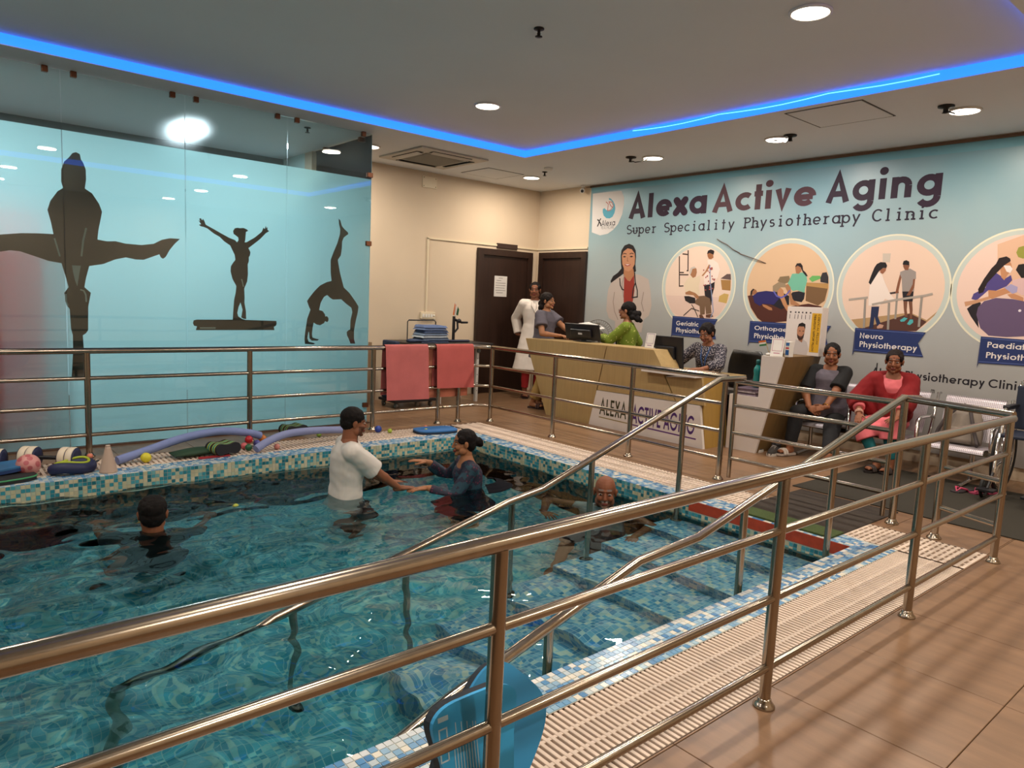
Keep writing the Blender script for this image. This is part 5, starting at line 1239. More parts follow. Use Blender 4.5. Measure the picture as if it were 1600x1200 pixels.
for y in SY:
    q = MB(); n = 12; prof = [(6.83, .345), (6.84, .375), (6.88, .385), (6.98, .38), (7.10, .37), (7.18, .37)]
    vs = [(x, y+s*.235, z) for x, z in prof for s in (-1, 1)]
    fs = [(2*i, 2*i+2, 2*i+3, 2*i+1) for i in range(len(prof)-1)]
    q.add(vs, fs, True); q.add([(a, b_, c-.006) for a, b_, c in vs], fs, True); q.build('seat', PERF, bench, fix=False)
    q = MB(); prof = [(7.19, .41), (7.235, .53), (7.27, .68), (7.30, .80), (7.325, .835), (7.345, .83)]
    vs = [(x, y+s*.235, z) for x, z in prof for s in (-1, 1)]
    q.add(vs, fs, True); q.add([(a+.006, b_, c) for a, b_, c in vs], fs, True); q.build('backrest', PERF, bench, fix=False)
MB().box((6.98, 1.86, .30), (7.05, 3.54, .35)).build('beam', STEEL, bench)
for y in (3.56, 3.025, 2.415, 1.835):
    q = MB(); q.tube([(7.35, y, .84), (7.30, y, .84), (7.20, y, .46), (7.15, y, .36), (6.86, y, .36)], .014, 10); o = q.build('seat_bracket', CHROME, bench)
    q = MB(); q.tube([(7.24, y, .58), (7.15, y, .61), (6.92, y, .605), (6.875, y, .58), (6.87, y, .37)], .017, 12); q.build('armrest', CHROME, bench)
for y in (3.45, 2.0):
    q = MB(); q.tube([(7.01, y, .32), (7.01, y, .04)], .02, 10); q.tube([(6.74, y, .018), (7.01, y, .04), (7.34, y, .018)], .018, 10); q.build('leg', CHROME, bench)
for o in bench.children:
    for v in o.data.vertices: v.co.z *= .87
# grey bag on the free seat
t = thing('backpack', 'grey backpack with dark straps on the free bench seat', 'bag', (7.05, 2.13, .34))
GB = mat('grey_canvas', '7d7268', .8, vary=.1, scale=20); SB = mat('dark_strap', '3c3434', .8)
q = MB(); rings = []
for i in range(9):
    s_ = i/8; z = .338+.29*s_; w = .17*(1-.35*s_**3); rings.append(((7.07+.07*s_, 2.13, z), (0, w, 0), (.085*(1-.4*s_**2), 0, 0)))
q.loft(rings, 24); q.build('body', GB, t)
q = MB(); q.loft([((6.985+.04*s_, 2.13, .35+.13*s_), (0, .12*(1-.2*s_), 0), (.03, 0, 0)) for s_ in (0, .3, .7, 1)], 18); q.build('pocket', GB, t)
for s in (-1, 1):
    q = MB(); pts = [(7.06, 2.13+s*.06, .63), (6.99, 2.13+s*.10, .56), (6.955, 2.13+s*.14, .45), (6.97, 2.13+s*.17, .355), (6.94, 2.13+s*.17, .350)]
    q.tube(pts, .016, 8); q.build('strap', SB, t)
q = MB(); q.tube([(7.10, 2.18, .62), (7.09, 2.13, .68), (7.10, 2.08, .62)], .009, 8); q.build('grab_handle', SB, t)
o = MB().box((7.40, 3.030, .0), (7.409, 3.039, .95)).build('black_stick', BLACKP); tag(o, 'thin black stick standing between the two seated women', 'stick')

# ================================================================== mats and footwear
o = MB().box((5.50, .95, .0), (7.0, 2.82, .008), bev=.003).build('door_mat', mat('dark_rubber_mat', '241f14', .9, vary=.12, scale=60, bump=.2, bscale=300)); tag(o, 'large dark olive floor mat before the seated women', 'mat')
q = MB(); q.box((4.59, 1.98, .0), (5.46, 2.72, .007), bev=.003); o = q.build('door_mat', mat('black_grid_mat', '2a2018', .9, vary=.3, scale=40)); tag(o, 'dark mat bridging the grating by the pool steps', 'mat')
o = MB().box((4.42, 1.98, .001), (4.60, 2.66, .014), bev=.004).build('grass_mat', mat('green_turf', '3a4a1e', .95, vary=.3, scale=120, bump=.6, bscale=250)); tag(o, 'narrow green turf mat on the pool edge at the red strip', 'mat')
def flipflop(label, x, y, ang, cs='2a2226', cstrap='b03a5a', z=0, grp=None):
    t = thing('flip_flop', label, 'sandal', (x, y, z), grp)
    outline = [(-.125, .0), (-.115, .03), (-.06, .036), (0, .034), (.06, .044), (.105, .038), (.128, .005), (.115, -.03), (.06, -.040), (0, -.032), (-.06, -.034), (-.115, -.026)]
    R = rotz(ang)
    q = MB(); q.prism(outline, 0, .018, lambda a, b, d: tuple(Vector((x, y, z+d))+R @ Vector((a, b, 0)))); q.build('sole', mat('sole_'+cs, cs, .7), t)
    for s in (1, -1):
        q = MB(); q.tube([Vector((x, y, z))+R @ Vector(p) for p in ((.085, .003, .018), (.06, s*.02, .045), (.0, s*.036, .03), (-.02, s*.036, .012))], [.004, .008, .009, .006], 8); q.build('strap', mat('strap_'+cstrap, cstrap, .6), t)
    return t
flipflop('dark flip flop with a pink strap under the free seat', 6.62, 1.93, 2.9, grp='flip flops under the free seat')
flipflop('pink strapped flip flop lying nearest the wheelchair wheel', 6.70, 1.80, 2.6, cs='8a2a48', grp='flip flops under the free seat')
def shoe(label, x, y, ang, col, sole='b8b0a8', grp=None, L_=.28):
    t = thing('sports_shoe', label, 'shoe', (x, y, 0), grp); R = rotz(ang)
    def S(p): return Vector((x, y, 0))+R @ Vector(p)
    q = MB(); outline = [(-.13, .0), (-.12, .035), (-.04, .037), (.05, .046), (.11, .036), (.14, .0), (.11, -.036), (.05, -.046), (-.04, -.036), (-.12, -.034)]
    q.prism(outline, 0, .026, lambda a, b, d: tuple(S((a, b, d)))); q.build('sole', mat('shoe_sole', sole, .7), t)
    q = MB(); rings = []
    for a, w, h in ((-.125, .026, .07), (-.08, .036, .085), (-.02, .038, .075), (.04, .042, .055), (.09, .038, .04), (.13, .018, .025)):
        rings.append((S((a, 0, .026)), R @ Vector((0, w, 0)), Vector((0, 0, h))))
    q.loft(rings, 20); o = q.build('upper', mat('shoe_'+col, col, .75, vary=.12, scale=60), t)
    q = MB()
    for k in range(4): q.tube([S((.005+.022*k, -.022, .092-.010*k)), S((.012+.022*k, .022, .088-.010*k))], .004, 6)
    q.build('laces', mat('shoe_lace', 'a8a09a', .8), t)
    q = MB(); q.tube([S((-.10, .0, .10)), S((-.085, .032, .103)), S((-.02, .033, .10)), S((-.0, .0, .10)), S((-.02, -.033, .10)), S((-.085, -.032, .103))], .009, 8, closed=True); q.build('collar', mat('shoe_collar', '1c1a1c', .8), t)
shoe('dark grey sports shoe touching the white counter', 6.60, 3.76, 3.35, '3a3638', grp='pair of dark sports shoes')
shoe('dark grey sports shoe beside the woman in black trousers', 6.55, 3.58, 3.3, '34302f', grp='pair of dark sports shoes')

# ================================================================== wheelchair at the frame edge
def wheelchair(cx, cy):
    t = thing('wheelchair', 'folded black wheelchair standing past the end of the bench', 'wheelchair', (cx, cy, 0))
    TY = mat('black_rubber', '141414', .7)
    for s in (-1, 1):
        y = cy+s*.20
        q = MB(); q.tube([(cx+.30*math.cos(a), y, .30+.30*math.sin(a)) for a in [2*PI*k/44 for k in range(44)]], .016, 8, closed=True); w = q.build('rear_wheel', TY, t)
        q = MB(); q.tube([(cx+.27*math.cos(a), y, .30+.27*math.sin(a)) for a in [2*PI*k/40 for k in range(40)]], .007, 6, closed=True)
        for k in range(18): a = 2*PI*k/18; q.tube([(cx, y, .30), (cx+.29*math.cos(a), y, .30+.29*math.sin(a))], .002, 4)
        q.lathe([(.03, -.02), (.03, .02)], (cx, y, .30), axis=(0, 1, 0), seg=14); q.build('spokes', CHROME, w)
        q = MB(); q.tube([(cx-.42+.08*math.cos(a), y, .09+.08*math.sin(a)) for a in [2*PI*k/26 for k in range(26)]], .014, 8, closed=True); q.lathe([(.05, -.012), (.05, .012)], (cx-.42, y, .09), axis=(0, 1, 0), seg=14); q.build('front_caster', TY, t)
        q = MB(); q.tube([(cx+.12, y-s*.05, .92), (cx+.04, y-s*.05, .92), (cx, y-s*.05, .80), (cx, y-s*.05, .30), (cx-.36, y-s*.05, .26), (cx-.42, y-s*.03, .10)], .013, 10); q.tube([(cx, y-s*.05, .52), (cx-.38, y-s*.05, .52), (cx-.42, y-s*.05, .2)], .013, 10); q.tube([(cx, y-s*.05, .72), (cx-.3, y-s*.05, .72), (cx-.34, y-s*.05, .52)], .013, 10); q.build('side_frame', CHROME, t)
        MB().box((cx-.30, y-s*.05-.025, .725), (cx-.02, y-s*.05+.025, .75), bev=.01).build('armrest', BLACKP, t)
        q = MB(); q.tube([(cx+.12, y-s*.05, .92), (cx+.21, y-s*.05, .92)], .018, 10); q.build('push_handle', TY, t)
        q = MB(); q.tube([(cx-.40, y-s*.05, .24), (cx-.52, y-s*.05, .10)], .011, 8); q.box((cx-.60, y-s*.05-.06, .085), (cx-.48, y-s*.05+.06, .10)); q.build('footrest', BLACKP, t)
    MB().box((cx-.38, cy-.16, .50), (cx, cy+.16, .53), bev=.01).build('seat', mat('navy_vinyl', '1c2438', .5), t)
    MB().box((cx-.015, cy-.16, .54), (cx+.015, cy+.16, .90), bev=.01).build('backrest', MATS['navy_vinyl'], t)
wheelchair(7.0, 1.57)
# ================================================================== treatment table by the door wall
t = thing('treatment_table', 'black topped table on white adjustable legs beside the door', 'table', (5.45, 7.85, 0))
MB().box((4.83, 7.52, .775), (6.09, 8.22, .815), bev=.008).build('table_top', mat('black_vinyl', '221f20', .45), t)
LEGW = mat('white_metal', 'c9c6c2', .4)
for x in (5.02, 5.36, 5.97):
    for y in (7.72, 8.1):
        q = MB(); q.box((x-.02, y-.02, 0), (x+.02, y+.02, .775)); o = q.build('leg', LEGW, t)
        q = MB()
        for k in range(5): q.lathe([(.007, 0), (.006, .001)], (x, y-.0205, .15+.11*k), axis=(0, -1, 0), seg=8)
        q.build('adjuster_holes', DARKM, o)
MB().lathe([(.03, 0), (.03, .02), (.02, .03), (.001, .032)], (5.97, 7.70, .70), axis=(.3, -1, 0), seg=14).build('clamp_knob', mat('grey_knob', '5c6668', .5), t)
# folded clothes on the table: each garment its own thing
cols = ['3a4560', '5a6880', 'a8b0b8', '6f7f98', '48587a', '5f6f92', '566890']
for k in range(7):
    z = .816+.032*k; w = .22-.006*k; q = MB(); x0 = 5.25+.012*math.sin(k*2.1)
    n = 14; vs = []
    for j in range(n+1):
        for i in range(n+1):
            a = -1+2*i/n; b_ = -1+2*j/n
            vs.append((x0+a*w, 7.80+b_*.14, z+.030*(1-max(abs(a), abs(b_))**18)+.006*noise.noise((a*2+k, b_*2, k*1.7))))
    fs = [(j*(n+1)+i, j*(n+1)+i+1, (j+1)*(n+1)+i+1, (j+1)*(n+1)+i) for j in range(n) for i in range(n)]
    q.add(vs, fs, True); q.add([(a, b_, z) for a, b_, _ in vs], fs, True)
    for j in range(n): pass
    o = q.build('folded_garment', mat('cloth_'+cols[k], cols[k], .9, vary=.18, scale=14, bump=.3, bscale=30), None, fix=False)
    tag(o, ('dark navy folded garment at the bottom of the pile on the table', 'slate folded garment second from the bottom of the pile', 'pale grey folded garment in the middle of the pile', 'grey blue folded garment above the pale one', 'indigo folded garment third from the pile top', 'blue folded garment second from the pile top', 'blue folded garment on the very top of the pile')[k], 'garment', 'folded clothes on the table')
q = MB(); q.loft([((4.86+.06*i, 7.72+.01*math.sin(i*1.3), .816+.022), (0, .05+.012*math.sin(i*2), 0), (0, 0, .022+.006*math.sin(i*1.7))) for i in range(7)], 16); o = q.build('cloth_roll', mat('cloth_3a4560', '3a4560', .9)); tag(o, 'dark navy crumpled cloth at the table end', 'garment')
q = MB(); q.loft([((5.48+.05*i, 7.75, .816+.016), (0, .04, 0), (0, 0, .016)) for i in range(8)], 16); o = q.build('cloth_roll', mat('cloth_2a2c40', '2c3046', .9)); tag(o, 'dark folded strap lying under the flag post', 'garment')
t = thing('wire_rack', 'black wire rack standing behind the folded clothes', 'rack', (5.22, 7.98, .816))
q = MB(); q.tube([(5.0, 7.97, .82), (5.0, 7.97, 1.07), (5.02, 7.97, 1.09), (5.42, 7.97, 1.09), (5.44, 7.97, 1.07), (5.44, 7.97, .82)], .007, 8); q.build('frame', BLACKP, t)
t = thing('flag_post', 'small tricolour flag clipped to a black clamp post on the table', 'flag', (5.58, 7.75, .85))
q = MB(); q.box((5.565, 7.735, .848), (5.595, 7.765, 1.16), bev=.004); q.build('post', BLACKP, t)
q = MB(); q.tube([(5.58, 7.75, 1.12), (5.70, 7.74, 1.08), (5.80, 7.74, 1.08)], [.02, .016, .014], 10); q.ball((5.66, 7.74, 1.10), .03); q.build('arm', BLACKP, t)
q = MB(); q.tube([(5.60, 7.75, .95), (5.64, 7.74, 1.0), (5.63, 7.74, 1.10)], .014, 8); q.build('strut', BLACKP, t)
q = MB(); q.tube([(5.585, 7.75, 1.14), (5.60, 7.75, 1.35)], .004, 6); q.build('staff', WHITE, t)
q = MB()
for k, c in enumerate(('c8642a', 'd8d2c8', '2a5a3a')):
    x0 = 5.565+.025*k
    q.add([(x0+.02, 7.748, 1.33-.02*k), (x0+.045, 7.748, 1.31-.03*k), (x0+.03, 7.748, 1.17), (x0-.005, 7.748, 1.18)], [(0, 1, 2, 3)], col=c)
    q.add([(x0+.02, 7.750, 1.33-.02*k), (x0+.045, 7.750, 1.31-.03*k), (x0+.03, 7.750, 1.17), (x0-.005, 7.750, 1.18)], [(0, 1, 2, 3)], col=c)
q.build('flag', PRINT, t, fix=False)
# trolley with a dark mat, plank
t = thing('mat_trolley', 'low black trolley on casters carrying a navy mat behind the towels', 'trolley', (4.85, 7.75, 0))
MB().box((4.58, 7.55, .075), (5.2, 7.95, .11), bev=.006).build('platform', BLACKP, t)
MB().box((4.60, 7.60, .11), (4.67, 7.92, .84), bev=.02).build('navy_mat', mat('navy_foam', '1c2c48', .7), t)
for x in (4.63, 5.14):
    for y in (7.6, 7.9): MB().lathe([(.036, -.012), (.036, .012)], (x, y, .037), axis=(1, 0, 0), seg=16).build('caster', mat('grey_rubber', '6a6662', .6), t)
o = MB().box((4.30, 8.0, 0), (4.50, 8.05, .80), rot=(.0, 0, 0)).build('wooden_board', mat('brown_ply', '8a6f52', .7, vary=.15, scale=3, stretch=(8, 8, 1))); tag(o, 'brown wooden board leaning upright beside the glass end', 'board')
# ---- towels over the rail
def towel(label, x0, x1, zf, zb, col, seed, skew=0.0):
    q = MB(); nx, nz = 22, 26; prof = []
    y0 = 6.5; r_ = .030
    for i in range(nz): prof.append((y0-r_-.004-.006*(1-i/nz), zf+(.862-zf)*i/nz))
    for i in range(9): a = PI-PI*i/8; prof.append((y0+r_*math.cos(a), .862+r_*math.sin(a)))
    for i in range(1, nz+1): prof.append((y0+r_+.004, .862-(.862-zb)*i/nz))
    for off in (0, .004):
        vs = []
        for k, (y, z) in enumerate(prof):
            for i in range(nx+1):
                u = i/nx; f_ = max(0, (.86-z)/.6)
                w = .012*f_*noise.noise((u*3+seed, z*1.5, seed*2.3)) + .008*f_*math.sin(u*9+seed)
                s = -1 if y < y0 else 1
                vs.append((x0+(x1-x0)*u + skew*f_*(1 if s < 0 else -.4), y + s*(abs(w)+off*.5) , z + .012*f_*(u-.5)*s))
        n = nx+1
        q.add(vs, [(k*n+i, k*n+i+1, (k+1)*n+i+1, (k+1)*n+i) for k in range(len(prof)-1) for i in range(nx)], True)
    o = q.build('towel', mat('towel_'+col, col, .95, vary=.1, scale=6, bump=.25, bscale=200), None, fix=False)
    return tag(o, label, 'towel', 'towels hung over the steel rail')
towel('rose pink towel hung over the rail nearest the glass', 3.80, 4.33, .30, .36, 'b4605e', 1.3, .02)
towel('brick pink towel folded over the rail near the corner', 4.44, 4.95, .40, .42, 'b05450', 5.1, .015)
q = MB(); nx = 16; vs = []
for k in range(14):
    z = .86-.57*k/13
    for i in range(nx+1):
        u = i/nx; vs.append((4.395+.55*u, 6.545+.01*math.sin(u*7+z*3), z))
fs = [(k*(nx+1)+i, k*(nx+1)+i+1, (k+1)*(nx+1)+i+1, (k+1)*(nx+1)+i) for k in range(13) for i in range(nx)]
q.add(vs, fs, True); q.add([(a, b_+.005, c) for a, b_, c in vs], fs, True); o = q.build('towel', mat('towel_peach', 'bb7058', .95, vary=.1, scale=6), None, fix=False); tag(o, 'peach towel hanging lower behind the brick pink one', 'towel', 'towels hung over the steel rail')

# ================================================================== pool toys on the far edge
FOAMN = mat('navy_foam_smooth', '1a2248', .6); FOAMW = mat('cream_foam', 'd8cbb6', .7)
def disc_weight(x, y, ang, parent):
    ax = Vector((math.cos(ang), math.sin(ang), 0)); c = Vector((x, y, .083))
    for k in (-1, 1): MB().lathe([(.02, -.024), (.078, -.024), (.083, -.016), (.083, .016), (.078, .024), (.02, .024)], c+ax*k*.027, axis=ax, seg=26).build('foam_disc', FOAMW, parent)
    MB().lathe([(.079, -.054), (.075, -.0535), (.075, .0535), (.079, .054), (.05, .056), (.001, .057)], c, axis=ax, seg=26).build('navy_face', FOAMN, parent)
def dumbbell(label, x, y, ang):
    t = thing('water_dumbbell', label, 'dumbbell', (x, y, 0), 'cream and navy foam dumbbells'); ax = (math.cos(ang), math.sin(ang))
    for s in (-1, 1): disc_weight(x+ax[0]*.14*s, y+ax[1]*.14*s, ang, t)
    MB().tube([(x-ax[0]*.08, y-ax[1]*.08, .083), (x+ax[0]*.08, y+ax[1]*.08, .083)], .016, 12).build('grip', BLACKP, t)
dumbbell('cream and navy foam dumbbell beside the lime-rimmed float', .79, 6.22, -.62)
dumbbell('cream and navy foam dumbbell cut by the frame edge', .34, 6.37, -.45)
def ball(label, x, y, r, col, spots=None, z=0, grp=None, name='toy_ball', rough=.45):
    if spots:
        t = thing(name, label, 'ball', (x, y, z), grp); MB().ball((x, y, z+r), r, seg=28, rings=18).build('skin', mat('ball_'+col, col, rough), t)
        rr_ = random.Random(4)
        for k in range(16):
            d = Vector((rr_.uniform(-1, 1), rr_.uniform(-1, 1), rr_.uniform(-1, 1))).normalized(); c = Vector((x, y, z+r))
            U = d.orthogonal().normalized(); V = d.cross(U); q = MB(); n = 14; rs = r*rr_.uniform(.2, .3)
            vs = [c+(d*r+(U*math.cos(2*PI*i/n)+V*math.sin(2*PI*i/n))*rs).normalized()*(r*1.004) for i in range(n)]
            q.add([c+d*r*1.006]+vs, [(0, 1+i, 1+(i+1) % n) for i in range(n)], True); q.build('spot', mat('spot_'+spots, spots, rough), t)
        return t
    o = MB().ball((x, y, z+r), r, seg=22, rings=14).build(name, mat('ball_'+col, col, rough)); return tag(o, label, 'ball', grp)
ball('pink ball with rose spots beside the foam dumbbells', .64, 6.06, .078, 'c98a86', spots='b05a60')
SBG = 'small loose play balls'
ball('bright yellow ball on the grating before the long noodle', 1.42, 6.08, .040, 'cfc42e', name='play_ball', grp=SBG)
ball('small red ball topmost in the heap between the noodles', 2.29, 6.22, .034, 'b01c24', name='play_ball', grp=SBG, z=.045)
ball('orange ball behind the heap between the noodles', 2.45, 6.32, .035, 'c8742a', name='play_ball', grp=SBG, z=.02)
ball('purple ball beside the orange one between the noodles', 2.37, 6.24, .032, '4a4a90', name='play_ball', grp=SBG)
ball('dark green ball at the noodle tip', 2.25, 6.12, .030, '1f5a3a', name='play_ball', grp=SBG)
ball('pink ball touching the red one between the noodles', 2.24, 6.20, .030, 'c05a60', name='play_ball', grp=SBG)
ball('salmon ball lying on the mosaic edge by the second noodle', 2.48, 6.06, .026, 'c07a70', name='play_ball', grp=SBG)
ball('tiny coral ball at the foot of the railing post', 1.09, 6.42, .022, 'd07a60', name='play_ball', grp=SBG)
ball('light green ball beyond the second noodle', 3.04, 6.40, .024, '7a9a3a', name='play_ball', grp=SBG)
ball('navy ball by the post behind the man in white', 3.66, 6.34, .036, '1f3a90', name='play_ball', grp=SBG)
ball('lime ball beside the navy one', 3.75, 6.26, .024, '9ab03a', name='play_ball', grp=SBG)
ball('yellow green ball near the blue kickboard', 4.10, 6.12, .022, 'b0b040', name='play_ball', grp=SBG)
ball('coral ball behind the yellow green one', 4.20, 6.28, .022, 'c87a60', name='play_ball', grp=SBG)
ball('yellow ball floating in the pool', 1.73, 4.95, .022, 'a8b040', name='play_ball', grp=SBG, z=WZ-.018)
def noodle(label, pts, col):
    P = [Vector(p) for p in pts]; path = []
    for i in range(len(P)-1):
        p0 = P[i-1] if i else P[i]; p3 = P[i+2] if i+2 < len(P) else P[i+1]
        for k in range(8):
            s = k/8; a, b_ = P[i], P[i+1]
            path.append(.5*((2*a)+(b_-p0)*s+(2*p0-5*a+4*b_-p3)*s*s+(3*a-p0-3*b_+p3)*s**3))
    path.append(P[-1]); q = MB(); q.tube(path, .034, 18)
    o = q.build('pool_noodle', mat('noodle_'+col, col, .75, vary=.05, scale=20)); return tag(o, label, 'pool noodle', 'lavender pool noodles')
noodle('lavender pool noodle arched over the green striped float', [(1.22, 6.10, .035), (1.45, 6.16, .08), (1.75, 6.20, .15), (2.05, 6.24, .17), (2.30, 6.27, .13), (2.42, 6.30, .09)], '7684b4')
noodle('lavender pool noodle ending behind the man in the white shirt', [(2.27, 6.00, .035), (2.40, 6.05, .085), (2.60, 6.12, .12), (2.85, 6.16, .12), (3.10, 6.20, .10), (3.3, 6.22, .08)], '8088b0')
def buoy(label, x, y, ang, z=0):
    t = thing('pull_buoy', label, 'pull buoy', (x, y, z), 'striped foam pull buoys'); R = rotz(ang)
    outline = []
    for i in range(40):
        a = 2*PI*i/40; c = math.cos(a); r_ = .115; yy = .062*math.sin(a)*(1-.42*math.exp(-(c/.42)**2)); outline.append((r_*math.copysign(abs(c)**.75, c), .062+yy))
    bands = [(-.085, -.055, '15161c'), (-.055, -.045, 'a8b82a'), (-.045, -.025, '1a7078'), (-.025, -.015, 'a8b82a'), (-.015, .015, '15161c'), (.015, .025, 'a8b82a'), (.025, .045, '1a7078'), (.045, .055, 'a8b82a'), (.055, .085, '15161c')]
    for d0, d1_, c in bands:
        q = MB(); q.prism(outline, d0, d1_, lambda a, b, d: tuple(Vector((x, y, z))+R @ Vector((a, d, b)))); q.build('foam_layer', mat('foam_'+c, c, .7), t)
buoy('black pull buoy with lime and teal stripes under the long noodle', 2.02, 6.08, .25)
buoy('black pull buoy with lime and teal stripes behind the second noodle', 2.86, 6.58, .15, )
# green mat, cone, visor, boards, bucket
q = MB(); n = 12; rings = [((1.62+.045*i, 6.12+.006*i, .035), (0, .09, 0), (0, 0, .034*math.sin(PI*(i+.6)/10.2))) for i in range(10)]; q.loft(rings, 18); o = q.build('foam_cushion', mat('dark_green_foam', '1c3a24', .7)); tag(o, 'dark green foam cushion under the long noodle', 'cushion')
o = MB().box((1.80, 5.99, 0), (2.05, 6.03, .012), bev=.003).build('rubber_strip', mat('red_rubber', '9a2028', .6)); tag(o, 'thin red strip at the foot of the striped float', 'strip')
t = thing('marker_cone', 'beige translucent marker cone on the mosaic edge', 'cone', (1.12, 5.90, 0))
CON = mat('beige_cone', 'b8a090', .4)
MB().lathe([(.062, 0), (.060, .012), (.020, .185), (.018, .192), (.013, .192), (.015, .18), (.054, .012), (.054, 0)], (1.12, 5.90, 0), seg=26).build('shell', CON, t)
MB().lathe([(.018, .192), (.016, .205), (.001, .206)], (1.12, 5.90, 0), seg=18).build('tip', CON, t)
t = thing('ankle_float', 'navy float ring with a lime inner rim on the mosaic edge', 'float', (.9, 5.98, 0))
q = MB(); R_ = rotz(.25); ang = [2*PI*k/36 for k in range(36)]
q.tube([Vector((.905, 6.0, .045))+R_ @ Vector((.125*math.cos(a), .075*math.sin(a), .012*math.sin(2*a))) for a in ang], .040, 12, closed=True); q.build('foam_ring', FOAMN, t)
q = MB(); q.tube([Vector((.905, 6.0, .086))+R_ @ Vector((.112*math.cos(a), .063*math.sin(a), .012*math.sin(2*a))) for a in ang], .010, 8, closed=True); q.build('lime_rim', mat('lime_foam', 'a0b02c', .6), t)
q = MB(); q.tube([(1.05, 6.05, .05), (1.09, 6.10, .05), (1.05, 6.13, .03)], .008, 6); q.build('strap', BLACKP, t)
def kick(label, c, ang, L_, w, col, edge, tilt=(0, 0), grp='foam kickboards', trim=None, th=.035, shape=0):
    t = thing('kickboard', label, 'kickboard', c, grp)
    M_ = Matrix.Rotation(ang, 3, 'Z') @ Matrix.Rotation(tilt[0], 3, 'X') @ Matrix.Rotation(tilt[1], 3, 'Y'); o = Vector(c)
    out = []
    n = 48
    for i in range(n):
        a = 2*PI*i/n; x = math.cos(a); y = math.sin(a); e_ = .55 if shape == 0 else .45
        X = math.copysign(abs(x)**e_, x)*L_/2; Y = math.copysign(abs(y)**e_, y)*w/2
        if shape == 1: Y *= .68+.32*min(1, (abs(X)/(L_*.42))**2)
        if shape == 0 and X < 0: Y *= 1-.15*(-X/(L_/2))**2
        out.append((X, Y))
    pl = lambda a, b, d: tuple(o + M_ @ Vector((a, b, d)))
    q = MB(); q.prism(out, 0, th*.68, pl); q.build('core', mat('kick_'+edge, edge, .7), t)
    q = MB(); q.prism(out, th*.68, th, pl); o2 = q.build('face', mat('kick_'+col, col, .55, vary=.04, scale=10), t)
    if trim:
        q = MB(); q.tube([pl(a*1.0, b*1.0, th*.8) for a, b in out], .006, 6, closed=True); q.build('trim', mat('kick_'+trim, trim, .6), t)
    return t, pl, o2
kick('blue kickboard lying at the far pool corner', (4.20, 6.10, .001), -.15, .46, .28, '2a6aa8', '14283c')
kick('black kickboard with a green trim at the frame edge', (.47, 5.96, .001), .25, .40, .26, '15171c', '15171c', trim='3a8a5a', tilt=(0, .0))
kick('blue kickboard behind the red tub', (.42, 6.10, .04), .1, .42, .26, '2f6a9a', '1a3a70', tilt=(.0, -.08))
t = thing('plastic_tub', 'red plastic tub cut by the frame edge', 'tub', (.32, 6.0, .036))
MB().lathe([(.001, 0), (.075, .001), (.10, .15), (.108, .152), (.108, .158), (.096, .157), (.072, .01), (.001, .008)], (.34, 6.02, .042), seg=28).build('tub', mat('red_plastic', 'a01820', .35), t)
MB().lathe([(.109, .146), (.113, .15), (.113, .160), (.108, .162)], (.34, 6.02, .042), seg=28).build('rim', MATS['red_plastic'], t)
o = MB().tube([(3.1, 6.56, .012), (3.62, 6.62, .012)], .009, 8).build('wooden_stick', mat('stick_brown', '5a3a2a', .7)); tag(o, 'thin brown stick lying along the glass behind the railing', 'stick')

# two foam boards leaning on the near railing
SKY = '2f9ad2'
t, pl, face = kick('sky blue waisted kickboard standing against the near railing post', (1.055, 1.30, .262), 0, .44, .30, SKY, '141c28', tilt=(0, 0), th=.04, shape=1)
def restand(t, mtx):
    for o in t.children:
        for v in o.data.vertices: v.co = mtx @ v.co
M1 = Matrix.Translation((1.045, 1.30, .217)) @ Matrix.Rotation(math.radians(78), 4, 'X') @ Matrix.Rotation(math.radians(90), 4, 'Z') @ Matrix.Translation((-1.055, -1.30, -.262))
q = MB()
def mk(x, y, w, h): q.add([(1.055+x, 1.30+y, .262+.0406), (1.055+x+w, 1.30+y, .262+.0406), (1.055+x+w, 1.30+y+h, .262+.0406), (1.055+x, 1.30+y+h, .262+.0406)], [(0, 1, 2, 3)], col='a8c8d8')
for k in range(9): mk(.025, .005+.0085*k, .13+.02*math.sin(k*3), .0025)
for k in range(3): 
    mk(.04+.05*k, .09, .03, .004); mk(.04+.05*k, .112, .03, .004); mk(.04+.05*k, .09, .004, .025); mk(.066+.05*k, .09, .004, .025)
mk(.185, .085, .012, .03)
q.build('print', PRINT, t, fix=False)
restand(t, M1)
t, pl, face = kick('sky blue kickboard with a dark edge leaning behind the upright one', (1.2, 1.42, .2), 0, .42, .28, '2a88bd', '141c28', th=.04, shape=0)
M2 = Matrix.Translation((1.16, 1.40, .205)) @ Matrix.Rotation(math.radians(66), 4, 'X') @ Matrix.Rotation(math.radians(42), 4, 'Z') @ Matrix.Translation((-1.2, -1.42, -.2))
q = MB(); text(q, 'on', 1.27, 1.35, 1.44, .05, lambda a, b, d: (a, b, .2407), 'a8c8d8', w=.14); q.build('print', PRINT, t, fix=False)
restand(t, M2)
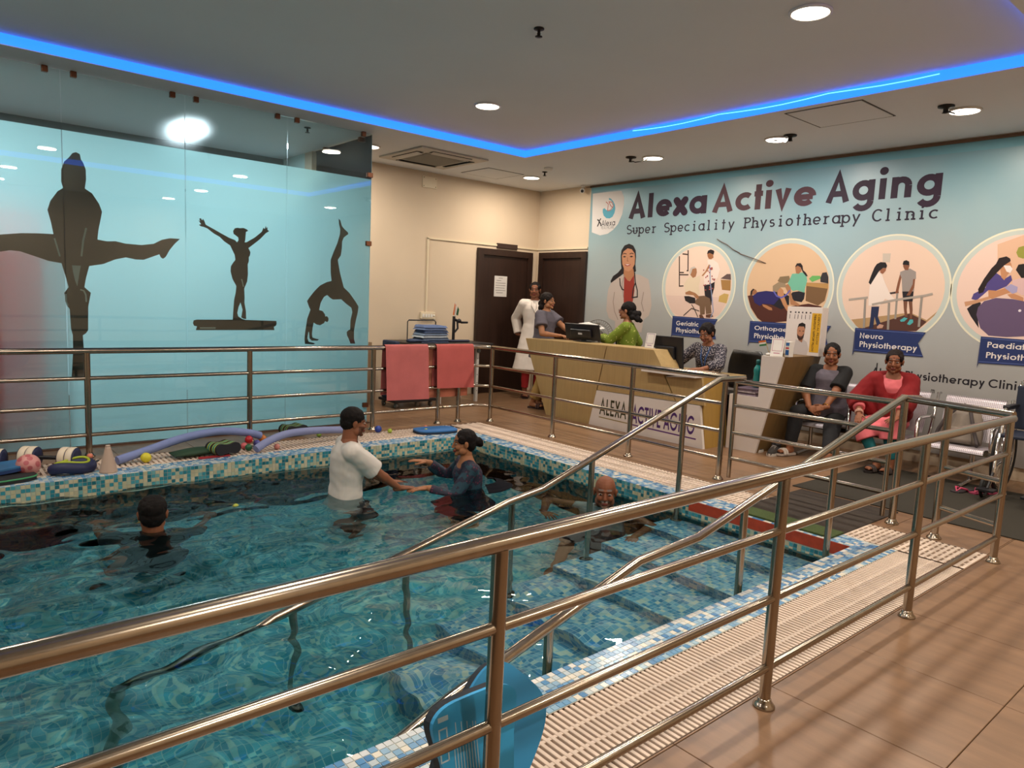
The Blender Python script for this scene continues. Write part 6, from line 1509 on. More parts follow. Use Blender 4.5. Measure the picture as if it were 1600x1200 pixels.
# ================================================================== people
WORK = bpy.data.scenes.new('work')      # empty scene in which single shapes are fused, removed at the end
def remesh(mb, voxel, smooth=4, fac=.5):
    me = mb.mesh('tmp'); o = bpy.data.objects.new('tmp', me); WORK.collection.objects.link(o)
    r = o.modifiers.new('r', 'REMESH'); r.mode = 'VOXEL'; r.voxel_size = voxel; r.use_smooth_shade = True
    if smooth:
        s = o.modifiers.new('s', 'SMOOTH'); s.factor = fac; s.iterations = smooth
    WORK.view_layers[0].update(); dg = WORK.view_layers[0].depsgraph
    out = bpy.data.meshes.new_from_object(o.evaluated_get(dg)); bpy.data.objects.remove(o); bpy.data.meshes.remove(me)
    out.polygons.foreach_set('use_smooth', [True]*len(out.polygons))
    return out
def roughen(me, fn):
    co = [v.co.copy() for v in me.vertices]; no = [v.normal.copy() for v in me.vertices]; flat = []
    for c, n in zip(co, no): flat.extend(c+n*fn(c))
    me.vertices.foreach_set('co', flat); me.update()
def join_meshes(ms, name):
    vs, fs = [], []
    for m in ms:
        o = len(vs); vs += [v.co[:] for v in m.vertices]; fs += [[i+o for i in p.vertices] for p in m.polygons]
        bpy.data.meshes.remove(m)
    me = bpy.data.meshes.new(name); me.from_pydata(vs, [], fs); me.polygons.foreach_set('use_smooth', [True]*len(fs)); me.update(); return me
def ik(S, T, a, b, pole):
    S, T, pole = Vector(S), Vector(T), Vector(pole); d = T-S; L_ = d.length
    if L_ > (a+b)*.999: T = S+d*((a+b)*.999/L_); d = T-S; L_ = d.length
    u = d/L_; x = (a*a-b*b+L_*L_)/(2*L_); h = math.sqrt(max(0, a*a-x*x)); p = pole - u*pole.dot(u)
    p = p.normalized() if p.length > 1e-5 else u.orthogonal().normalized()
    return S+u*x+p*h, T
SKINM = mat('skin', attr='Col', rough=.58, spec=.28, vary=.04, scale=25)
def skin_paint(me, fn):
    ca = me.color_attributes.new('Col', 'FLOAT_COLOR', 'POINT')
    for i, v in enumerate(me.vertices): ca.data[i].color = (*fn(v.co), 1)
def hand(mb, wrist, d, n, side, curl=.35, spread=.10, s=1.0):
    """d finger direction, n back-of-hand normal, side: +1 thumb on n x d side"""
    w = Vector(wrist); d = Vector(d).normalized(); n = Vector(n); n = (n-d*n.dot(d)).normalized(); a = n.cross(d)*side
    m = Matrix((d, a, n)).transposed()
    mb.ball(w+d*.048*s, (.052*s, .040*s, .017*s), rot=m); mb.ball(w+d*.075*s, (.025*s, .041*s, .014*s), rot=m)
    mb.limb(w-d*.03*s, w+d*.03*s, .025*s, .024*s)
    for k, (off, L_) in enumerate(((.030, .92), (.0105, 1.0), (-.010, .95), (-.029, .78))):
        p = w+d*(.088-.004*abs(k-1))*s+a*off*s; dd = (d+a*(spread*(1.5-k)/1.5)).normalized(); ang = curl*.7
        for seg, r0, r1 in ((.040, .0088, .0082), (.027, .0082, .0076), (.021, .0076, .0062)):
            e = (dd*math.cos(ang)-n*math.sin(ang)).normalized(); q = p+e*seg*L_*s
            mb.limb(p, q, r0*s, r1*s, seg=8); p = q; ang += curl
    p = w+d*.028*s+a*.030*s; e = (d*.75+a*.62-n*.18).normalized()
    for seg, r0, r1 in ((.040, .0125, .0105), (.030, .0105, .0095), (.024, .0095, .0075)):
        q = p+e*seg*s; mb.limb(p, q, r0*s, r1*s, seg=8); p = q; e = (e+d*.22-a*.12-n*.10).normalized()
def head_mesh(c, f, u, k, neck, male, nr):
    r = f.cross(u); m = Matrix((f, r, u)).transposed()
    def P(a, b, z): return c + (f*a+r*b+u*z)*k
    q = MB()
    B = lambda p, rad, rot=None: q.ball(P(*p), tuple(x*k for x in rad), rot=m, seg=18, rings=12)
    B((-.012, 0, .030), (.094, .074, .084)); B((.022, 0, -.018), (.066, .061, .086)); B((.028, 0, -.072), (.052, .047, .036))
    B((.070, 0, -.094), (.018, .022, .016)); B((.070, 0, .028), (.020, .050, .012))
    for s in (1, -1):
        B((.058, s*.034, -.026), (.030, .027, .029)); B((-.008, s*.077, -.004), (.019, .009, .031)); B((-.002, s*.083, .006), (.012, .007, .018)); B((.02, s*.050, -.062), (.038, .020, .032))
        B((.097, s*.010, -.030), (.009, .008, .007))
    q.limb(P(.080, 0, .018), P(.103, 0, -.024), .008*k, .0125*k, seg=10); B((.089, 0, -.0545), (.010, .024, .0075)); B((.088, 0, -.066), (.010, .021, .008))
    nb = Vector(neck); q.limb(P(-.018, 0, -.055), nb, .055*nr*k, .060*nr*k, seg=16)
    return remesh(q, .0042, 3, .5)
def paint_head(c, f, u, k, skin, male, beard=None, lip=None, brow=(.02, .012, .01), bindi=False, mous=None):
    r = f.cross(u); sk = Vector(lin(skin)); lipc = Vector(lin(lip or '7a3f36')); dark = sk*.80
    def fn(p):
        d = (p-c)/k; a, b, z = d.dot(f), d.dot(r), d.dot(u); col = sk
        if a > .03:
            ab = abs(b)
            if abs(z+.060) < .0125*(1-(ab/.028)**2) and ab < .027 and a > .07: col = lipc
            if abs(z-.036-.10*(.028-abs(ab-.032))*.35) < .0052 and .013 < ab < .052: return brow
            if abs(z-.006) < .013 and abs(ab-.032) < .020: col = dark
            if beard and (z < -.045 or ab > .052) and z < -.02 and not (abs(z+.060) < .010 and ab < .022): col = Vector(lin(beard))*.6+sk*.4
            if mous and -.052 < z < -.041 and .004 < ab < .030: col = Vector(lin(mous))
            if mous and z < -.078 and ab < .03: col = Vector(lin(mous))*.5+sk*.5
            if bindi and abs(z-.048) < .006 and ab < .006: return (.06, .005, .01)
        return tuple(col)
    return fn
class Person:
    def __init__(s, label, pos, yaw, Ht=1.6, pelvis=.84, lean=0, side=0, head=(0, 0), skin='8a5a40', male=False, belly=0, build=1.0, tw=0, hk=1.0):
        """pos: plan position of the pelvis; pelvis: its height; head: (yaw, pitch) relative to the body"""
        s.k = Ht/1.65; k = s.k; s.F = Vector((math.cos(yaw), math.sin(yaw), 0)); s.R = Vector((math.sin(yaw), -math.cos(yaw), 0))
        s.U = (Vector((0, 0, 1))*math.cos(lean)+s.F*math.sin(lean)+s.R*side).normalized(); s.FT = s.R.cross(s.U)*-1
        s.FT = (s.F-s.U*s.F.dot(s.U)).normalized(); s.pel = Vector((pos[0], pos[1], pelvis)); s.skin = skin; s.male = male; s.belly = belly; s.b = build
        s.t = thing('person', label, 'person', (pos[0], pos[1], 0)); s.yaw = yaw
        a = tw; s.RT = (s.R*math.cos(a)+s.FT*math.sin(a)); s.FT2 = (s.FT*math.cos(a)-s.R*math.sin(a))
        w = (.172 if male else .155)*k
        s.sh = {'R': s.pel+s.U*.475*k+s.RT*w, 'L': s.pel+s.U*.475*k-s.RT*w}
        s.hip = {'R': s.pel+s.R*.085*k, 'L': s.pel-s.R*.085*k}
        hy, hp = head; f0 = s.FT2*math.cos(hy)+s.RT*math.sin(hy); z = Vector((0, 0, 1))
        f0 = (f0 - z*f0.dot(z)).normalized(); s.hf = (f0*math.cos(hp)+z*math.sin(hp)).normalized(); s.hu = (z*math.cos(hp)-f0*math.sin(hp)).normalized()
        s.neck = s.pel+s.U*.52*k
        s.hc = s.pel+s.U*.565*k+s.hu*.115*k+s.hf*.018*k; s.hk = k*.97*hk
        s.arm = {}; s.leg = {}
    def torso(s, q, inf=0, lo=-.08, hi=.56, flare=0, wide=1.0):
        k = s.k*1.0; B_ = s.b; m_ = s.male
        base = [(-.09, .12, .095), (0, .165, .115), (.10, .150 if m_ else .148, .108), (.20, .138 if m_ else .128, .102), (.32, .152 if m_ else .142, .112), (.41, .166 if m_ else .148, .112 if m_ else .118), (.465, .165 if m_ else .145, .095), (.51, .11, .070), (.55, .062, .056)]
        rings = []
        zs = sorted(set([lo, hi]+[z for z, _, _ in base if lo < z < hi]))
        for z in zs:
            for i in range(len(base)-1):
                if base[i][0] <= z <= base[i+1][0]:
                    t_ = (z-base[i][0])/(base[i+1][0]-base[i][0]); rx = base[i][1]+(base[i+1][1]-base[i][1])*t_; ry = base[i][2]+(base[i+1][2]-base[i][2])*t_; break
            else:
                rx, ry = (base[0][1:], base[-1][1:])[z > 0]
            if z < 0 and flare: rx, ry = .165+flare*(-z), .115+flare*(-z)*.8
            bel = s.belly*math.exp(-((z-.12)/.13)**2); t2 = max(0, min(1, (z-.05)/.35))
            RR = (s.R*(1-t2)+s.RT*t2).normalized(); FF = (s.FT*(1-t2)+s.FT2*t2).normalized()
            c = s.pel+s.U*z*k+FF*bel*.5*k
            fade = 1 if z < .48 else max(0.2, 1-(z-.48)/.09)
            rings.append((c, RR*(rx*B_+bel*.35+inf*fade)*k*wide, FF*(ry*B_+bel*.6+inf*fade)*k))
        q.loft(rings, 28)
        return q
    def set_arm(s, sd, target, pole, hd=None, hn=(0, 0, 1), curl=.35, spread=.1):
        k = s.k; e, w = ik(s.sh[sd], target, .285*k, .245*k, pole); d = Vector(hd) if hd is not None else (w-e)
        s.arm[sd] = (s.sh[sd], e, w, d, hn, curl, spread)
    def set_leg(s, sd, target, pole, fd=None):
        k = s.k; n, a = ik(s.hip[sd], target, .405*k, .40*k, pole); s.leg[sd] = (s.hip[sd], n, a, Vector(fd) if fd is not None else s.F)
    def body(s, barefoot=True, paint=None, voxel=.0105, **hp):
        k = s.k; B_ = s.b; q = MB(); s.torso(q)
        q.limb(s.pel+s.U*.50*k, s.neck+s.hu*.05*k, .058*k, .052*k)
        for sd, (S, e, w, d, hn, c, sp) in s.arm.items():
            S2 = S; q.limb(s.pel+s.U*.47*k, S2, .06*k, .052*k*B_); q.limb(S2, e, .050*k*B_, .039*k*B_); q.limb(e, w, .039*k*B_, .025*k*B_)
            m_ = S.lerp(e, .45); q.ball(m_, .047*k*B_); m2 = e.lerp(w, .28); q.ball(m2, .040*k*B_)
        for sd, (h, n, a, fd) in s.leg.items():
            q.limb(h, n, .083*k*B_, .054*k*B_); q.limb(n, a, .054*k*B_, .036*k*B_); q.ball(n.lerp(a, .3)-s.F*.01*k, .056*k*B_)
            f_ = fd.normalized(); z = Vector((0, 0, 1)); hl = a-z*.045*k; sd_ = f_.cross(z)
            if barefoot:
                q.limb(a, hl-f_*.03*k, .035*k, .032*k); q.loft([(a-z*.05*k+f_*(x*k), sd_*wd*k, z*hh*k) for x, wd, hh in ((-.06, .024, .022), (-.02, .032, .034), (.06, .038, .032), (.12, .042, .022), (.165, .036, .015))], 14)
                for t_ in range(5): q.ball(a-z*.060*k+f_*(.172-.008*t_)*k+sd_*(.030-.015*t_)*k*(1 if sd == 'L' else -1), (.014*k, .009*k, .010*k))
        ms = [remesh(q, voxel, 4)]
        hq = MB()
        for sd, (S, e, w, d, hn, c, sp) in s.arm.items(): hand(hq, w, d, hn, 1 if sd == 'R' else -1, c, sp, s.k*1.0)
        if s.arm: ms.append(remesh(hq, .0045, 2, .4))
        hm = head_mesh(s.hc, s.hf, s.hu, s.hk, s.neck, s.male, 1.1 if s.male else .92)
        ms.append(hm); me = join_meshes(ms, 'body')
        pf = paint_head(s.hc, s.hf, s.hu, s.hk, s.skin, s.male, **hp); sk = lin(s.skin)
        skin_paint(me, lambda co: pf(co) if (co-s.hc).length < .17*s.hk else sk)
        o = link('body', me, SKINM, s.t)
        r = s.hf.cross(s.hu); kk = s.hk; m = Matrix((s.hf, r, s.hu)).transposed()
        for b_ in (1, -1):
            ec = s.hc+(s.hf*.0765+r*.032*b_+s.hu*.005)*kk
            e_ = MB().ball(ec, (.011*kk, .0135*kk, .0058*kk), rot=m, seg=14, rings=10).build('eye', mat('eye_white', '9a8c82', .5, spec=.2), o)
            MB().ball(ec+s.hf*.0068*kk, (.0058*kk, .0068*kk, .0056*kk), rot=m, seg=10, rings=8).build('iris', mat('iris_dark', '140c0a', .2), e_)
        return o
    def hp_(s, a, b, z): return s.hc+(s.hf*a+s.hf.cross(s.hu)*b+s.hu*z)*s.hk
    def hair(s, col='15100f', extra=None, short=False, rough=.5, back=0.0, name='hair', vol=1.0):
        q = MB(); r = s.hf.cross(s.hu); m = Matrix((s.hf, r, s.hu)).transposed(); k = s.hk
        if short:
            q.ball(s.hp_(-.020, 0, .046), (.094*k*vol, .081*k*vol, .079*k*vol), rot=m, seg=22, rings=14); q.ball(s.hp_(-.050, 0, .0), (.062*k, .074*k, .072*k), rot=m, seg=20, rings=12)
        else:
            q.ball(s.hp_(-.0245, 0, .042), (.097*k*vol, .083*k*vol, .087*k*vol), rot=m, seg=22, rings=14); q.ball(s.hp_(-.055, 0, -.01), (.060*k, .077*k, .075*k), rot=m, seg=20, rings=12)
            for b_ in (1, -1): q.ball(s.hp_(.026, .062*b_, .042), (.040*k, .018*k, .040*k), rot=m)
        if extra: extra(q, s)
        me = remesh(q, .005, 3, .5)
        roughen(me, lambda c: noise.noise(c*38)*.0035 + noise.noise(c*90)*.0018)
        return link(name, me, mat('hair_'+col, col, .72, spec=.18, vary=.35, scale=60, stretch=(1, 1, 3)), s.t)
    def cloth(s, name, m, fn, voxel=.009, smooth=3, wr=.004, ws=9, parent=None):
        q = MB(); fn(q); me = remesh(q, voxel, smooth, .5)
        if wr:
            roughen(me, lambda c: wr*noise.noise(c*ws)+wr*.5*noise.noise(c*ws*2.3))
        return link(name, me, m, parent or s.t)
    def sleeve(s, q, sd, upto, inf, loose=0):
        k = s.k; B_ = s.b; S, e, w = s.arm[sd][:3]
        q.limb(s.pel+s.U*.46*k, S, (.075)*k+inf*.5, .056*k*B_+inf)
        if upto <= 1:
            p = S.lerp(e, upto); q.ball(S, .054*k*B_+inf); q.tube([S, p], [.054*k*B_+inf, .044*k*B_+inf+loose], 18)
        else:
            p = e.lerp(w, upto-1); q.limb(S, e, .054*k*B_+inf, .042*k*B_+inf+loose*.5); q.tube([e, p], [.042*k*B_+inf+loose*.5, .032*k*B_+inf+loose], 18)
    def trouser(s, q, upto, inf, loose=0, waist=.06):
        k = s.k; B_ = s.b; s.torso(q, inf*1/1.0, -.09, waist)
        for sd, (h, n, a, fd) in s.leg.items():
            q.limb(h, n, .088*k*B_+inf, .058*k*B_+inf+loose*.6); p = n.lerp(a, upto-1); q.tube([n, p], [.058*k*B_+inf+loose*.6, .042*k*B_+inf+loose], 18); q.ball(n, .058*k*B_+inf+loose*.6)
    def footwear(s, name, col, colstrap):
        """slip-on sandals below the feet"""
        for sd, (h, n, a, fd) in s.leg.items():
            f_ = fd.normalized(); z = Vector((0, 0, 1)); sd_ = f_.cross(z); k = s.k; c = Vector((a.x, a.y, 0))+f_*.05*k
            out = [(-.135, .0), (-.12, .034), (-.04, .036), (.05, .048), (.11, .042), (.138, .0), (.11, -.042), (.05, -.048), (-.04, -.036), (-.12, -.034)]
            z0 = a.z-.098*k
            q = MB(); q.prism(out, 0, .02, lambda x, y, d: tuple(Vector((c.x, c.y, max(0, z0)+d))+f_*x*k+sd_*y*k)); o = q.build(name, mat('sole_'+col, col, .7), s.t)
            q = MB()
            for x0 in (.03, .065):
                q.tube([Vector((c.x, c.y, max(0, z0)))+f_*(x0*k)+sd_*(y*k)+z*h_*k for y, h_ in ((-.049, .015), (-.04, .05), (-.018, .066), (.018, .066), (.04, .05), (.049, .015))], .014, 8)
            q.build('strap', mat('strap_'+colstrap, colstrap, .6), o)
def pattern_mat(name, base, spot, scale, thr=.35, rough=.85, spot2=None):
    def fn(nt, N, L, out):
        b = N('ShaderNodeBsdfPrincipled'); b.inputs['Roughness'].default_value = rough; tc = N('ShaderNodeTexCoord')
        v = N('ShaderNodeTexVoronoi'); v.inputs['Scale'].default_value = scale; L(tc.outputs['Object'], v.inputs['Vector'])
        lt = N('ShaderNodeMath'); lt.operation = 'LESS_THAN'; lt.inputs[1].default_value = thr; L(v.outputs['Distance'], lt.inputs[0])
        mx = N('ShaderNodeMix'); mx.data_type = 'RGBA'; L(lt.outputs[0], mx.inputs[0]); mx.inputs[6].default_value = (*lin(base), 1); mx.inputs[7].default_value = (*lin(spot), 1)
        res = mx.outputs[2]
        if spot2:
            n = N('ShaderNodeTexNoise'); n.inputs['Scale'].default_value = scale*.35; L(tc.outputs['Object'], n.inputs['Vector'])
            g = N('ShaderNodeMath'); g.operation = 'GREATER_THAN'; g.inputs[1].default_value = .55; L(n.outputs['Fac'], g.inputs[0])
            m2 = N('ShaderNodeMix'); m2.data_type = 'RGBA'; L(g.outputs[0], m2.inputs[0]); L(res, m2.inputs[6]); m2.inputs[7].default_value = (*lin(spot2), 1); res = m2.outputs[2]
        L(res, b.inputs['Base Color']); L(b.outputs[0], out.inputs['Surface'])
    return shader_mat(name, fn)
def yaw_to(a, b): return math.atan2(b[1]-a[1], b[0]-a[0])
Z3 = Vector((0, 0, 1))

# --- man seen from behind, shoulders under water
p = Person('person in a black shirt seen from behind, sunk to the neck in the pool', (1.14, 4.74), 1.30, 1.68, -.72, skin='7a4c34', male=True, hk=1.03)
p.set_arm('R', p.pel+p.F*.42+p.R*.36+Z3*.43, (0, 0, -1), hd=p.F*.6-p.R*.6, hn=(0, 0, 1)); p.set_arm('L', p.pel+p.F*.42-p.R*.38+Z3*.44, (0, 0, -1), hd=p.F*.6+p.R*.6)
p.set_leg('R', (p.pel.x+.10, p.pel.y+.22, FZ+.09), p.F); p.set_leg('L', (p.pel.x-.22, p.pel.y+.20, FZ+.09), p.F)
p.body(); p.hair('100c0b', short=True, rough=.4, vol=1.03)
BKC = mat('black_cotton', '0c0c0f', .9); 
def top(inf=.014, sl=.75, lo=-.05, hi=.535, loose=.008, flare=0):
    def fn(q):
        p.torso(q, inf, lo, hi, flare)
        for sd in p.arm: p.sleeve(q, sd, sl, inf, loose)
    return fn
p.cloth('shirt', BKC, top(hi=.555)); p.cloth('shorts', mat('dark_shorts', '16181f', .9), lambda q: p.trouser(q, 1.05, .012, .012))

# --- man in the wet white shirt
p = Person('person in a wet white shirt standing waist deep, facing the woman in the pool', (2.55, 4.90), yaw_to((2.55, 4.9), (3.45, 4.62)), 1.62, -.24, lean=.05, head=(-.05, -.12), skin='82523a', male=True, build=1.06)
p.set_arm('R', (2.93, 4.72, -.105), (-.3, -.6, -.6), hd=(1, -.3, 0), hn=(0, 0, 1), curl=.25); p.set_arm('L', (2.98, 4.98, -.12), (0, .5, -.7), hd=(1, -.2, 0), curl=.25)
for sd, dx in (('R', -.1), ('L', .1)): p.set_leg(sd, (p.pel.x-p.R.x*dx*1.2, p.pel.y-p.R.y*dx*1.2, FZ+.09), p.F)
p.body(beard='1c1412'); p.hair('120d0c', short=True, vol=1.05, rough=.6)
p.cloth('shirt', mat('wet_white_cotton', 'cfc9c2', .6, vary=.04, scale=12), top(.020, .85, -.16, .53, .016, flare=.22), wr=.009, ws=8)
p.cloth('shorts', mat('grey_shorts', '3a3c44', .9), lambda q: p.trouser(q, 1.1, .012, .02))

# --- woman in the pool
p = Person('person in a dark floral dress in the pool reaching towards the man in white', (3.52, 4.56), yaw_to((3.50, 4.55), (2.7, 4.9)), 1.55, -.40, lean=.10, head=(.0, -.08), skin='9a6848')
p.set_arm('L', (3.12, 4.62, -.105), (.2, -.5, -.5), hd=(-1, .25, 0), hn=(0, 0, 1), curl=.18); p.set_arm('R', (3.36, 4.98, .005), (.3, .3, -.6), hd=(-.8, .5, .15), curl=.15)
for sd in 'RL': p.set_leg(sd, (p.hip[sd].x, p.hip[sd].y, FZ+.09), p.F)
p.body(lip='7a3434'); 
def bun(q, s): q.ball(s.hp_(-.135, 0, .0), .043*s.hk, seg=16); q.ball(s.hp_(-.155, .01, -.025), .03*s.hk); q.ball(s.hp_(-.10, 0, .01), .05*s.hk)
p.hair('130d0d', extra=bun, rough=.4)
FLO = pattern_mat('dark_floral', '14182e', '5a1f38', 38, .30, .75, '143848')
p.cloth('dress', FLO, top(.012, 1.85, -.25, .475, .004, flare=.35))
q = MB(); n = 10; vs = []
for j in range(9):
    for i in range(15):
        u, v = i/14, j/8; ang = -2.2+2.6*u; rad = .13+.15*v
        vs.append((3.58+rad*math.cos(ang+.3), 4.50+rad*math.sin(ang+.3)*.8, WZ+.045-.04*v+.014*noise.noise((u*5, v*5, 2))))
fs = [(j*15+i, j*15+i+1, (j+1)*15+i+1, (j+1)*15+i) for j in range(8) for i in range(14)]
q.add(vs, fs, True); q.add([(a, b_, c-.004) for a, b_, c in vs], fs, True); q.build('floating_skirt', mat('dark_wet_cloth', '0a0c14', .9, spec=.1), p.t, fix=False)
p.cloth('trousers', mat('dark_leggings', '12141c', .9), lambda q: p.trouser(q, 1.85, .008, .004))

# --- bald man by the pool edge
p = Person('person with a bald head and grey moustache resting in the water at the pool edge', (4.02, 3.56), math.radians(205), 1.66, -.70, lean=-.10, head=(-.30, -.05), skin='7d4b33', male=True, build=1.1, hk=1.10)
p.set_arm('R', p.pel+p.R*.40+p.F*.20+Z3*.40, p.R+Vector((0, 0, .3)), hd=p.F-p.R, curl=.3); p.set_arm('L', p.pel-p.R*.34+p.F*.30+Z3*.30, -p.R, hd=p.F, curl=.3)
p.set_leg('R', p.pel+p.F*.6+p.R*.12-Z3*.20, Z3); p.set_leg('L', p.pel+p.F*.62-p.R*.10-Z3*.22, Z3)
p.body(mous='857a72', beard='5a4438', brow=(.12, .09, .08))
p.cloth('vest', mat('grey_vest', '9aa2a4', .85, vary=.15, scale=40), top(.012, .25, -.05, .545, .0)); p.cloth('shorts', mat('dark_red_shorts', '241418', .9), lambda q: p.trouser(q, 1.0, .014, .02))

# --- standing woman in a white coat
p = Person('person in a long white coat standing before the dark doors', (6.95, 7.68), math.radians(235), 1.64, .885, head=(.25, -.02), skin='7c4e38')
p.set_arm('R', p.pel+p.R*.20-p.F*.10-Z3*.02+Z3*.05, -p.F+p.R*.6, hd=-p.R-Z3*.3, curl=.5); p.set_arm('L', p.pel-p.R*.16-p.F*.12+Z3*.05, -p.F-p.R*.5, hd=p.R, curl=.5)
for sd, s_ in (('R', 1), ('L', -1)): p.set_leg(sd, (p.pel.x+p.R.x*.09*s_, p.pel.y+p.R.y*.09*s_, .098*p.k), p.F)
p.body(lip='6a3030'); p.hair('110c0c', extra=lambda q, s: q.ball(s.hp_(-.12, 0, -.03), .038*s.hk), rough=.45)
WC = mat('white_coat_cotton', 'd2c8c0', .85, vary=.03, scale=8)
p.cloth('coat', WC, top(.024, 1.92, -.47, .53, .012, flare=.20)); p.cloth('trousers', mat('red_leggings', '9a1c20', .85), lambda q: p.trouser(q, 1.86, .006, .004))
q = MB(); c_ = p.pel+p.FT*.155+p.R*.08-p.U*.22; q.box((-.03, -.004, -.008), (.03, .004, .008)); q.v = [tuple(c_+p.R*v[0]+p.F*v[1]+Z3*v[2]) for v in q.v]; q.build('pocket_slit', BLACKP, p.t)
p.cloth('collar', WC, lambda q: q.tube([p.pel+p.U*.52*p.k+p.R*(.07*math.cos(a))*p.k+p.FT*(.062*math.sin(a))*p.k for a in [PI*1.5+2*PI*i/24 for i in range(24)]], .016, 8, closed=True), voxel=.006, wr=0)
q = MB(); q.tube([p.pel+p.U*(z_*p.k)+p.FT2*(d_*p.k)-p.R*.012 for z_, d_ in ((.50, .094), (.44, .138), (.36, .142), (.22, .130), (.08, .138), (-.10, .158), (-.30, .172), (-.46, .178))], .004, 6); q.build('coat_opening', mat('coat_seam', '8a8078', .9), p.t)
for s_ in (1, -1): MB().tube([p.pel+p.U*.52*p.k+p.FT2*.075+p.R*.045*s_, p.pel+p.U*.46*p.k+p.FT2*.132*p.k+p.R*.05*s_, p.pel+p.U*.36*p.k+p.FT2*.148*p.k], [.012, .016, .006], 8).build('lapel', WC, p.t)
p.footwear('sandal', '2a1612', '3a1a14')

# --- woman in the grey shirt at the desk end
p = Person('person in a grey short sleeved shirt leaning on the desk end, seen from the side', (6.42, 6.92), math.radians(-72), 1.52, .79, lean=.10, head=(.0, .02), skin='98684a', build=1.05, belly=.03)
p.set_arm('R', (6.34, 6.52, .985), (-.5, .2, -.6), hd=(.1, -1, .05), hn=(0, 0, 1), curl=.4); p.set_arm('L', (6.60, 6.50, .99), (.6, .2, -.5), hd=(0, -1, 0), curl=.4)
p.set_leg('R', (6.30, 6.90, .098*p.k), p.F); p.set_leg('L', (6.46, 6.96, .098*p.k), p.F)
p.body(lip='7a3c34')
def curly(q, s):
    for a, b_, z, r_ in ((-.09, .0, -.06, .055), (-.08, .04, -.08, .045), (-.08, -.04, -.08, .045), (-.11, 0, -.03, .05), (-.12, .0, -.10, .04)): q.ball(s.hp_(a, b_, z), r_*s.hk)
p.hair('1c1412', extra=curly, rough=.6, vol=1.06)
p.cloth('shirt', mat('slate_cotton', '55505a', .9, vary=.08, scale=30), top(.022, .62, -.14, .545, .022, flare=.1)); p.cloth('trousers', mat('khaki_cotton', 'a08048', .9, vary=.05, scale=10), lambda q: p.trouser(q, 1.88, .014, .020))
p.footwear('sandal', '2a1612', '3a1c18')

# --- woman in green behind the desk
p = Person('person in a lime green patterned kurta and glasses behind the desk', (6.78, 5.76), math.radians(120), 1.55, .70, lean=.02, head=(.10, .0), skin='8f5f45', belly=.01)
p.set_arm('L', (6.62, 6.08, 1.02), (-.5, -.2, -.7), hd=(-.1, 1, .15), hn=(0, 0, 1), curl=.35); p.set_arm('R', (6.98, 6.04, .96), (.6, -.2, -.6), hd=(0, 1, 0), curl=.35)
p.set_leg('R', (6.98, 5.86, .098), p.F); p.set_leg('L', (6.78, 5.89, .098), p.F)
p.body(lip='7a3434')
def wavy(q, s):
    for a, b_, z, r_ in ((-.10, 0, -.04, .062), (-.13, .02, -.07, .055), (-.16, -.02, -.10, .045), (-.15, .03, -.03, .045), (-.19, .02, -.12, .03), (-.09, -.04, -.08, .04)): q.ball(s.hp_(a, b_, z), r_*s.hk)
p.hair('0f0b0c', extra=wavy, rough=.55, vol=1.05)
p.cloth('kurta', pattern_mat('lime_print', '65771c', 'b4b46c', 30, .22), top(.016, 1.6, -.3, .535, .012, flare=.2)); p.cloth('trousers', mat('white_leggings', 'c8c0b4', .9), lambda q: p.trouser(q, 1.85, .008, .01))
q = MB()
for b_ in (1, -1): q.tube([p.hp_(.098, b_*.033+.021*math.cos(a), .004+.017*math.sin(a)) for a in [2*PI*i/18 for i in range(18)]], .0022, 6, closed=True); q.tube([p.hp_(.095, b_*.054, .006), p.hp_(.0, b_*.084, .012)], .002, 6)
q.tube([p.hp_(.103, .012, .008), p.hp_(.103, -.012, .008)], .002, 6); q.build('glasses', mat('glasses_red', '5a1c20', .3), p.t)
q = MB(); q.tube([p.neck+p.FT*.05+p.R*.05, p.pel+p.U*.40+p.FT*.138+p.R*.04, p.pel+p.U*.22+p.FT*.13, p.pel+p.U*.40+p.FT*.138-p.R*.04, p.neck+p.FT*.05-p.R*.05], .009, 6); q.build('lanyard', mat('blue_lanyard', '2c4a78', .7), p.t)
t = thing('magazine', 'open magazine held up by the woman in green above the low screen', 'magazine', (6.58, 6.10, 1.06))
q = MB(); vs = []
for i in range(9):
    u = i/8
    for v in (0, 1): vs.append((6.50+.19*v, 6.06+.28*u, 1.085+.045*u+.035*math.sin(PI*u)*.6+.02*v+(.05*max(0, u-.75)*4*.4)))
q.add(vs, [(2*i, 2*i+2, 2*i+3, 2*i+1) for i in range(8)]); q.add([(a, b_, c+.004) for a, b_, c in vs], [(2*i, 2*i+2, 2*i+3, 2*i+1) for i in range(8)]); q.build('pages', PAPW, t, fix=False)
q = MB(); q.add([(vs[2*i+k][0]+(.02 if k == 0 else -.02), vs[2*i+k][1], vs[2*i+k][2]+.0052) for i in (1, 2, 3) for k in (0, 1)], [(0, 2, 3, 1), (2, 4, 5, 3)]); q.build('photo', mat('dark_photo', '2c2c30', .5), t, fix=False)

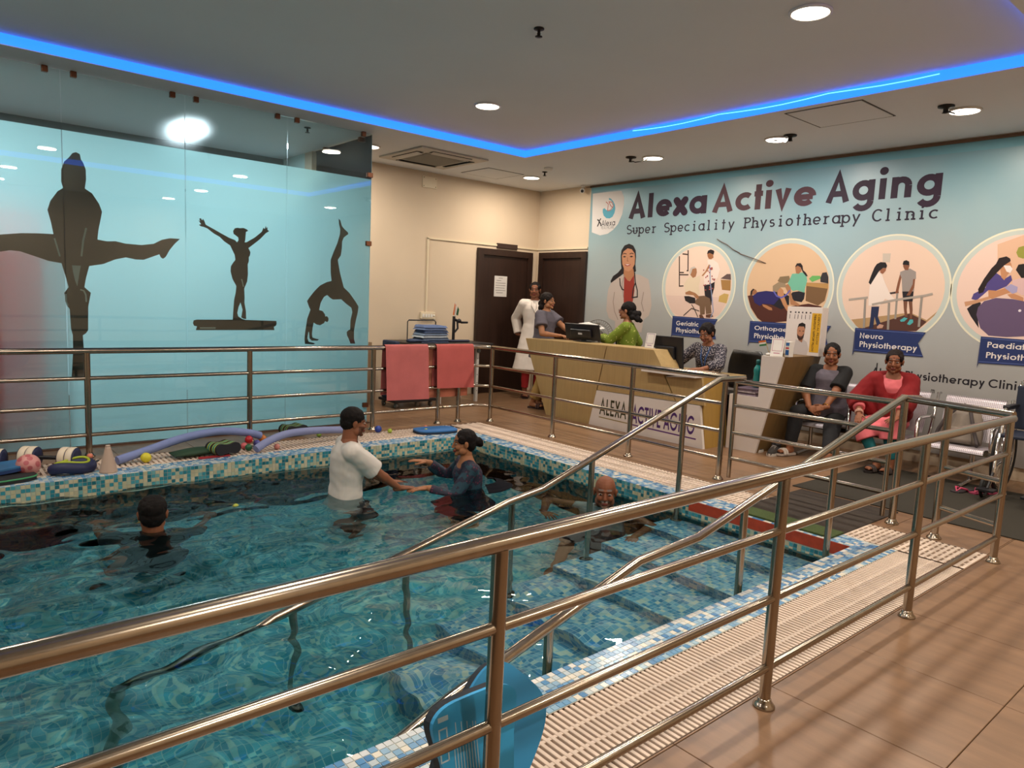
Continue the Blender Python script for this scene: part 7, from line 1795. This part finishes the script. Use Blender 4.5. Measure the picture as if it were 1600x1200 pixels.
# --- woman writing at the low desk
p = Person('person in a black and white speckled top writing at the low desk', (6.86, 4.60), math.radians(190), 1.54, .53, lean=.18, head=(.10, -.38), skin='8a5a42')
p.set_arm('R', (6.48, 4.86, .775), (.2, .6, -.4), hd=(-1, .1, -.1), hn=(-.2, .3, 1), curl=.55); p.set_arm('L', (6.42, 4.44, .765), (.2, -.8, -.3), hd=(-.5, .8, 0), curl=.3)
p.set_leg('R', (6.60, 4.62, .098), (-1, 0, .6)); p.set_leg('L', (6.60, 4.38, .098), (-1, 0, .6))
p.body(lip='7a3838'); p.hair('130d0d', extra=lambda q, s: (q.ball(s.hp_(-.125, 0, -.02), .045*s.hk), q.ball(s.hp_(-.10, 0, -.05), .04*s.hk)), rough=.45, vol=1.03)
p.cloth('top', pattern_mat('speckled_print', '24222e', 'a8a0a4', 75, .36), top(.018, 1.55, -.09, .525, .014)); p.cloth('trousers', mat('black_trousers', '14141a', .9), lambda q: p.trouser(q, 1.85, .01, .01))
q = MB(); q.tube([p.neck+p.FT*.06+p.R*.05, p.pel+p.U*.38+p.FT*.14+p.R*.03, p.pel+p.U*.22+p.FT*.135, p.pel+p.U*.38+p.FT*.14-p.R*.03, p.neck+p.FT*.06-p.R*.05], .008, 6); q.build('lanyard', MATS['blue_lanyard'], p.t)
o = MB().tube([(6.375, 4.845, .765), (6.40, 4.88, .90)], .005, 8).build('pen', WHITE); tag(o, 'white pen in the hand of the woman writing', 'pen')
p.footwear('shoe', '1c1a1c', '1c1a1c')

# --- seated woman, black and grey T-shirt
p = Person('person in a grey T-shirt with black sleeves sitting with clasped hands', (7.06, 3.33), math.radians(197), 1.44, .425, lean=.08, head=(-.12, -.06), skin='84543a', build=1.2, belly=.06, hk=1.1)
p.set_arm('R', (6.74, 3.36, .50), (.1, .9, -.5), hd=(-.35, -.8, -.25), hn=(-.7, .2, .7), curl=.5, spread=.02); p.set_arm('L', (6.72, 3.20, .505), (.1, -.9, -.5), hd=(-.35, .8, -.25), hn=(-.7, -.2, .7), curl=.5, spread=.02)
p.set_leg('R', (6.66, 3.48, .093), (-1, .1, .8), fd=(-1, .25, 0)); p.set_leg('L', (6.50, 3.02, .093), (-1, -.2, .8), fd=(-1, -.2, 0))
p.body(lip='6a3430'); p.hair('100c0c', extra=lambda q, s: q.ball(s.hp_(-.12, 0, -.02), .04*s.hk), rough=.4)
p.cloth('t_shirt', mat('heather_grey', '5b545e', .95, vary=.14, scale=26, stretch=(1, 1, 4)), lambda q: p.torso(q, .020, -.10, .515))
p.cloth('raglan_sleeves', BKC, lambda q: [(p.sleeve(q, sd, .82, .016, .014), q.limb(p.pel+p.U*.50*p.k+(p.R if sd == 'R' else -p.R)*.055*p.k, p.arm[sd][0], .058*p.k, .07*p.k)) for sd in 'RL'])
p.cloth('trousers', mat('black_stretch', '101014', .9), lambda q: p.trouser(q, 1.86, .010, .006))
p.footwear('slide_sandal', 'a89a90', 'b8aca2')
q = MB(); e, w = p.arm['L'][1:3]; d = (w-e).normalized(); U_ = d.orthogonal().normalized(); V_ = d.cross(U_); q.tube([w-d*.02+(U_*math.cos(a)+V_*math.sin(a))*.031 for a in [2*PI*i/20 for i in range(20)]], .004, 6, closed=True); q.build('bangle', mat('gold', 'b8903c', .25, metal=1), p.t)

# --- seated woman, red shawl
p = Person('person in a red shawl and pink kurta sitting beside the free seat', (7.06, 2.74), math.radians(203), 1.42, .42, lean=.10, head=(.10, -.08), skin='7e4f38', build=1.15, belly=.04, hk=1.1)
p.set_arm('R', (6.70, 2.86, .51), (.2, .9, -.4), hd=(-.7, -.25, -.45), hn=(-.3, .3, .9), curl=.3); p.set_arm('L', (6.74, 2.54, .515), (.2, -.9, -.4), hd=(-.95, .1, -.15), hn=(0, 0, 1), curl=.22)
p.set_leg('R', (6.70, 2.66, .093), (-1, .45, .8), fd=(-1, .15, 0)); p.set_leg('L', (6.76, 2.56, .093), (-1, -.1, .8), fd=(-1, .05, 0))
p.body(lip='6a342e', bindi=True); p.hair('1a1110', extra=lambda q, s: q.ball(s.hp_(-.12, 0, -.04), .04*s.hk), rough=.4)
PK = mat('pink_cotton', 'c9636a', .9, vary=.06, scale=9)
def kurta(q):
    p.torso(q, .014, -.10, .50)
    for sd in 'RL':
        p.sleeve(q, sd, 1.62, .010, .010); h, n, a, fd = p.leg[sd]; q.limb(h, n, .098*p.k*p.b, .088*p.k); q.tube([n, n.lerp(a, .34)+p.F*.01], [.088*p.k, .105*p.k], 18)
    n0, n1 = p.leg['R'][1], p.leg['L'][1]; q.limb(n0.lerp(p.hip['R'], .2), n1.lerp(p.hip['L'], .2), .075, .075); q.limb(n0-Z3*.03, n1-Z3*.03, .06, .06)
p.cloth('kurta', PK, kurta, wr=.006)
SH = mat('crimson_wool', '74080f', .95, vary=.06, scale=14, bump=.15, bscale=150)
def shawl(q):
    for sd, s_ in (('R', 1), ('L', -1)):
        S, e, w = p.arm[sd][:3]
        q.limb(p.neck+p.R*.035*s_-p.FT*.03, S+p.R*.02*s_, .050, .078); q.limb(S+p.R*.015*s_, e+p.R*.02*s_-Z3*.01, .082, .092); q.tube([e+p.R*.02*s_, e.lerp(w, .42)-Z3*.015], [.090, .088], 16)
        q.limb(S+p.FT*.04, p.pel+p.U*.26*p.k+p.FT*.105+p.R*.045*s_, .068, .062); q.limb(p.pel+p.U*.28*p.k+p.FT*.10+p.R*.05*s_, p.pel+p.U*.12*p.k+p.FT*.12+p.R*.04*s_, .064, .058)
        q.limb(S, p.pel+p.U*.10-p.FT*.08+p.R*.10*s_, .08, .09); q.limb(e, p.pel+p.U*.12*p.k+p.FT*.06+p.R*.12*s_, .07, .075)
    p.torso(q, .03, .05, .36)
p.cloth('shawl', SH, shawl, wr=.008, smooth=6)
p.cloth('trousers', mat('teal_cotton', '0f5f66', .9), lambda q: [(q.limb(h, n, .08*p.k, .062*p.k), q.tube([n, n.lerp(a, .88)], [.066*p.k, .052*p.k], 16)) for (h, n, a, fd) in p.leg.values()])
p.footwear('sandal', '1c1412', '241612')
for sd in 'R':
    e, w = p.arm[sd][1:3]; d = (w-e).normalized(); U_ = d.orthogonal().normalized(); V_ = d.cross(U_); q = MB()
    for k, c in enumerate((.015, .032)): q.tube([w-d*c+(U_*math.cos(a)+V_*math.sin(a))*.033 for a in [2*PI*i/20 for i in range(20)]], .005, 6, closed=True)
    q.build('bangles', mat('cream_bangle', 'd0a898', .4), p.t)
bpy.data.scenes.remove(WORK)
for o in bpy.data.objects:      # surfaces under water that take the light bent by the ripples
    if o.type == 'MESH' and o.name.split('.')[0] in ('pool_basin', 'step', 'mosaic', 'body', 'shirt', 'shorts', 'dress', 'trousers', 'vest', 'post', 'rail', 'red_warning_strip', 'ledge_line', 'floating_skirt'): o.cycles.is_caustics_receiver = True
